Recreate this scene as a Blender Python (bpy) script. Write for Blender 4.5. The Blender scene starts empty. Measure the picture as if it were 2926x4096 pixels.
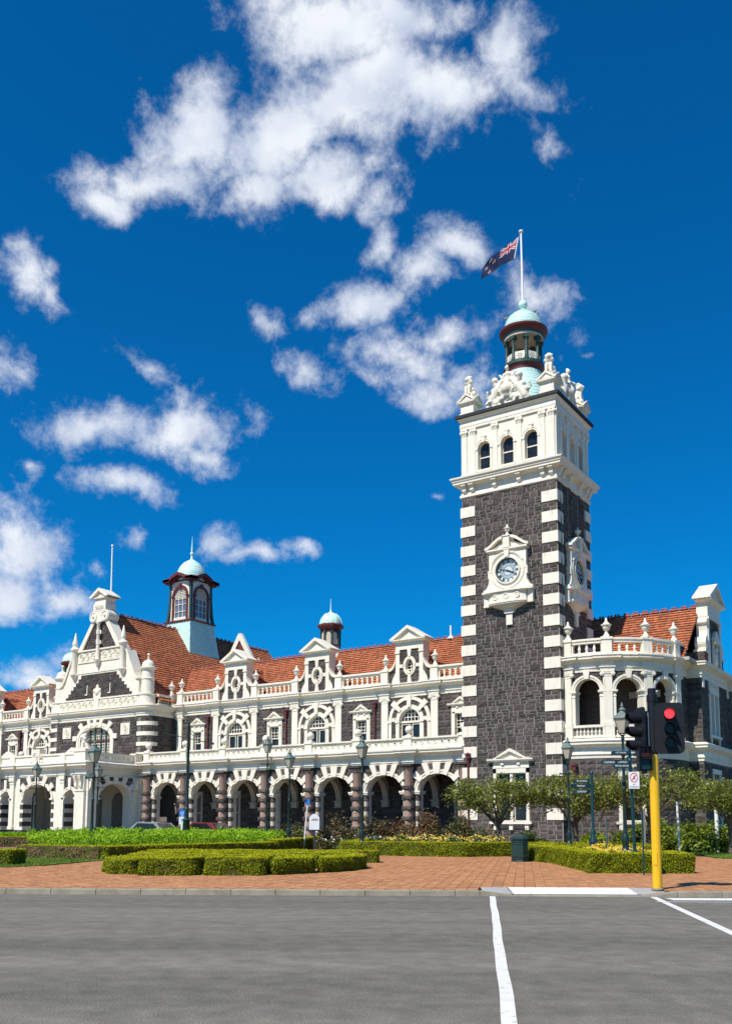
import bpy, math, random
import numpy as np
from mathutils import Vector, Matrix
from mathutils.geometry import tessellate_polygon
random.seed(7); RNG = np.random.default_rng(7)
R = math.radians
scene = bpy.context.scene
COL = scene.collection

# ------------------------------------------------------------------ camera
# world: X runs along the station front (to the right), Y into the building,
# origin at the foot of the clock tower's front right corner
YAW, PITCH, ROLL = R(34.0), R(6.5), R(0.27)
CAM = Vector((21.6, -53.0, 1.5))
FH = Vector((-math.sin(YAW), math.cos(YAW), 0)); RH = Vector((math.cos(YAW), math.sin(YAW), 0))
cd = bpy.data.cameras.new('camera'); cam = bpy.data.objects.new('camera', cd); COL.objects.link(cam)
cd.sensor_fit = 'VERTICAL'; cd.sensor_height = 36.0; cd.sensor_width = 36.0
cd.lens = 36.0 * 3736 / 4096; cd.shift_y = 838 / 4096
cd.clip_start = 0.1; cd.clip_end = 8000
fw = Vector((FH.x * math.cos(PITCH), FH.y * math.cos(PITCH), math.sin(PITCH)))
up0 = RH.cross(fw)
rt = RH * math.cos(ROLL) + up0 * math.sin(ROLL); up = -RH * math.sin(ROLL) + up0 * math.cos(ROLL)
cam.matrix_world = Matrix(((rt.x, up.x, -fw.x, CAM.x), (rt.y, up.y, -fw.y, CAM.y), (rt.z, up.z, -fw.z, CAM.z), (0, 0, 0, 1)))
scene.camera = cam

# ------------------------------------------------------------------ sun and sky
SUN_EL = R(53.0); SUN_H = Vector((math.sin(R(7.0)), math.cos(R(7.0)), 0))      # direction the light travels
ld = bpy.data.lights.new('sun', 'SUN'); sun = bpy.data.objects.new('sun', ld); COL.objects.link(sun)
ld.energy = 4.2; ld.angle = R(0.53); ld.color = (1.0, 0.955, 0.88)
sdir = Vector((SUN_H.x * math.cos(SUN_EL), SUN_H.y * math.cos(SUN_EL), -math.sin(SUN_EL)))
sun.rotation_euler = sdir.to_track_quat('-Z', 'Y').to_euler(); sun.location = (0, -60, 80)

world = bpy.data.worlds.new('World'); scene.world = world; world.use_nodes = True
wt = world.node_tree; wt.nodes.clear()
def wn(t, **k):
    n = wt.nodes.new(t)
    for a, b in k.items(): setattr(n, a, b)
    return n
def wl(a, b): wt.links.new(a, b)
def wmath(op, a, b=None, c=None, clamp=False):
    n = wn('ShaderNodeMath', operation=op); n.use_clamp = clamp
    for i, q in enumerate((a, b, c)):
        if q is None: continue
        if isinstance(q, (int, float)): n.inputs[i].default_value = q
        else: wl(q, n.inputs[i])
    return n.outputs[0]
def build_sky():
    out = wn('ShaderNodeOutputWorld'); bg = wn('ShaderNodeBackground'); wl(bg.outputs[0], out.inputs[0])
    sky = wn('ShaderNodeTexSky', sky_type='NISHITA'); sky.sun_disc = False
    sky.sun_elevation = SUN_EL; sky.sun_rotation = math.atan2(-SUN_H.x, -SUN_H.y)
    sky.altitude = 0; sky.air_density = 1.0; sky.dust_density = 0.15; sky.ozone_density = 2.5
    # deep polarised blue: one colour correction for the whole dome
    mul = wn('ShaderNodeMix', data_type='RGBA', blend_type='MULTIPLY'); mul.inputs[0].default_value = 1.0
    wl(sky.outputs[0], mul.inputs[6]); mul.inputs[7].default_value = SKY_TINT
    tc = wn('ShaderNodeTexCoord'); sep = wn('ShaderNodeSeparateXYZ'); wl(tc.outputs['Generated'], sep.inputs[0])
    # azimuth (0 = the way the square faces the station, + to the right) and elevation, in degrees
    rot = wn('ShaderNodeVectorRotate', rotation_type='Z_AXIS'); rot.inputs['Angle'].default_value = -YAW
    wl(tc.outputs['Generated'], rot.inputs[0]); s2 = wn('ShaderNodeSeparateXYZ'); wl(rot.outputs[0], s2.inputs[0])
    az = wmath('MULTIPLY', wmath('ARCTAN2', s2.outputs[0], s2.outputs[1]), 57.2958)
    el = wmath('MULTIPLY', wmath('ARCSINE', s2.outputs[2]), 57.2958)
    nz = wn('ShaderNodeTexNoise'); nz.inputs['Scale'].default_value = 11.0; nz.inputs['Detail'].default_value = 3.0; nz.inputs['Roughness'].default_value = 0.5; nz.inputs['Distortion'].default_value = 0.5
    wl(tc.outputs['Generated'], nz.inputs['Vector'])
    nf = wn('ShaderNodeTexNoise'); nf.inputs['Scale'].default_value = 34.0; nf.inputs['Detail'].default_value = 9.0; nf.inputs['Roughness'].default_value = 0.66; nf.inputs['Distortion'].default_value = 0.1
    wl(tc.outputs['Generated'], nf.inputs['Vector'])
    warp = wn('ShaderNodeTexNoise'); warp.inputs['Scale'].default_value = 10.0; warp.inputs['Detail'].default_value = 3.0
    wl(tc.outputs['Generated'], warp.inputs['Vector']); ws = wn('ShaderNodeSeparateColor'); wl(warp.outputs['Color'], ws.inputs[0])
    az2 = wmath('ADD', az, wmath('MULTIPLY', wmath('SUBTRACT', ws.outputs[0], 0.5), 5.0))
    el2 = wmath('ADD', el, wmath('MULTIPLY', wmath('SUBTRACT', ws.outputs[1], 0.5), 3.0))
    cmb = wn('ShaderNodeCombineXYZ'); wl(az2, cmb.inputs[0]); wl(el2, cmb.inputs[1])
    acc = None
    for (a, e, ra, re, tilt, wgt) in CLOUDS:
        mp = wn('ShaderNodeMapping', vector_type='TEXTURE'); wl(cmb.outputs[0], mp.inputs[0])
        mp.inputs['Location'].default_value = (a, e, 0); mp.inputs['Rotation'].default_value = (0, 0, R(tilt)); mp.inputs['Scale'].default_value = (ra, re, 1)
        ln = wn('ShaderNodeVectorMath', operation='LENGTH'); wl(mp.outputs[0], ln.inputs[0])
        b = wmath('MULTIPLY_ADD', ln.outputs['Value'], -wgt, 1.25 * wgt)
        acc = b if acc is None else wmath('MAXIMUM', acc, b)
    # the same broken fair-weather cloud goes on all round the dome
    big = wn('ShaderNodeTexNoise'); big.inputs['Scale'].default_value = 2.6; big.inputs['Detail'].default_value = 2.0
    wl(tc.outputs['Generated'], big.inputs['Vector'])
    away = wmath('MULTIPLY', wmath('SUBTRACT', wmath('ABSOLUTE', az), 26.0), 0.05, clamp=True)
    gen = wmath('SUBTRACT', wmath('MULTIPLY', wmath('SUBTRACT', big.outputs['Fac'], 0.575), 4.0), wmath('MULTIPLY', wmath('SUBTRACT', 1.0, away), 3.0))
    acc = wmath('MAXIMUM', acc, gen)
    acc = wmath('MAXIMUM', acc, -0.9)
    dens = wmath('ADD', wmath('ADD', wmath('MULTIPLY', acc, 0.76), wmath('MULTIPLY', wmath('SUBTRACT', nz.outputs['Fac'], 0.5), 1.1)), wmath('MULTIPLY', wmath('SUBTRACT', nf.outputs['Fac'], 0.53), 1.65))
    mr = wn('ShaderNodeMapRange', interpolation_type='SMOOTHSTEP'); mr.inputs[1].default_value = -0.05; mr.inputs[2].default_value = 0.86
    wl(dens, mr.inputs[0])
    # body shading of the cloud: thick parts and undersides greyer
    n2 = wn('ShaderNodeTexNoise'); n2.inputs['Scale'].default_value = 22.0; n2.inputs['Detail'].default_value = 6.0
    wl(tc.outputs['Generated'], n2.inputs['Vector'])
    cr = wn('ShaderNodeValToRGB'); cr.color_ramp.elements[0].position = 0.33; cr.color_ramp.elements[0].color = CLOUD_LO
    cr.color_ramp.elements[1].position = 0.62; cr.color_ramp.elements[1].color = CLOUD_HI
    wl(n2.outputs['Fac'], cr.inputs[0])
    mx = wn('ShaderNodeMix', data_type='RGBA'); wl(wmath('MULTIPLY', mr.outputs[0], 0.96), mx.inputs[0]); wl(mul.outputs[2], mx.inputs[6]); wl(cr.outputs[0], mx.inputs[7])
    wl(mx.outputs[2], bg.inputs[0]); bg.inputs[1].default_value = SKY_STRENGTH
SKY_STRENGTH = 0.090
SKY_TINT = (0.012, 0.56, 0.99, 1.0)
CLOUD_LO = (4.9, 5.5, 6.7, 1); CLOUD_HI = (7.3, 7.6, 8.1, 1)
#          azimuth, elevation, radii, tilt, weight
CLOUDS = [(-1.8, 43.1, 6.7, 2.0, -1, 1.22), (-0.6, 40.6, 7.6, 2.2, 8, 1.22), (-5.3, 39.1, 6.5, 2.4, 18, 1.22), (-11.5, 38.2, 4.1, 2.0, 25, 1.16), (-14.2, 35.8, 4.9, 1.3, 13, 1.16), (-16.7, 34.4, 2.2, 1.1, 8, 1.16), (-7.6, 36.3, 2.6, 1.7, 17, 1.1), (-3.5, 36.9, 3.5, 1.5, 8, 1.16), (4.3, 40.1, 5.3, 1.8, -3, 1.04), (9.0, 41.9, 3.0, 2.0, -24, 0.98), (10.8, 40.1, 2.8, 0.9, -19, 0.55), (0.1, 36.0, 1.5, 1.1, 0, 0.48), (12.4, 36.8, 1.4, 0.9, -28, 0.4), (2.5, 43.5, 4.8, 1.4, -2, 1.16), (6.3, 33.5, 2.6, 1.3, -3, 0.9), (0.7, 33.6, 1.2, 1.1, 32, 0.48), (3.3, 32.3, 3.4, 1.1, 13, 0.75), (-0.2, 30.5, 3.2, 1.3, 4, 0.95), (10.3, 31.0, 3.0, 1.4, -29, 0.62), (2.4, 27.6, 4.0, 1.7, -14, 0.85), (4.8, 29.0, 2.9, 1.2, -2, 0.75), (4.2, 25.7, 2.3, 1.2, -10, 0.75), (7.1, 26.0, 1.7, 1.5, -3, 0.6), (-3.4, 26.9, 1.6, 1.0, -16, 0.6), (-6.7, 29.3, 1.2, 0.6, -18, 0.52), (-4.3, 29.6, 1.1, 0.6, 2, 0.52), (-21.2, 30.0, 2.4, 1.2, -8, 0.9), (-19.9, 29.2, 1.6, 1.0, -9, 0.72), (-22.0, 25.8, 1.3, 0.9, -10, 0.56), (-15.2, 27.2, 1.4, 0.8, -21, 0.6), (-14.0, 26.5, 1.2, 0.8, -12, 0.6), (-16.4, 22.9, 3.8, 1.5, 1, 1.0), (-12.1, 23.3, 3.6, 1.6, 13, 0.95), (-10.9, 22.1, 2.5, 1.1, -5, 0.9), (-12.4, 24.6, 1.1, 1.0, 5, 0.6), (-14.7, 19.9, 2.6, 1.0, -5, 0.9), (-20.3, 20.2, 0.8, 0.5, 7, 0.6), (-7.3, 24.2, 1.1, 0.7, -15, 0.52), (-20.5, 15.8, 3.3, 2.7, -5, 1.0), (-22.3, 13.4, 4.2, 1.9, 5, 1.0), (-18.6, 12.7, 2.8, 1.0, 4, 0.7), (-20.7, 8.8, 1.9, 1.1, 3, 0.95), (-18.7, 10.0, 1.5, 0.7, 3, 0.48), (-9.1, 17.2, 1.6, 0.9, -17, 0.6), (-7.2, 16.5, 2.1, 0.5, -3, 0.7), (-4.4, 16.7, 1.7, 0.4, -4, 0.6), (-14.4, 17.1, 0.7, 0.6, -15, 0.48), (4.2, 20.1, 0.5, 0.3, -1, 0.48), (13.3, 27.3, 0.6, 0.2, -5, 0.32)]
build_sky()
scene.view_settings.view_transform = 'Standard'; scene.view_settings.look = 'None'
scene.view_settings.exposure = 0.48; scene.view_settings.gamma = 1.0; scene.view_settings.use_curve_mapping = False

# ------------------------------------------------------------------ materials
MATS = {}
def mat(name, c1, c2=None, rough=0.7, nscale=3.0, detail=5.0, bump=0.0, bscale=40.0, isl=0.0, spec=0.4, metal=0.0, emit=None, estr=0.0, stretch=None, trans=0.0, sheen=None, spots=None, sss=None, streak=None, grit=0):
    m = bpy.data.materials.new(name); m.use_nodes = True; nt = m.node_tree; N = nt.nodes; L = nt.links
    b = N['Principled BSDF']; b.inputs['Roughness'].default_value = rough; b.inputs['Metallic'].default_value = metal
    b.inputs['Specular IOR Level'].default_value = spec
    geo = N.new('ShaderNodeNewGeometry'); vec = geo.outputs['Position']
    if stretch:
        mp = N.new('ShaderNodeMapping'); mp.vector_type = 'TEXTURE'; mp.inputs['Rotation'].default_value = (0, 0, stretch[3]); mp.inputs['Scale'].default_value = stretch[:3]
        L.new(vec, mp.inputs[0]); vec = mp.outputs[0]
    c2 = c2 or c1
    n = N.new('ShaderNodeTexNoise'); n.inputs['Scale'].default_value = nscale; n.inputs['Detail'].default_value = detail; n.inputs['Roughness'].default_value = 0.6
    L.new(vec, n.inputs['Vector'])
    cr = N.new('ShaderNodeValToRGB'); cr.color_ramp.elements[0].position = 0.32; cr.color_ramp.elements[1].position = 0.68
    cr.color_ramp.elements[0].color = (*c1, 1); cr.color_ramp.elements[1].color = (*c2, 1)
    L.new(n.outputs['Fac'], cr.inputs[0]); col = cr.outputs[0]
    if spots:                                   # stains / lichen: (colour, scale, threshold, amount)
        sn = N.new('ShaderNodeTexNoise'); sn.inputs['Scale'].default_value = spots[1]; sn.inputs['Detail'].default_value = 6
        L.new(geo.outputs['Position'], sn.inputs['Vector'])
        mr = N.new('ShaderNodeMapRange'); mr.inputs[1].default_value = spots[2]; mr.inputs[2].default_value = spots[2] + 0.14; mr.inputs[4].default_value = spots[3]
        L.new(sn.outputs['Fac'], mr.inputs[0])
        mx = N.new('ShaderNodeMix'); mx.data_type = 'RGBA'; L.new(mr.outputs[0], mx.inputs[0]); L.new(col, mx.inputs[6]); mx.inputs[7].default_value = (*spots[0], 1)
        col = mx.outputs[2]
    if grit:                                    # fine stone chips and mottling
        for sc, am in ((3.0, grit * .6), (130.0, grit)):
            gn = N.new('ShaderNodeTexNoise'); gn.inputs['Scale'].default_value = sc; gn.inputs['Detail'].default_value = 3; L.new(geo.outputs['Position'], gn.inputs['Vector'])
            mr = N.new('ShaderNodeMapRange'); mr.inputs[1].default_value = .3; mr.inputs[2].default_value = .7; mr.inputs[3].default_value = 1 - am; mr.inputs[4].default_value = 1 + am; L.new(gn.outputs['Fac'], mr.inputs[0])
            vm = N.new('ShaderNodeVectorMath'); vm.operation = 'SCALE'; L.new(col, vm.inputs[0]); L.new(mr.outputs[0], vm.inputs['Scale']); col = vm.outputs[0]
    if streak:                                  # rain streaks down the paint: (colour, amount)
        sm = N.new('ShaderNodeMapping'); sm.inputs['Scale'].default_value = (5.5, 5.5, .55); L.new(geo.outputs['Position'], sm.inputs[0])
        sn = N.new('ShaderNodeTexNoise'); sn.inputs['Scale'].default_value = 1.0; sn.inputs['Detail'].default_value = 5; L.new(sm.outputs[0], sn.inputs['Vector'])
        mr = N.new('ShaderNodeMapRange'); mr.inputs[1].default_value = .56; mr.inputs[2].default_value = .80; mr.inputs[4].default_value = streak[1]; L.new(sn.outputs['Fac'], mr.inputs[0])
        mx = N.new('ShaderNodeMix'); mx.data_type = 'RGBA'; L.new(mr.outputs[0], mx.inputs[0]); L.new(col, mx.inputs[6]); mx.inputs[7].default_value = (*streak[0], 1)
        col = mx.outputs[2]
    if isl:                                     # every stone / tile / leaf its own shade
        oi = N.new('ShaderNodeObjectInfo'); ad = N.new('ShaderNodeMath'); ad.operation = 'ADD'
        L.new(oi.outputs['Random'], ad.inputs[0]); L.new(geo.outputs['Random Per Island'], ad.inputs[1])
        fr = N.new('ShaderNodeMath'); fr.operation = 'FRACT'; L.new(ad.outputs[0], fr.inputs[0])
        mr = N.new('ShaderNodeMapRange'); mr.inputs[3].default_value = 1 - isl; mr.inputs[4].default_value = 1 + isl; L.new(fr.outputs[0], mr.inputs[0])
        mx = N.new('ShaderNodeVectorMath'); mx.operation = 'SCALE'; L.new(col, mx.inputs[0]); L.new(mr.outputs[0], mx.inputs['Scale']); col = mx.outputs[0]
    L.new(col, b.inputs['Base Color'])
    if bump:
        bn = N.new('ShaderNodeTexNoise'); bn.inputs['Scale'].default_value = bscale; bn.inputs['Detail'].default_value = 6
        L.new(geo.outputs['Position'], bn.inputs['Vector'])
        bp = N.new('ShaderNodeBump'); bp.inputs['Strength'].default_value = bump; bp.inputs['Distance'].default_value = 0.02
        L.new(bn.outputs['Fac'], bp.inputs['Height']); L.new(bp.outputs[0], b.inputs['Normal'])
    if trans: b.inputs['Transmission Weight'].default_value = trans
    if emit: b.inputs['Emission Color'].default_value = (*emit, 1); b.inputs['Emission Strength'].default_value = estr
    if sss is not None:                         # thin leaves let light through
        tr = N.new('ShaderNodeBsdfTranslucent'); L.new(col, tr.inputs[0]); ms = N.new('ShaderNodeMixShader'); ms.inputs[0].default_value = sss
        L.new(b.outputs[0], ms.inputs[1]); L.new(tr.outputs[0], ms.inputs[2]); L.new(ms.outputs[0], N['Material Output'].inputs[0])
    MATS[name] = m; return m
mat('cream', (.765, .695, .555), (.81, .752, .625), .55, 1.3, 6, bump=.2, bscale=25, spots=((.50, .42, .30), 2.4, .64, .4), streak=((.42, .36, .26), .45))
mat('creamrelief', (.70, .63, .49), (.81, .752, .625), .6, 4, 6, bump=.3, bscale=30)
mat('greystone', (.42, .39, .34), (.52, .48, .42), .8, 2, 6, bump=.3)
mat('basalt', (.056, .045, .039), (.115, .095, .083), .85, 7, 6, bump=.9, bscale=22, isl=.38, spec=.3)
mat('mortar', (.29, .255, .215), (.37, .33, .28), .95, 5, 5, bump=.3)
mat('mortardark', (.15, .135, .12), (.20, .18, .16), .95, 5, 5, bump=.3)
mat('tile', (.285, .084, .034), (.46, .160, .070), .75, 5, 6, bump=.35, bscale=30, isl=.28, spots=((.12, .075, .05), 1.6, .60, .6))
mat('tilebed', (.10, .035, .02), (.14, .05, .03), .9)
mat('ridge', (.22, .06, .04), (.34, .10, .06), .8, 6, bump=.3, isl=.2)
mat('copper', (.50, .74, .66), (.60, .82, .74), .55, 2, 5, bump=.2, isl=.05, spots=((.30, .55, .47), 5, .62, .5))
mat('maroon', (.115, .022, .022), (.15, .03, .028), .45, 4)
mat('darkgreen', (.030, .062, .050), (.042, .080, .064), .4, 4)
mat('granite', (.33, .205, .155), (.43, .285, .22), .45, 30, 4, spots=((.28, .15, .11), 60, .6, .5))
mat('glass', (.010, .011, .012), (.025, .027, .029), .10, 1.2, 3, spec=.45)
mat('glassblue', (.10, .14, .20), (.16, .20, .26), .05, 3, 3, spec=.8)
mat('white', (.80, .79, .77), (.84, .83, .81), .45, 3)
mat('blackedge', (.008, .008, .009), (.014, .014, .015), .6)
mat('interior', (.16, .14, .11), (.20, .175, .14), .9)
mat('plaster', (.50, .45, .36), (.55, .50, .41), .85)
mat('dialglass', (.52, .60, .60), (.62, .70, .69), .35, 6)
mat('dialdark', (.03, .04, .045), (.05, .06, .07), .5)
mat('dialshade', (.10, .13, .17), (.14, .17, .22), .3, 6)
mat('lampgreen', (.009, .024, .019), (.014, .034, .028), .35, 8, spec=.5)
mat('lampglass', (.62, .59, .48), (.70, .67, .55), .25, 6, spec=.5, sss=.4)
mat('verdigris', (.09, .135, .12), (.15, .20, .175), .5, 8)
mat('yellowpaint', (.80, .43, .005), (.84, .47, .01), .38, 3, spec=.5, spots=((.48, .27, .04), 7, .66, .55))
mat('signalblack', (.006, .007, .009), (.011, .012, .015), .5, spec=.3)
mat('lensred', (.6, .02, .02), None, .3, emit=(1.0, .035, .05), estr=1.6)
mat('lensdark', (.006, .006, .006), (.02, .012, .004), .25)
mat('lensgreen', (.002, .010, .010), (.004, .018, .018), .25)
mat('pedred', (.05, .006, .006), None, .4); mat('pedgreen', (.004, .03, .035), None, .4)
mat('signwhite', (.78, .78, .80), None, .5); mat('signred', (.62, .05, .06), None, .5); mat('signblue', (.02, .17, .62), None, .45)
mat('signblack', (.03, .03, .03), None, .6); mat('signgrey', (.22, .22, .23), None, .6); mat('signbrown', (.30, .22, .12), None, .6)
mat('steel', (.35, .37, .38), (.42, .44, .45), .35, metal=.7)
mat('asphalt', (.118, .107, .086), (.186, .169, .136), .92, .62, 3, bump=1.0, bscale=55, stretch=(16.0, 1.0, 1.0, YAW), spots=((.31, .28, .22), 38, .56, .6), grit=.30)
mat('roadpaint', (.60, .58, .54), (.74, .72, .68), .75, 5, bump=.4, spots=((.26, .24, .20), 11, .57, .7))
mat('concrete', (.20, .175, .125), (.31, .27, .205), .9, 3, 6, bump=.5, bscale=50, spots=((.24, .22, .15), 3, .6, .5))
mat('rampgrey', (.30, .29, .28), (.38, .37, .36), .9, 4, bump=.3)
mat('tactile', (.76, .75, .73), (.82, .81, .79), .8, 5)
mat('paver', (.33, .138, .052), (.48, .235, .105), .85, 6, 5, bump=.3, bscale=60, isl=.27)
mat('paverbed', (.17, .085, .055), (.26, .13, .085), .95, 8)
mat('lawn', (.085, .15, .014), (.15, .22, .03), .95, 5, bump=.6, bscale=60)
mat('forecourt', (.19, .16, .125), (.24, .205, .16), .9, .6, 6, bump=.3)
mat('soil', (.06, .042, .03), (.09, .065, .045), .95, 8, bump=.5)
mat('ground', (.11, .10, .08), (.15, .135, .11), .95, .2)
mat('bark', (.09, .07, .052), (.16, .13, .10), .9, 14, bump=.8)
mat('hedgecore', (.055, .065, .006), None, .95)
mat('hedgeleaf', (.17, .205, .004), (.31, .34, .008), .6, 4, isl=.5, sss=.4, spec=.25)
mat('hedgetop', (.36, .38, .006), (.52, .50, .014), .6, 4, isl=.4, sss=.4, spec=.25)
mat('drytwig', (.17, .115, .055), (.26, .18, .085), .8, 9, isl=.4, sss=.2)
mat('fern', (.14, .29, .006), (.34, .52, .02), .6, 2.2, isl=.4, sss=.35, spec=.2)
mat('treeleaf', (.12, .155, .014), (.30, .31, .07), .5, 2.5, isl=.5, sss=.4)
mat('shrubleaf', (.05, .085, .016), (.10, .13, .03), .6, 2, isl=.5, sss=.25)
mat('russetleaf', (.13, .062, .022), (.22, .11, .04), .6, 4, isl=.45, sss=.25)
mat('oliveleaf', (.085, .085, .028), (.15, .13, .05), .6, 3, isl=.45, sss=.25)
mat('brightshrub', (.14, .21, .008), (.30, .36, .02), .5, 3, isl=.5, sss=.4)
mat('petalyellow', (.72, .42, .01), (.80, .56, .05), .6, 30, isl=.25, sss=.25)
mat('petalpale', (.75, .66, .22), (.80, .75, .45), .6, 30, sss=.25); mat('petaldark', (.10, .02, .012), None, .7)
mat('petalwhite', (.78, .76, .76), None, .6)
mat('flagblue', (.004, .012, .055), (.006, .02, .08), .7, 6); mat('flagred', (.55, .015, .03), None, .7); mat('flagwhite', (.75, .75, .78), None, .7)
mat('carsilver', (.5, .51, .52), None, .25, metal=.6); mat('carred', (.22, .015, .015), None, .25, spec=.6)
mat('binmat', (.012, .035, .030), (.02, .05, .042), .28, 6, spec=.6)
mat('bluegreen', (.008, .034, .036), (.013, .045, .048), .3, 6, spec=.5)

# ------------------------------------------------------------------ mesh building
def FRONT(y0): return lambda s, n, z: (s, y0 - n, z)
def EAST(x0): return lambda s, n, z: (x0 + n, s, z)
def BACK(y0): return lambda s, n, z: (-s, y0 + n, z)
def WEST(x0): return lambda s, n, z: (x0 - n, -s, z)
def ROT(px, py, ang):                      # frame facing -Y turned by ang about z, origin px,py
    c, s_ = math.cos(ang), math.sin(ang)
    return lambda s, n, z: (px + s * c + n * s_, py + s * s_ - n * c, z)
def CURVE(cx, cy, rad):                    # s in degrees round a cylinder; 0 faces -Y, 90 faces +X
    def T(s, n, z):
        a = R(s); return (cx + (rad + n) * math.sin(a), cy - (rad + n) * math.cos(a), z)
    return T
class MB:
    def __init__(self, T=None, step=None): self.v = []; self.f = []; self.T = T; self.step = step; self.mi = []; self.cur = 0
    def add(self, pts, faces):
        o = len(self.v)
        if self.T: self.v.extend(self.T(*p) for p in pts); self.f.extend(tuple(o + i for i in reversed(q)) for q in faces)
        else: self.v.extend(tuple(p) for p in pts); self.f.extend(tuple(o + i for i in q) for q in faces)
        self.mi.extend([self.cur] * len(faces))
    def box(self, a, b, c, d, e, f):
        n = 1 if not self.step else max(1, int(math.ceil(abs(b - a) / self.step)))
        for k in range(n):
            x0 = a + (b - a) * k / n; x1 = a + (b - a) * (k + 1) / n
            p = [(x0, c, e), (x1, c, e), (x1, d, e), (x0, d, e), (x0, c, f), (x1, c, f), (x1, d, f), (x0, d, f)]
            F = [(0, 3, 2, 1), (4, 5, 6, 7), (0, 1, 5, 4), (2, 3, 7, 6)]
            if k == 0: F.append((3, 0, 4, 7))
            if k == n - 1: F.append((1, 2, 6, 5))
            self.add(p, F)
    def prism(self, pts, n0, n1, back=True):           # outline (s,z) extruded from n0 to n1
        m = len(pts); P = [(s, n0, z) for s, z in pts] + [(s, n1, z) for s, z in pts]
        area = sum(pts[i][0] * pts[(i + 1) % m][1] - pts[(i + 1) % m][0] * pts[i][1] for i in range(m))
        if area < 0: P = [(s, n0, z) for s, z in reversed(pts)] + [(s, n1, z) for s, z in reversed(pts)]
        F = [tuple(reversed(range(m, 2 * m)))] + ([tuple(range(m))] if back else [])
        F += [(i, m + i, m + (i + 1) % m, (i + 1) % m) for i in range(m)]
        self.add(P, F)
    def panel(self, outer, holes, n, th=None):          # flat wall with real openings
        loops = [[Vector((s, z, 0)) for s, z in outer]] + [[Vector((s, z, 0)) for s, z in h] for h in holes]
        tris = tessellate_polygon(loops); flat = [p for l in loops for p in l]
        def put(nn, rev):
            P = [(p.x, nn, p.y) for p in flat]; F = []
            for t in tris:
                a, b, c = (flat[i] for i in t); ccw = (b - a).cross(c - a).z > 0
                F.append(tuple(t) if (ccw == rev) else tuple(reversed(t)))
            self.add(P, F)
        put(n, False)
        if th:
            put(n - th, True)
            for l in loops: self.strip([(p.x, p.y) for p in l], n - th, n)
    def strip(self, pts, n0, n1, closed=True):
        m = len(pts); P = [(s, n0, z) for s, z in pts] + [(s, n1, z) for s, z in pts]
        self.add(P, [(i, (i + 1) % m, m + (i + 1) % m, m + i) for i in range(m if closed else m - 1)])
    def ring(self, cs, cz, a0, b0, a1, b1, t0, t1, n0, n1, seg=24):   # elliptical ring block, angles in degrees
        P = []; F = []
        for k in range(seg + 1):
            t = R(t0 + (t1 - t0) * k / seg); c, s = math.cos(t), math.sin(t)
            P += [(cs + a0 * c, n0, cz + b0 * s), (cs + a1 * c, n0, cz + b1 * s), (cs + a1 * c, n1, cz + b1 * s), (cs + a0 * c, n1, cz + b0 * s)]
        for k in range(seg):
            o = 4 * k
            for i in range(4): F.append((o + i, o + (i + 1) % 4, o + 4 + (i + 1) % 4, o + 4 + i))
        if abs(t1 - t0) < 359.9: F += [(3, 2, 1, 0), (4 * seg, 4 * seg + 1, 4 * seg + 2, 4 * seg + 3)]
        self.add(P, F)
    def lathe(self, cs, cn, prof, seg=16, a0=0, a1=360, cap=True):
        full = abs(a1 - a0) > 359.9; m = seg if full else seg + 1; P = []; F = []
        for r, z in prof:
            for k in range(m):
                t = R(a0 + (a1 - a0) * k / seg); P.append((cs + r * math.cos(t), cn + r * math.sin(t), z))
        for i in range(len(prof) - 1):
            for k in range(seg):
                k2 = (k + 1) % m; F.append((i * m + k, i * m + k2, (i + 1) * m + k2, (i + 1) * m + k))
        if cap and full:
            if prof[0][0] > 1e-4: F.append(tuple(reversed(range(m))))
            if prof[-1][0] > 1e-4: F.append(tuple(range((len(prof) - 1) * m, len(prof) * m)))
        self.add(P, F)
    def tube(self, p, q, r0, r1=None, seg=8, cap=True):
        r1 = r0 if r1 is None else r1; p = Vector(p); q = Vector(q); d = (q - p)
        if d.length < 1e-6: return
        d.normalize(); a = d.orthogonal().normalized(); b = d.cross(a); P = []
        for c, r in ((p, r0), (q, r1)):
            for k in range(seg): t = 2 * math.pi * k / seg; P.append(tuple(c + a * r * math.cos(t) + b * r * math.sin(t)))
        F = [(k, (k + 1) % seg, seg + (k + 1) % seg, seg + k) for k in range(seg)]
        if cap: F += [tuple(reversed(range(seg))), tuple(range(seg, 2 * seg))]
        self.add(P, F)
    def path(self, pts, rads, seg=6):
        for i in range(len(pts) - 1):
            r = rads if isinstance(rads, (int, float)) else None
            self.tube(pts[i], pts[i + 1], r if r else rads[i], r if r else rads[i + 1], seg)
    def ball(self, c, r, seg=12, rings=8, sc=(1, 1, 1)):
        P = []; F = []
        for i in range(rings + 1):
            ph = math.pi * i / rings - math.pi / 2
            for k in range(seg):
                t = 2 * math.pi * k / seg
                P.append((c[0] + sc[0] * r * math.cos(ph) * math.cos(t), c[1] + sc[1] * r * math.cos(ph) * math.sin(t), c[2] + sc[2] * r * math.sin(ph)))
        for i in range(rings):
            for k in range(seg): F.append((i * seg + k, i * seg + (k + 1) % seg, (i + 1) * seg + (k + 1) % seg, (i + 1) * seg + k))
        self.add(P, F)
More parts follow.
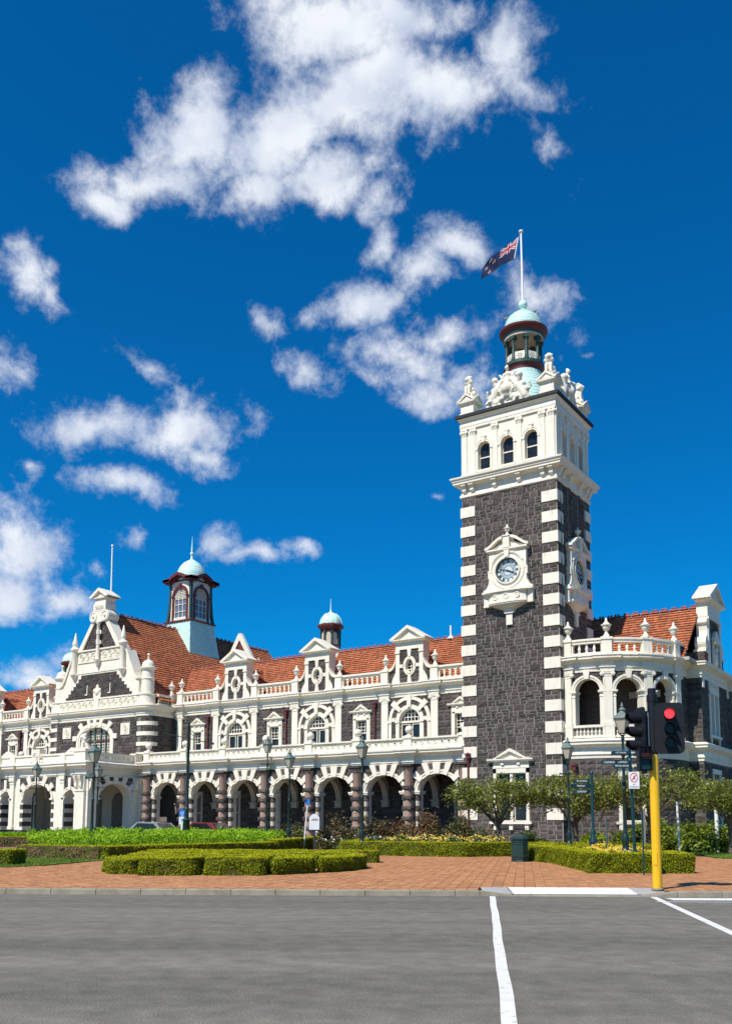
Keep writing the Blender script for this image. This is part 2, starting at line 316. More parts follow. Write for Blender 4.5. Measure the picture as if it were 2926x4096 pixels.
    def sweep(self, path, prof, closed=False):          # moulding: outline prof (out,z) along plan path, out to the left
        m = len(path); P = []; F = []; k = len(prof); offs = []
        for i in range(m):
            p = Vector(path[i]).to_2d()
            pa = Vector(path[i - 1]).to_2d() if (i > 0 or closed) else None
            pb = Vector(path[(i + 1) % m]).to_2d() if (i < m - 1 or closed) else None
            d0 = (p - pa).normalized() if pa is not None else None; d1 = (pb - p).normalized() if pb is not None else None
            d0 = d0 or d1; d1 = d1 or d0
            n0 = Vector((-d0.y, d0.x)); n1 = Vector((-d1.y, d1.x)); mi = n0 + n1
            mi = n0 if mi.length < 1e-6 else mi / max(.2, (1 + n0.dot(n1)))
            offs.append((p, mi))
        for p, mi in offs:
            for o, z in prof: P.append((p.x + mi.x * o, p.y + mi.y * o, z))
        for i in range(m if closed else m - 1):
            j = (i + 1) % m
            for a in range(k): b = (a + 1) % k; F.append((i * k + a, i * k + b, j * k + b, j * k + a))
        if not closed: F += [tuple(range(k)), tuple(reversed(range((m - 1) * k, m * k)))]
        self.add(P, F)
    def mesh(self, name, mats, smooth=False, off=(0, 0, 0)):
        me = bpy.data.meshes.new(name)
        V = [(x - off[0], y - off[1], z - off[2]) for x, y, z in self.v]
        me.from_pydata(V, [], self.f); 
        for m in (mats if isinstance(mats, (list, tuple)) else [mats]): me.materials.append(MATS[m])
        if any(self.mi): me.polygons.foreach_set('material_index', self.mi)
        if smooth: me.polygons.foreach_set('use_smooth', [True] * len(me.polygons)); me.set_sharp_from_angle(angle=R(40))
        me.update(); return me
WLOC = {}
def link(name, data, parent=None, loc=(0, 0, 0)):
    o = bpy.data.objects.new(name, data); COL.objects.link(o)
    if parent is not None:
        o.parent = parent; pl = WLOC[parent.name]; o.location = (loc[0] - pl[0], loc[1] - pl[1], loc[2] - pl[2])
    else: o.location = loc
    WLOC[o.name] = tuple(loc); return o
def thing(name, label, cat, loc=(0, 0, 0), group=None):
    o = link(name, None, None, loc); o.empty_display_size = .2; o['label'] = label; o['category'] = cat
    if group: o['group'] = group
    return o
def tag(o, label=None, cat=None, group=None, kind=None):
    if label: o['label'] = label
    if cat: o['category'] = cat
    if group: o['group'] = group
    if kind: o['kind'] = kind
    return o
def root_loc(p):
    while p.parent: p = p.parent
    return WLOC[p.name]
def build(mb, name, m, parent=None, smooth=False, loc=None):
    if loc is None: loc = root_loc(parent) if parent is not None else (0, 0, 0)
    return link(name, mb.mesh(name, m, smooth, loc), parent, loc)
def inst(me, name, parent, loc, rz=0.0, sc=None):
    o = link(name, me, parent, loc); o.rotation_euler = (0, 0, rz)
    if sc: o.scale = sc
    return o
def copy_tree(o, loc, rz=0.0):             # a thing with its parts and sub-parts
    c = o.copy(); COL.objects.link(c); c.location = loc; c.rotation_euler = (0, 0, rz); WLOC[c.name] = tuple(loc)
    for ch in list(o.children):
        k = ch.copy(); COL.objects.link(k); k.parent = c
        for g in list(ch.children):
            q = g.copy(); COL.objects.link(q); q.parent = k
    return c
def vis_score(p):                          # how large a piece at p shows in the picture
    d = Vector(p) - CAM; z = d.dot(fw)
    if z < 1: return 0
    x = d.dot(rt) / z * 3736; y = d.dot(up) / z * 3736 - 838
    if abs(x) > 1480 or abs(y) > 2060: return 0
    return 1.0 / (z * z)
def place_many(unit, items, parent, name, m, nparts=300, stuff=None, hide=None):
    """items: (Matrix, area, facing) -> the nparts that show largest as parts sharing one mesh, the rest joined."""
    sc = []
    for i, (M, area, fac) in enumerate(items):
        p = M.translation; sc.append((-(vis_score(p) * area * fac), i))
    sc.sort(); parts = [i for s, i in sc[:nparts] if s < 0]; ps = set(parts)
    units = unit if isinstance(unit, list) else [unit]
    meshes = [u.mesh(name, m) for u in units]; pl = WLOC[parent.name]
    for i in parts:
        o = bpy.data.objects.new(name, meshes[i % len(meshes)]); COL.objects.link(o); o.parent = parent
        M = items[i][0].copy(); M.translation = M.translation - Vector(pl); o.matrix_local = M
    rest = [i for i in range(len(items)) if i not in ps]
    if rest:
        V = []; F = []
        for k, u in enumerate(units):
            idx = [i for i in rest if i % len(units) == k]
            if not idx: continue
            uv_ = np.array(u.v); uv4 = np.c_[uv_, np.ones(len(uv_))]
            Ms = np.array([np.array(items[i][0]) for i in idx]); W = np.einsum('nij,vj->nvi', Ms, uv4)[:, :, :3].reshape(-1, 3)
            base = sum(len(a) for a in V); V.append(W); nv = len(uv_)
            for j in range(len(idx)):
                o = base + j * nv; F.extend(tuple(o + q for q in f) for f in u.f)
        V = np.concatenate(V) - np.array(root_loc(parent)); me = bpy.data.meshes.new(stuff or name)
        me.from_pydata(V.tolist(), [], F); me.materials.append(MATS[m]); me.update()
        o = link(stuff or (name + '_mass'), me, parent, root_loc(parent)); o['kind'] = 'stuff'
def TRS(loc, rz, sc): return Matrix.LocRotScale(Vector(loc), Matrix.Rotation(rz, 3, 'Z').to_quaternion(), Vector(sc))

# rough faced stone: x -.5...5, y -1 (front) .. 0, z -.5...5
def rough_unit(bulge=.25, seed=0):
    rg = random.Random(seed); u = MB(); g = 3
    P = []; idx = {}
    for i in range(g):
        for k in range(g):
            e = (i in (0, g - 1)) or (k in (0, g - 1))
            x = -.5 + i / (g - 1) + (0 if e else rg.uniform(-.15, .15)); z = -.5 + k / (g - 1) + (0 if e else rg.uniform(-.15, .15))
            y = -.62 + rg.uniform(-.1, .1) if e else -1.0 - rg.uniform(0, bulge)
            if e: x *= .985; z *= .97
            idx[i, k] = len(P); P.append((x, y, z))
    F = [(idx[i, k], idx[i + 1, k], idx[i + 1, k + 1], idx[i, k + 1]) for i in range(g - 1) for k in range(g - 1)]
    b = len(P); P += [(-.5, 0, -.5), (.5, 0, -.5), (.5, 0, .5), (-.5, 0, .5)]
    F += [(idx[0, 0], b, b + 1, idx[2, 0], idx[1, 0]), (idx[2, 0], b + 1, b + 2, idx[2, 2], idx[2, 1]), (idx[2, 2], b + 2, b + 3, idx[0, 2], idx[1, 2]), (idx[0, 2], b + 3, b, idx[0, 0], idx[0, 1])]
    u.add(P, F); return u
ROUGH = [rough_unit(.35, i) for i in range(6)]
def sub_iv(a, b, ivs):
    segs = [(a, b)]
    for (p, q) in ivs:
        out = []
        for (x, y) in segs:
            if q <= x or p >= y: out.append((x, y)); continue
            if p > x: out.append((x, p))
            if q < y: out.append((q, y))
        segs = out
    return segs
def hole_iv(holes, z0, z1):
    ivs = []
    for h in holes:
        if h[0] == 'r':                                    # s0,s1,z0,z1
            if h[3] < z1 - 1e-3 and h[4] > z0 + 1e-3 or (h[3] < (z0 + z1) / 2 < h[4]): ivs.append((h[1], h[2]))
        elif h[0] == 'e':                                  # ellipse half: cs,cz,a,b upper half
            zm = (z0 + z1) / 2 - h[2]
            if -.05 <= zm < h[4]: w = h[3] * math.sqrt(max(0, 1 - (max(zm, 0) / h[4]) ** 2)); ivs.append((h[1] - w, h[1] + w))
        elif h[0] == 'o':                                  # full ellipse
            zm = (z0 + z1) / 2 - h[2]
            if abs(zm) < h[4]: w = h[3] * math.sqrt(1 - (zm / h[4]) ** 2); ivs.append((h[1] - w, h[1] + w))
        elif h[0] == 'f':                                  # function(z) -> allowed (lo,hi)
            lo, hi = h[1]((z0 + z1) / 2); ivs += [(-1e6, lo), (hi, 1e6)]
    return ivs
def stones(T, rz, s0, s1, z0, z1, mode='course', holes=(), ch=(.22, .30), wd=(.35, .75), depth=.06, gap=.030, rnd=None, unit_s=1.0):
    """list of (Matrix, area, facing) for a stone faced wall. T maps (s,n,z); rz turns the unit stone to face out;
    for curved walls rz is a function of s and unit_s metres per s unit."""
    rg = rnd or random; items = []
    def put(a, b, c, d):
        w = (b - a) * unit_s - gap; h = (d - c) - gap
        if w < .05 or h < .04: return
        m = (a + b) / 2; r = rz(m) if callable(rz) else rz
        p = T(m, 0, (c + d) / 2); dp = depth * rg.uniform(.75, 1.35)
        fac = max(.0, Vector((math.sin(r), -math.cos(r), 0)).dot((CAM - Vector(p)).normalized()))
        items.append((TRS(p, r, (w, dp, h)), w * h, fac))
    def fill(c, d, wlo, whi):
        for (x, y) in sub_iv(s0, s1, hole_iv(holes, c, d)):
            x0 = x
            while x0 < y - 1e-6:
                w = rg.uniform(wlo, whi) / unit_s; x1 = x0 + w
                if y - x1 < wlo * .5 / unit_s: x1 = y
                put(x0, x1, c, d); x0 = x1
    z = z0
    while z < z1 - 1e-3:
        h = rg.uniform(*ch)
        if z1 - (z + h) < ch[0] * .6: h = z1 - z
        if mode == 'course': fill(z, z + h, *wd)
        else:
            for (x, y) in sub_iv(s0, s1, hole_iv(holes, z, z + h)):
                x0 = x
                while x0 < y - 1e-6:
                    w = rg.uniform(.5, 1.5) / unit_s; x1 = x0 + w
                    if y - x1 < .3 / unit_s: x1 = y
                    if rg.random() < .3:
                        e = min(x1, x0 + rg.uniform(.45, .8) / unit_s); e = x1 if x1 - e < .15 / unit_s else e
                        put(x0, e, z, z + h); x0 = e; continue
                    k = rg.choice((.36, .5, .5, .64)); 
                    for c, d in ((z, z + h * k), (z + h * k, z + h)):
                        q = x0
                        while q < x1 - 1e-6:
                            e = q + rg.uniform(.24, .72) / unit_s
                            if x1 - e < .14 / unit_s: e = x1
                            put(q, e, c, d); q = e
                    x0 = x1
        z += h
    return items
def ell(cs, cz, a, b, t0=0, t1=180, seg=20): return [(cs + a * math.cos(R(t0 + (t1 - t0) * k / seg)), cz + b * math.sin(R(t0 + (t1 - t0) * k / seg))) for k in range(seg + 1)]
def arch_outline(cs, hw, z0, zs, b, seg=20): return [(cs - hw, z0), (cs + hw, z0)] + ell(cs, zs, hw, b, 0, 180, seg)
def rect(s0, s1, z0, z1): return [(s0, z0), (s1, z0), (s1, z1), (s0, z1)]
def scrollwork(mb, s0, s1, z0, z1, n, r=.045, cell=None, rg=None):   # carved acanthus scroll panel
    rg = rg or random.Random(3); h = z1 - z0; cell = cell or h * 1.05; k = max(1, int(round((s1 - s0) / cell))); cell = (s1 - s0) / k
    mb.box(s0, s1, n - .03, n + .006, z0, z1)
    for i in range(k):
        cs = s0 + cell * (i + .5); cz = (z0 + z1) / 2; sg = 1 if i % 2 else -1; pts = []
        for j in range(22):
            t = j / 21; a = sg * (t * 3.6 * math.pi) + (0 if i % 2 else math.pi); rr = min(h, cell) * .47 * (1 - .82 * t)
            pts.append((cs + rr * math.cos(a), n + .02, cz + rr * math.sin(a)))
        mb.path(pts, [r * (1.15 - .5 * j / 21) for j in range(22)], 5)
        mb.ball((cs, n + .02, cz), r * 1.7, 7, 5)
        for j in range(5):
            a = rg.uniform(0, 6.28); d = rg.uniform(.38, .52) * h
            x = cs + d * math.cos(a); zz = min(z1 - .03, max(z0 + .03, cz + d * math.sin(a)))
            mb.ball((x, n + .01, zz), r * rg.uniform(.9, 1.6), 6, 4, (1.5, .7, 1))
def gz(v): return .12 + .006 * max(0, v - 21.1)
def W(u, v, z=0.0): return (CAM.x + RH.x * u + FH.x * v, CAM.y + RH.y * u + FH.y * v, z)
def WG(u, v, h=0.0): return W(u, v, gz(v) + h)
def unW(p): d = Vector(p) - CAM; return d.dot(RH), d.dot(FH)

# ================================================================== setting
def sheet(name, pts, zf, m, parent=None, kind='structure', nx=1):
    mb = MB(); mb.add([(*W(u, v)[:2], zf(u, v)) for u, v in pts], [tuple(range(len(pts)))])
    o = build(mb, name, m, parent, loc=(0, 0, 0)) if parent is None else build(mb, name, m, parent)
    if parent is None: o['kind'] = kind
    return o
def grid_sheet(name, u0, u1, v0, v1, nv, zf, m, nu=1):
    mb = MB(); P = []; F = []
    for j in range(nv + 1):
        for i in range(nu + 1):
            u = u0 + (u1 - u0) * i / nu; v = v0 + (v1 - v0) * j / nv; P.append((*W(u, v)[:2], zf(u, v)))
    for j in range(nv):
        for i in range(nu): a = j * (nu + 1) + i; F.append((a, a + 1, a + nu + 2, a + nu + 1))
    mb.add(P, F); o = build(mb, name, m); o['kind'] = 'structure'; return o
grid_sheet('ground', -2500, 2500, -2500, 2500, 1, lambda u, v: -.12, 'ground')
road = grid_sheet('road', -160, 160, -70, 21.14, 1, lambda u, v: 0.0, 'asphalt')
grid_sheet('pavement', -160, 2.60, 21.3, 22.3, 1, lambda u, v: gz(v) - .03, 'paverbed'); grid_sheet('pavement', 6.97, 160, 21.3, 22.3, 1, lambda u, v: gz(v) - .03, 'paverbed')
grid_sheet('pavement', -160, 160, 22.3, 141.3, 4, lambda u, v: gz(v) - .03, 'paverbed')
# kerb: real stones with a dropped crossing between u 2.6 and 7.0
def kerb_run(mb, u0, u1, h0, h1):
    P = []
    for u, h in ((u0, h0), (u1, h1)): P += [W(u, 21.10, -.05), W(u, 21.13, h - .02), W(u, 21.16, h), W(u, 21.32, h), W(u, 21.32, -.05)]
    mb.add(P, [(0, 1, 6, 5), (1, 2, 7, 6), (2, 3, 8, 7), (3, 4, 9, 8), (0, 4, 3, 2, 1), (5, 6, 7, 8, 9)])
kerb = thing('kerb', 'long pale concrete kerb between the road and the brick paving', 'kerb', W(0, 21.2)); kerb['kind'] = 'structure'; del kerb['category']; del kerb['label']
u = -60.0
while u < 60:
    L_ = 1.0
    if u + L_ <= 2.55 or u >= 6.94: h0 = h1 = .125
    else: h0 = h1 = .03
    if u < 2.55 < u + L_: L_ = 2.55 - u; h0 = h1 = .125
    if abs(u - 2.55) < 1e-6: L_ = .75; h0, h1 = .125, .03
    elif abs(u - 3.30) < 1e-6: L_ = .85
    if abs(u - 6.15) < 1e-6: L_ = .8; h0, h1 = .03, .125
    elif u < 6.15 < u + L_: L_ = 6.15 - u
    mb = MB(); kerb_run(mb, u + .006, u + L_ - .006, h0, h1)
    build(mb, 'kerb_stone', 'concrete', kerb)
    u += L_
def strip_uv(mb, pts, w, z, nrm=None):       # painted stripe along (u,v) points
    for i in range(len(pts) - 1):
        (a, b), (c, d) = pts[i], pts[i + 1]; l = math.hypot(c - a, d - b); nx, ny = -(d - b) / l * w / 2, (c - a) / l * w / 2
        mb.add([W(a + nx, b + ny, z), W(c + nx, d + ny, z), W(c - nx, d - ny, z), W(a - nx, b - ny, z)], [(0, 1, 2, 3)])
mb = MB(); pts = [(2.83 - (21.08 - v) * .1255 + .006 * math.sin(v * .9) + .004 * math.sin(v * 2.3), v) for v in np.linspace(21.05, -2, 60)]
strip_uv(mb, pts, .125, .005); build(mb, 'crossing_line', 'roadpaint', road)
mb = MB(); strip_uv(mb, [(6.40 - (21.08 - v) * .147, v) for v in np.linspace(21.05, -2, 40)], .15, .005); build(mb, 'crossing_line', 'roadpaint', road)
mb = MB(); strip_uv(mb, [(6.02, 19.62), (60, 19.62)], .10, .009); build(mb, 'edge_line', 'roadpaint', road)
mb = MB(); strip_uv(mb, [(6.55, 20.45), (16, 20.45)], .62, .005); build(mb, 'worn_marking', 'roadpaint', road)
# dropped crossing: white tactile tiles and grey ramp wings
ramp = thing('kerb_ramp', 'dropped kerb ramp with white tactile tiles at the crossing', 'ramp', W(4.8, 21.7)); del ramp['category']; del ramp['label']; ramp['kind'] = 'structure'
mb = MB(); zz = lambda v: .034 + (v - 21.33) * .105
for q in ([(2.62, 21.33), (3.32, 21.33), (3.30, 22.2), (2.72, 22.2)], [(6.13, 21.33), (6.95, 21.33), (6.75, 22.2), (6.06, 22.2)]):
    mb.add([W(a, b, zz(b) + .006) for a, b in q], [(0, 1, 2, 3)])
build(mb, 'ramp_wing', 'rampgrey', ramp)
for i in range(7):
    a = 3.33 + i * .4; mb = MB()
    mb.add([W(a + .008, 21.34, zz(21.34)), W(a + .392, 21.34, zz(21.34)), W(a + .392, 22.16, zz(22.16)), W(a + .008, 22.16, zz(22.16)),
            W(a + .008, 21.34, zz(21.34) + .014), W(a + .392, 21.34, zz(21.34) + .014), W(a + .392, 22.16, zz(22.16) + .014), W(a + .008, 22.16, zz(22.16) + .014)],
           [(4, 5, 6, 7), (0, 1, 5, 4), (1, 2, 6, 5), (2, 3, 7, 6), (3, 0, 4, 7)])
    for p in range(6):
        for q in range(11):
            uu = a + .05 + p * .06; vv = 21.42 + q * .066; z = zz(vv) + .014; r = .017
            mb.add([W(uu - r, vv - r, z), W(uu + r, vv - r, z), W(uu + r, vv + r, z), W(uu - r, vv + r, z), W(uu - r * .6, vv - r * .6, z + .007), W(uu + r * .6, vv - r * .6, z + .007), W(uu + r * .6, vv + r * .6, z + .007), W(uu - r * .6, vv + r * .6, z + .007)],
                   [(4, 5, 6, 7), (0, 1, 5, 4), (1, 2, 6, 5), (2, 3, 7, 6), (3, 0, 4, 7)])
    build(mb, 'tactile_tile', 'tactile', ramp)
# brick paving, one paver after another
pave = thing('brick_paving', 'x', 'x', WG(0, 26)); del pave['category']; del pave['label']; pave['kind'] = 'structure'
ub = MB(); ub.add([(-.5, -.5, -.03), (.5, -.5, -.03), (.5, .5, -.03), (-.5, .5, -.03), (-.485, -.47, 0), (.485, -.47, 0), (.485, .47, 0), (-.485, .47, 0)], [(4, 5, 6, 7), (0, 1, 5, 4), (1, 2, 6, 5), (2, 3, 7, 6), (3, 0, 4, 7)])
items = []; ang = R(-9.6); ca, sa = math.cos(ang), math.sin(ang); rg = random.Random(5)
LAWN_L = [(-60, 31.0), (-11.6, 30.6), (-10.9, 31.6), (-10.0, 36.4), (-12.6, 42), (-60, 42)]
def inside(poly, x, y):
    r = False; n = len(poly)
    for i in range(n):
        (a, b), (c, d) = poly[i], poly[(i + 1) % n]
        if (b > y) != (d > y) and x < (c - a) * (y - b) / (d - b) + a: r = not r
    return r
LAWN_R = [(15.5, 41.0), (40, 41.0), (40, 53.5), (17.2, 53.5)]
for i in range(-78, 90):
    off = rg.uniform(-.065, .065)
    for k in range(-8, 190):
        x = i * .26; y = k * .13 + off
        uu = x * ca - y * sa; vv = 21.2 + x * sa + y * ca
        if vv < 21.40 or vv > 44 or abs(uu) > vv * .42 + 1: continue
        if 2.62 < uu < 6.95 and vv < 22.24: continue
        if inside(LAWN_L, uu, vv) or inside(LAWN_R, uu, vv): continue
        p = WG(uu, vv, rg.uniform(-.003, .004))
        M = Matrix.LocRotScale(Vector(p), (Matrix.Rotation(YAW + ang, 3, 'Z')).to_quaternion(), Vector((.256, .126, 1)))
        items.append((M, 1.0, 1.0))
place_many(ub, items, pave, 'paving_brick', 'paver', 300, 'paving_bricks')
sheet('lawn', LAWN_L, lambda u, v: gz(v) + .02, 'lawn'); sheet('lawn', LAWN_R, lambda u, v: gz(v) + .02, 'lawn')
sheet('forecourt', [(14, 58), (160, 58), (160, 141), (14, 141)], lambda u, v: gz(v) + .006, 'forecourt'); sheet('forecourt', [(-120, 61), (-2.5, 61), (12, 60), (13.5, 141), (-120, 141)], lambda u, v: gz(v) + .006, 'forecourt')
sheet('path', [(-40, 56.5), (60, 52.6), (60, 54.8), (-40, 58.6)], lambda u, v: gz(v) + .012, 'rampgrey')
def grass(name, poly, nb, hh, seed, m='lawn', label=None):
    rg = random.Random(seed); mb = MB(); us = [p[0] for p in poly]; vs = [p[1] for p in poly]; c = 0; t = 0
    while c < nb and t < nb * 20:
        t += 1; vv = rg.uniform(min(vs), max(vs)); lim = vv * .42 + .5; uu = rg.uniform(max(min(us), -lim), min(max(us), lim))
        if not inside(poly, uu, vv): continue
        c += 1; a = rg.uniform(0, 6.28); w = .012; h = hh * rg.uniform(.5, 1.2); p = WG(uu, vv, .02); lx, ly = rg.uniform(-.03, .03), rg.uniform(-.03, .03)
        mb.add([(p[0] - w * math.cos(a), p[1] - w * math.sin(a), p[2]), (p[0] + w * math.cos(a), p[1] + w * math.sin(a), p[2]), (p[0] + lx, p[1] + ly, p[2] + h)], [(0, 1, 2)])
    o = build(mb, name, m); tag(o, label, 'grass', kind='stuff')
grass('lawn_grass', LAWN_L, 14000, .05, 4, 'lawn', 'short mown grass of the left lawn'); grass('lawn_grass', LAWN_R, 9000, .05, 5, 'lawn', 'short mown grass beside the right hand path')

# ================================================================== shared ornaments
def balustershape():
    b = MB(); b.box(-.09, .09, -.09, .09, 0, .05); b.lathe(0, 0, [(.06, .05), (.085, .08), (.05, .12), (.085, .22), (.095, .28), (.07, .36), (.045, .46), (.045, .52), (.075, .55), (.06, .58)], 8, cap=False); b.box(-.09, .09, -.09, .09, .58, .63); return b
BALUSTER = balustershape().mesh('baluster', 'cream', True)
def urnshape():
    b = MB(); b.box(-.27, .27, -.27, .27, 0, .05)
    b.lathe(0, 0, [(.26, .05), (.20, .13), (.11, .28), (.09, .36), (.15, .42), (.23, .52), (.27, .64), (.27, .70), (.36, .75), (.36, .79), (.24, .84), (.14, .93), (.085, 1.02), (.085, 1.10), (.055, 1.19), (0.0, 1.23)], 14); return b
URN = urnshape().mesh('urn', 'cream', True)
def capshape(w):                     # ionic capital, local s,n,z with n outward; origin at pilaster axis on wall face
    b = MB(FRONT(0)); h = .31
    b.box(-w / 2, w / 2, 0, .16, 0, h * .5); b.box(-w / 2 - .10, w / 2 + .10, 0, .22, h * .80, h)
    for s in (-1, 1):
        c = s * (w / 2 + .045)
        for r, n1 in ((.125, .215), (.085, .235), (.04, .25)):
            P = [(c + r * math.cos(t * math.pi / 7), z_ + r * math.sin(t * math.pi / 7)) for t in range(14) for z_ in (h * .5,)]
            b.prism(P, 0, n1)
    b.box(-w / 2 - .05, w / 2 + .05, 0, .20, h * .5, h * .80); return b
def win_grid(mb, s0, s1, z0, z1, n0, n1, nx, nz, t=.035, edge=.06):
    mb.box(s0, s0 + edge, n0, n1, z0, z1); mb.box(s1 - edge, s1, n0, n1, z0, z1)
    mb.box(s0 + edge, s1 - edge, n0, n1, z0, z0 + edge); mb.box(s0 + edge, s1 - edge, n0, n1, z1 - edge, z1)
    for i in range(1, nx): c = s0 + (s1 - s0) * i / nx; mb.box(c - t / 2, c + t / 2, n0, n1 - .004, z0 + edge, z1 - edge)
    for i in range(1, nz): c = z0 + (z1 - z0) * i / nz; mb.box(s0 + edge, s1 - edge, n0, n1 - .008, c - t / 2, c + t / 2)

# ================================================================== clock tower
XW, YD = 6.55, 5.55
tower = thing('clock_tower', 'tall dark basalt clock tower with white quoins, clock faces and green cupola', 'tower', (-3.28, 2.78, .3))
rgT = random.Random(21)
FACES = [(FRONT(0), 0.0, -XW, 0.0, FRONT), (EAST(0), R(90), 0.0, YD, EAST), (BACK(YD), R(180), 0.0, XW, BACK), (WEST(-XW), R(-90), -YD, 0.0, WEST)]
PLANE = [0, 0, YD, -XW]
QW, QP, QH, QT = .95, 1.3167, .70, 22.47
items = []; mbm = MB()
for k, (T, rz, s0, s1, FR) in enumerate(FACES):
    mid = (s0 + s1) / 2; holes = []; hp = []
    if k == 0: holes = [('r', -4.5, -2.05, 1.70, 5.55)]; hp = [rect(-4.3, -2.25, 1.95, 4.95)]
    mbm.T = T; mbm.panel(rect(s0, s1, -.2, 24.4), hp, 0.0)
    items += stones(T, rz, s0 + QW, s1 - QW, .3, 23.1, 'rubble', holes, ch=(.34, .46), depth=.036, gap=.036, rnd=rgT)
    for a, b in ((s0, s0 + QW), (s1 - QW, s1)):
        mbm.box(a + .02 if a == s0 else a, b - .02 if b == s1 else b, 0, .035, .0, 23.1)
        T2 = (lambda T: (lambda s, n, z: T(s, n + .035, z)))(T)
        zs = [(QT, 23.1)] + [(QT - QP * (i + 1), QT - QP * i - QH) for i in range(15)] + [(.3, QT - QP * 15 - QH)]
        for c, d in zs:
            nrow = max(1, int(round((d - c) / .31))); hh = (d - c) / nrow
            for r_ in range(nrow):
                cut = a + (b - a) * (.42 if r_ % 2 else .60)
                for x0, x1 in ((a, cut), (cut, b)):
                    p = T2((x0 + x1) / 2, 0, c + hh * (r_ + .5)); fac = max(0, Vector((math.sin(rz), -math.cos(rz), 0)).dot((CAM - Vector(p)).normalized()))
                    items.append((TRS(p, rz, (x1 - x0 - .042, .036, hh - .042)), (x1 - x0) * hh, fac))
    for c in (mid - .85, mid + .85):
        mbm.box(c - .20, c + .20, 0, .09, 20.0, 23.1); T3 = (lambda T: (lambda s, n, z: T(s, n + .09, z)))(T)
        items += stones(T3, rz, c - .2, c + .2, 20.0, 23.1, 'course', (), ch=(.3, .45), wd=(.25, .42), depth=.045, rnd=rgT)
build(mbm, 'mortar_bed', 'mortar', tower)
place_many(ROUGH, items, tower, 'stone', 'basalt', 300, 'stones')
# white quoin blocks wrap three visible corners and the far one
for (cx, cy, sx, sy) in ((0, 0, -1, 1), (-XW, 0, 1, 1), (0, YD, -1, -1), (-XW, YD, 1, -1)):
    for i in range(16):
        z1 = QT - QP * i; z0 = z1 - QH; o = .105; mb = MB()
        x0, x1 = sorted((cx - sx * o, cx + sx * .95)); y0, y1 = sorted((cy - sy * o, cy + sy * .80))
        mb.box(x0, x1, y0, y1, z0 + .008, z1 - .008); build(mb, 'quoin', 'cream', tower)
RECT = [(-XW, 0), (-XW, YD), (0, YD), (0, 0)]
mb = MB(); mb.sweep(RECT, [(-.1, 23.08), (.05, 23.10), (.13, 23.16), (.13, 23.28), (.07, 23.34), (.06, 23.40), (.05, 23.86), (.20, 23.90), (.40, 23.96), (.47, 23.99), (.47, 24.12), (.52, 24.15), (.55, 24.25), (.62, 24.32), (.63, 24.42), (-.1, 24.50)], True); build(mb, 'main_cornice', 'cream', tower)
def bracket(T, s, w, z0, z1, d):
    mb = MB(T); pr = []
    for k in range(11): t = k / 10; pr.append((d * (.18 + .82 * t ** .6) + .03 * math.sin(t * 9), z0 + (z1 - z0) * t))
    P = []; F = []
    pts = [(.0, z0)] + pr + [(.0, z1)]; m = len(pts)
    for x in (s - w / 2, s + w / 2): P += [(x, a, b) for a, b in pts]
    F = [tuple(range(m)), tuple(reversed(range(m, 2 * m)))] + [(i, m + i, m + (i + 1) % m, (i + 1) % m) for i in range(m)]
    mb.add(P, F); mb.box(s - w / 2 - .03, s + w / 2 + .03, 0, d + .03, z1 - .06, z1); return mb
for k, (T, rz, s0, s1, FR) in enumerate(FACES[:2]):
    L_ = s1 - s0; cs = [.24, .80, L_ / 2 - .85, L_ / 2 + .85, L_ - .80, L_ - .24]
    for c in cs: build(bracket((lambda T: (lambda s, n, z: T(s, n + .05, z)))(T), s0 + c, .26, 23.42, 23.92, .34), 'bracket', 'cream', tower)
# belfry stage
BZ0, BZ1 = 24.44, 28.0
mb = MB(); mbr = MB()
for k, (T, rz, s0, s1, FR) in enumerate(FACES):
    mid = (s0 + s1) / 2; sp = 1.66 if k in (0, 2) else 1.40; mb.T = mbr.T = T
    cen = [mid - sp, mid, mid + sp]; hs = [arch_outline(c, .43, 24.82, 26.29, .43, 14) for c in cen]
    mb.panel(rect(s0, s1, BZ0, BZ1), hs, 0.0)
    for c, h in zip(cen, hs):
        mb.strip(h, -.34, 0)
        mbr.ring(c, 26.29, .44, .44, .57, .57, 0, 180, -.02, .05, 16); mbr.ring(c, 26.29, .57, .57, .62, .62, 0, 180, -.02, .075, 16)
        for sg in (-1, 1): mbr.box(*sorted((c + sg * .44, c + sg * .68)), -.02, .085, 26.20, 26.31); mbr.box(*sorted((c + sg * .44, c + sg * .58)), -.02, .045, 24.82, 26.20)
        mbr.prism([(c - .07, 26.66), (c + .07, 26.66), (c + .11, 27.02), (c - .11, 27.02)], -.02, .12); mbr.box(c - .17, c + .17, -.02, .14, 27.02, 27.12)
        mbr.box(c - .55, c + .55, -.02, .10, 24.70, 24.82); build(mbr, 'arch_moulding', 'cream', tower); mbr = MB(T)
build(mb, 'belfry_wall', 'cream', tower)
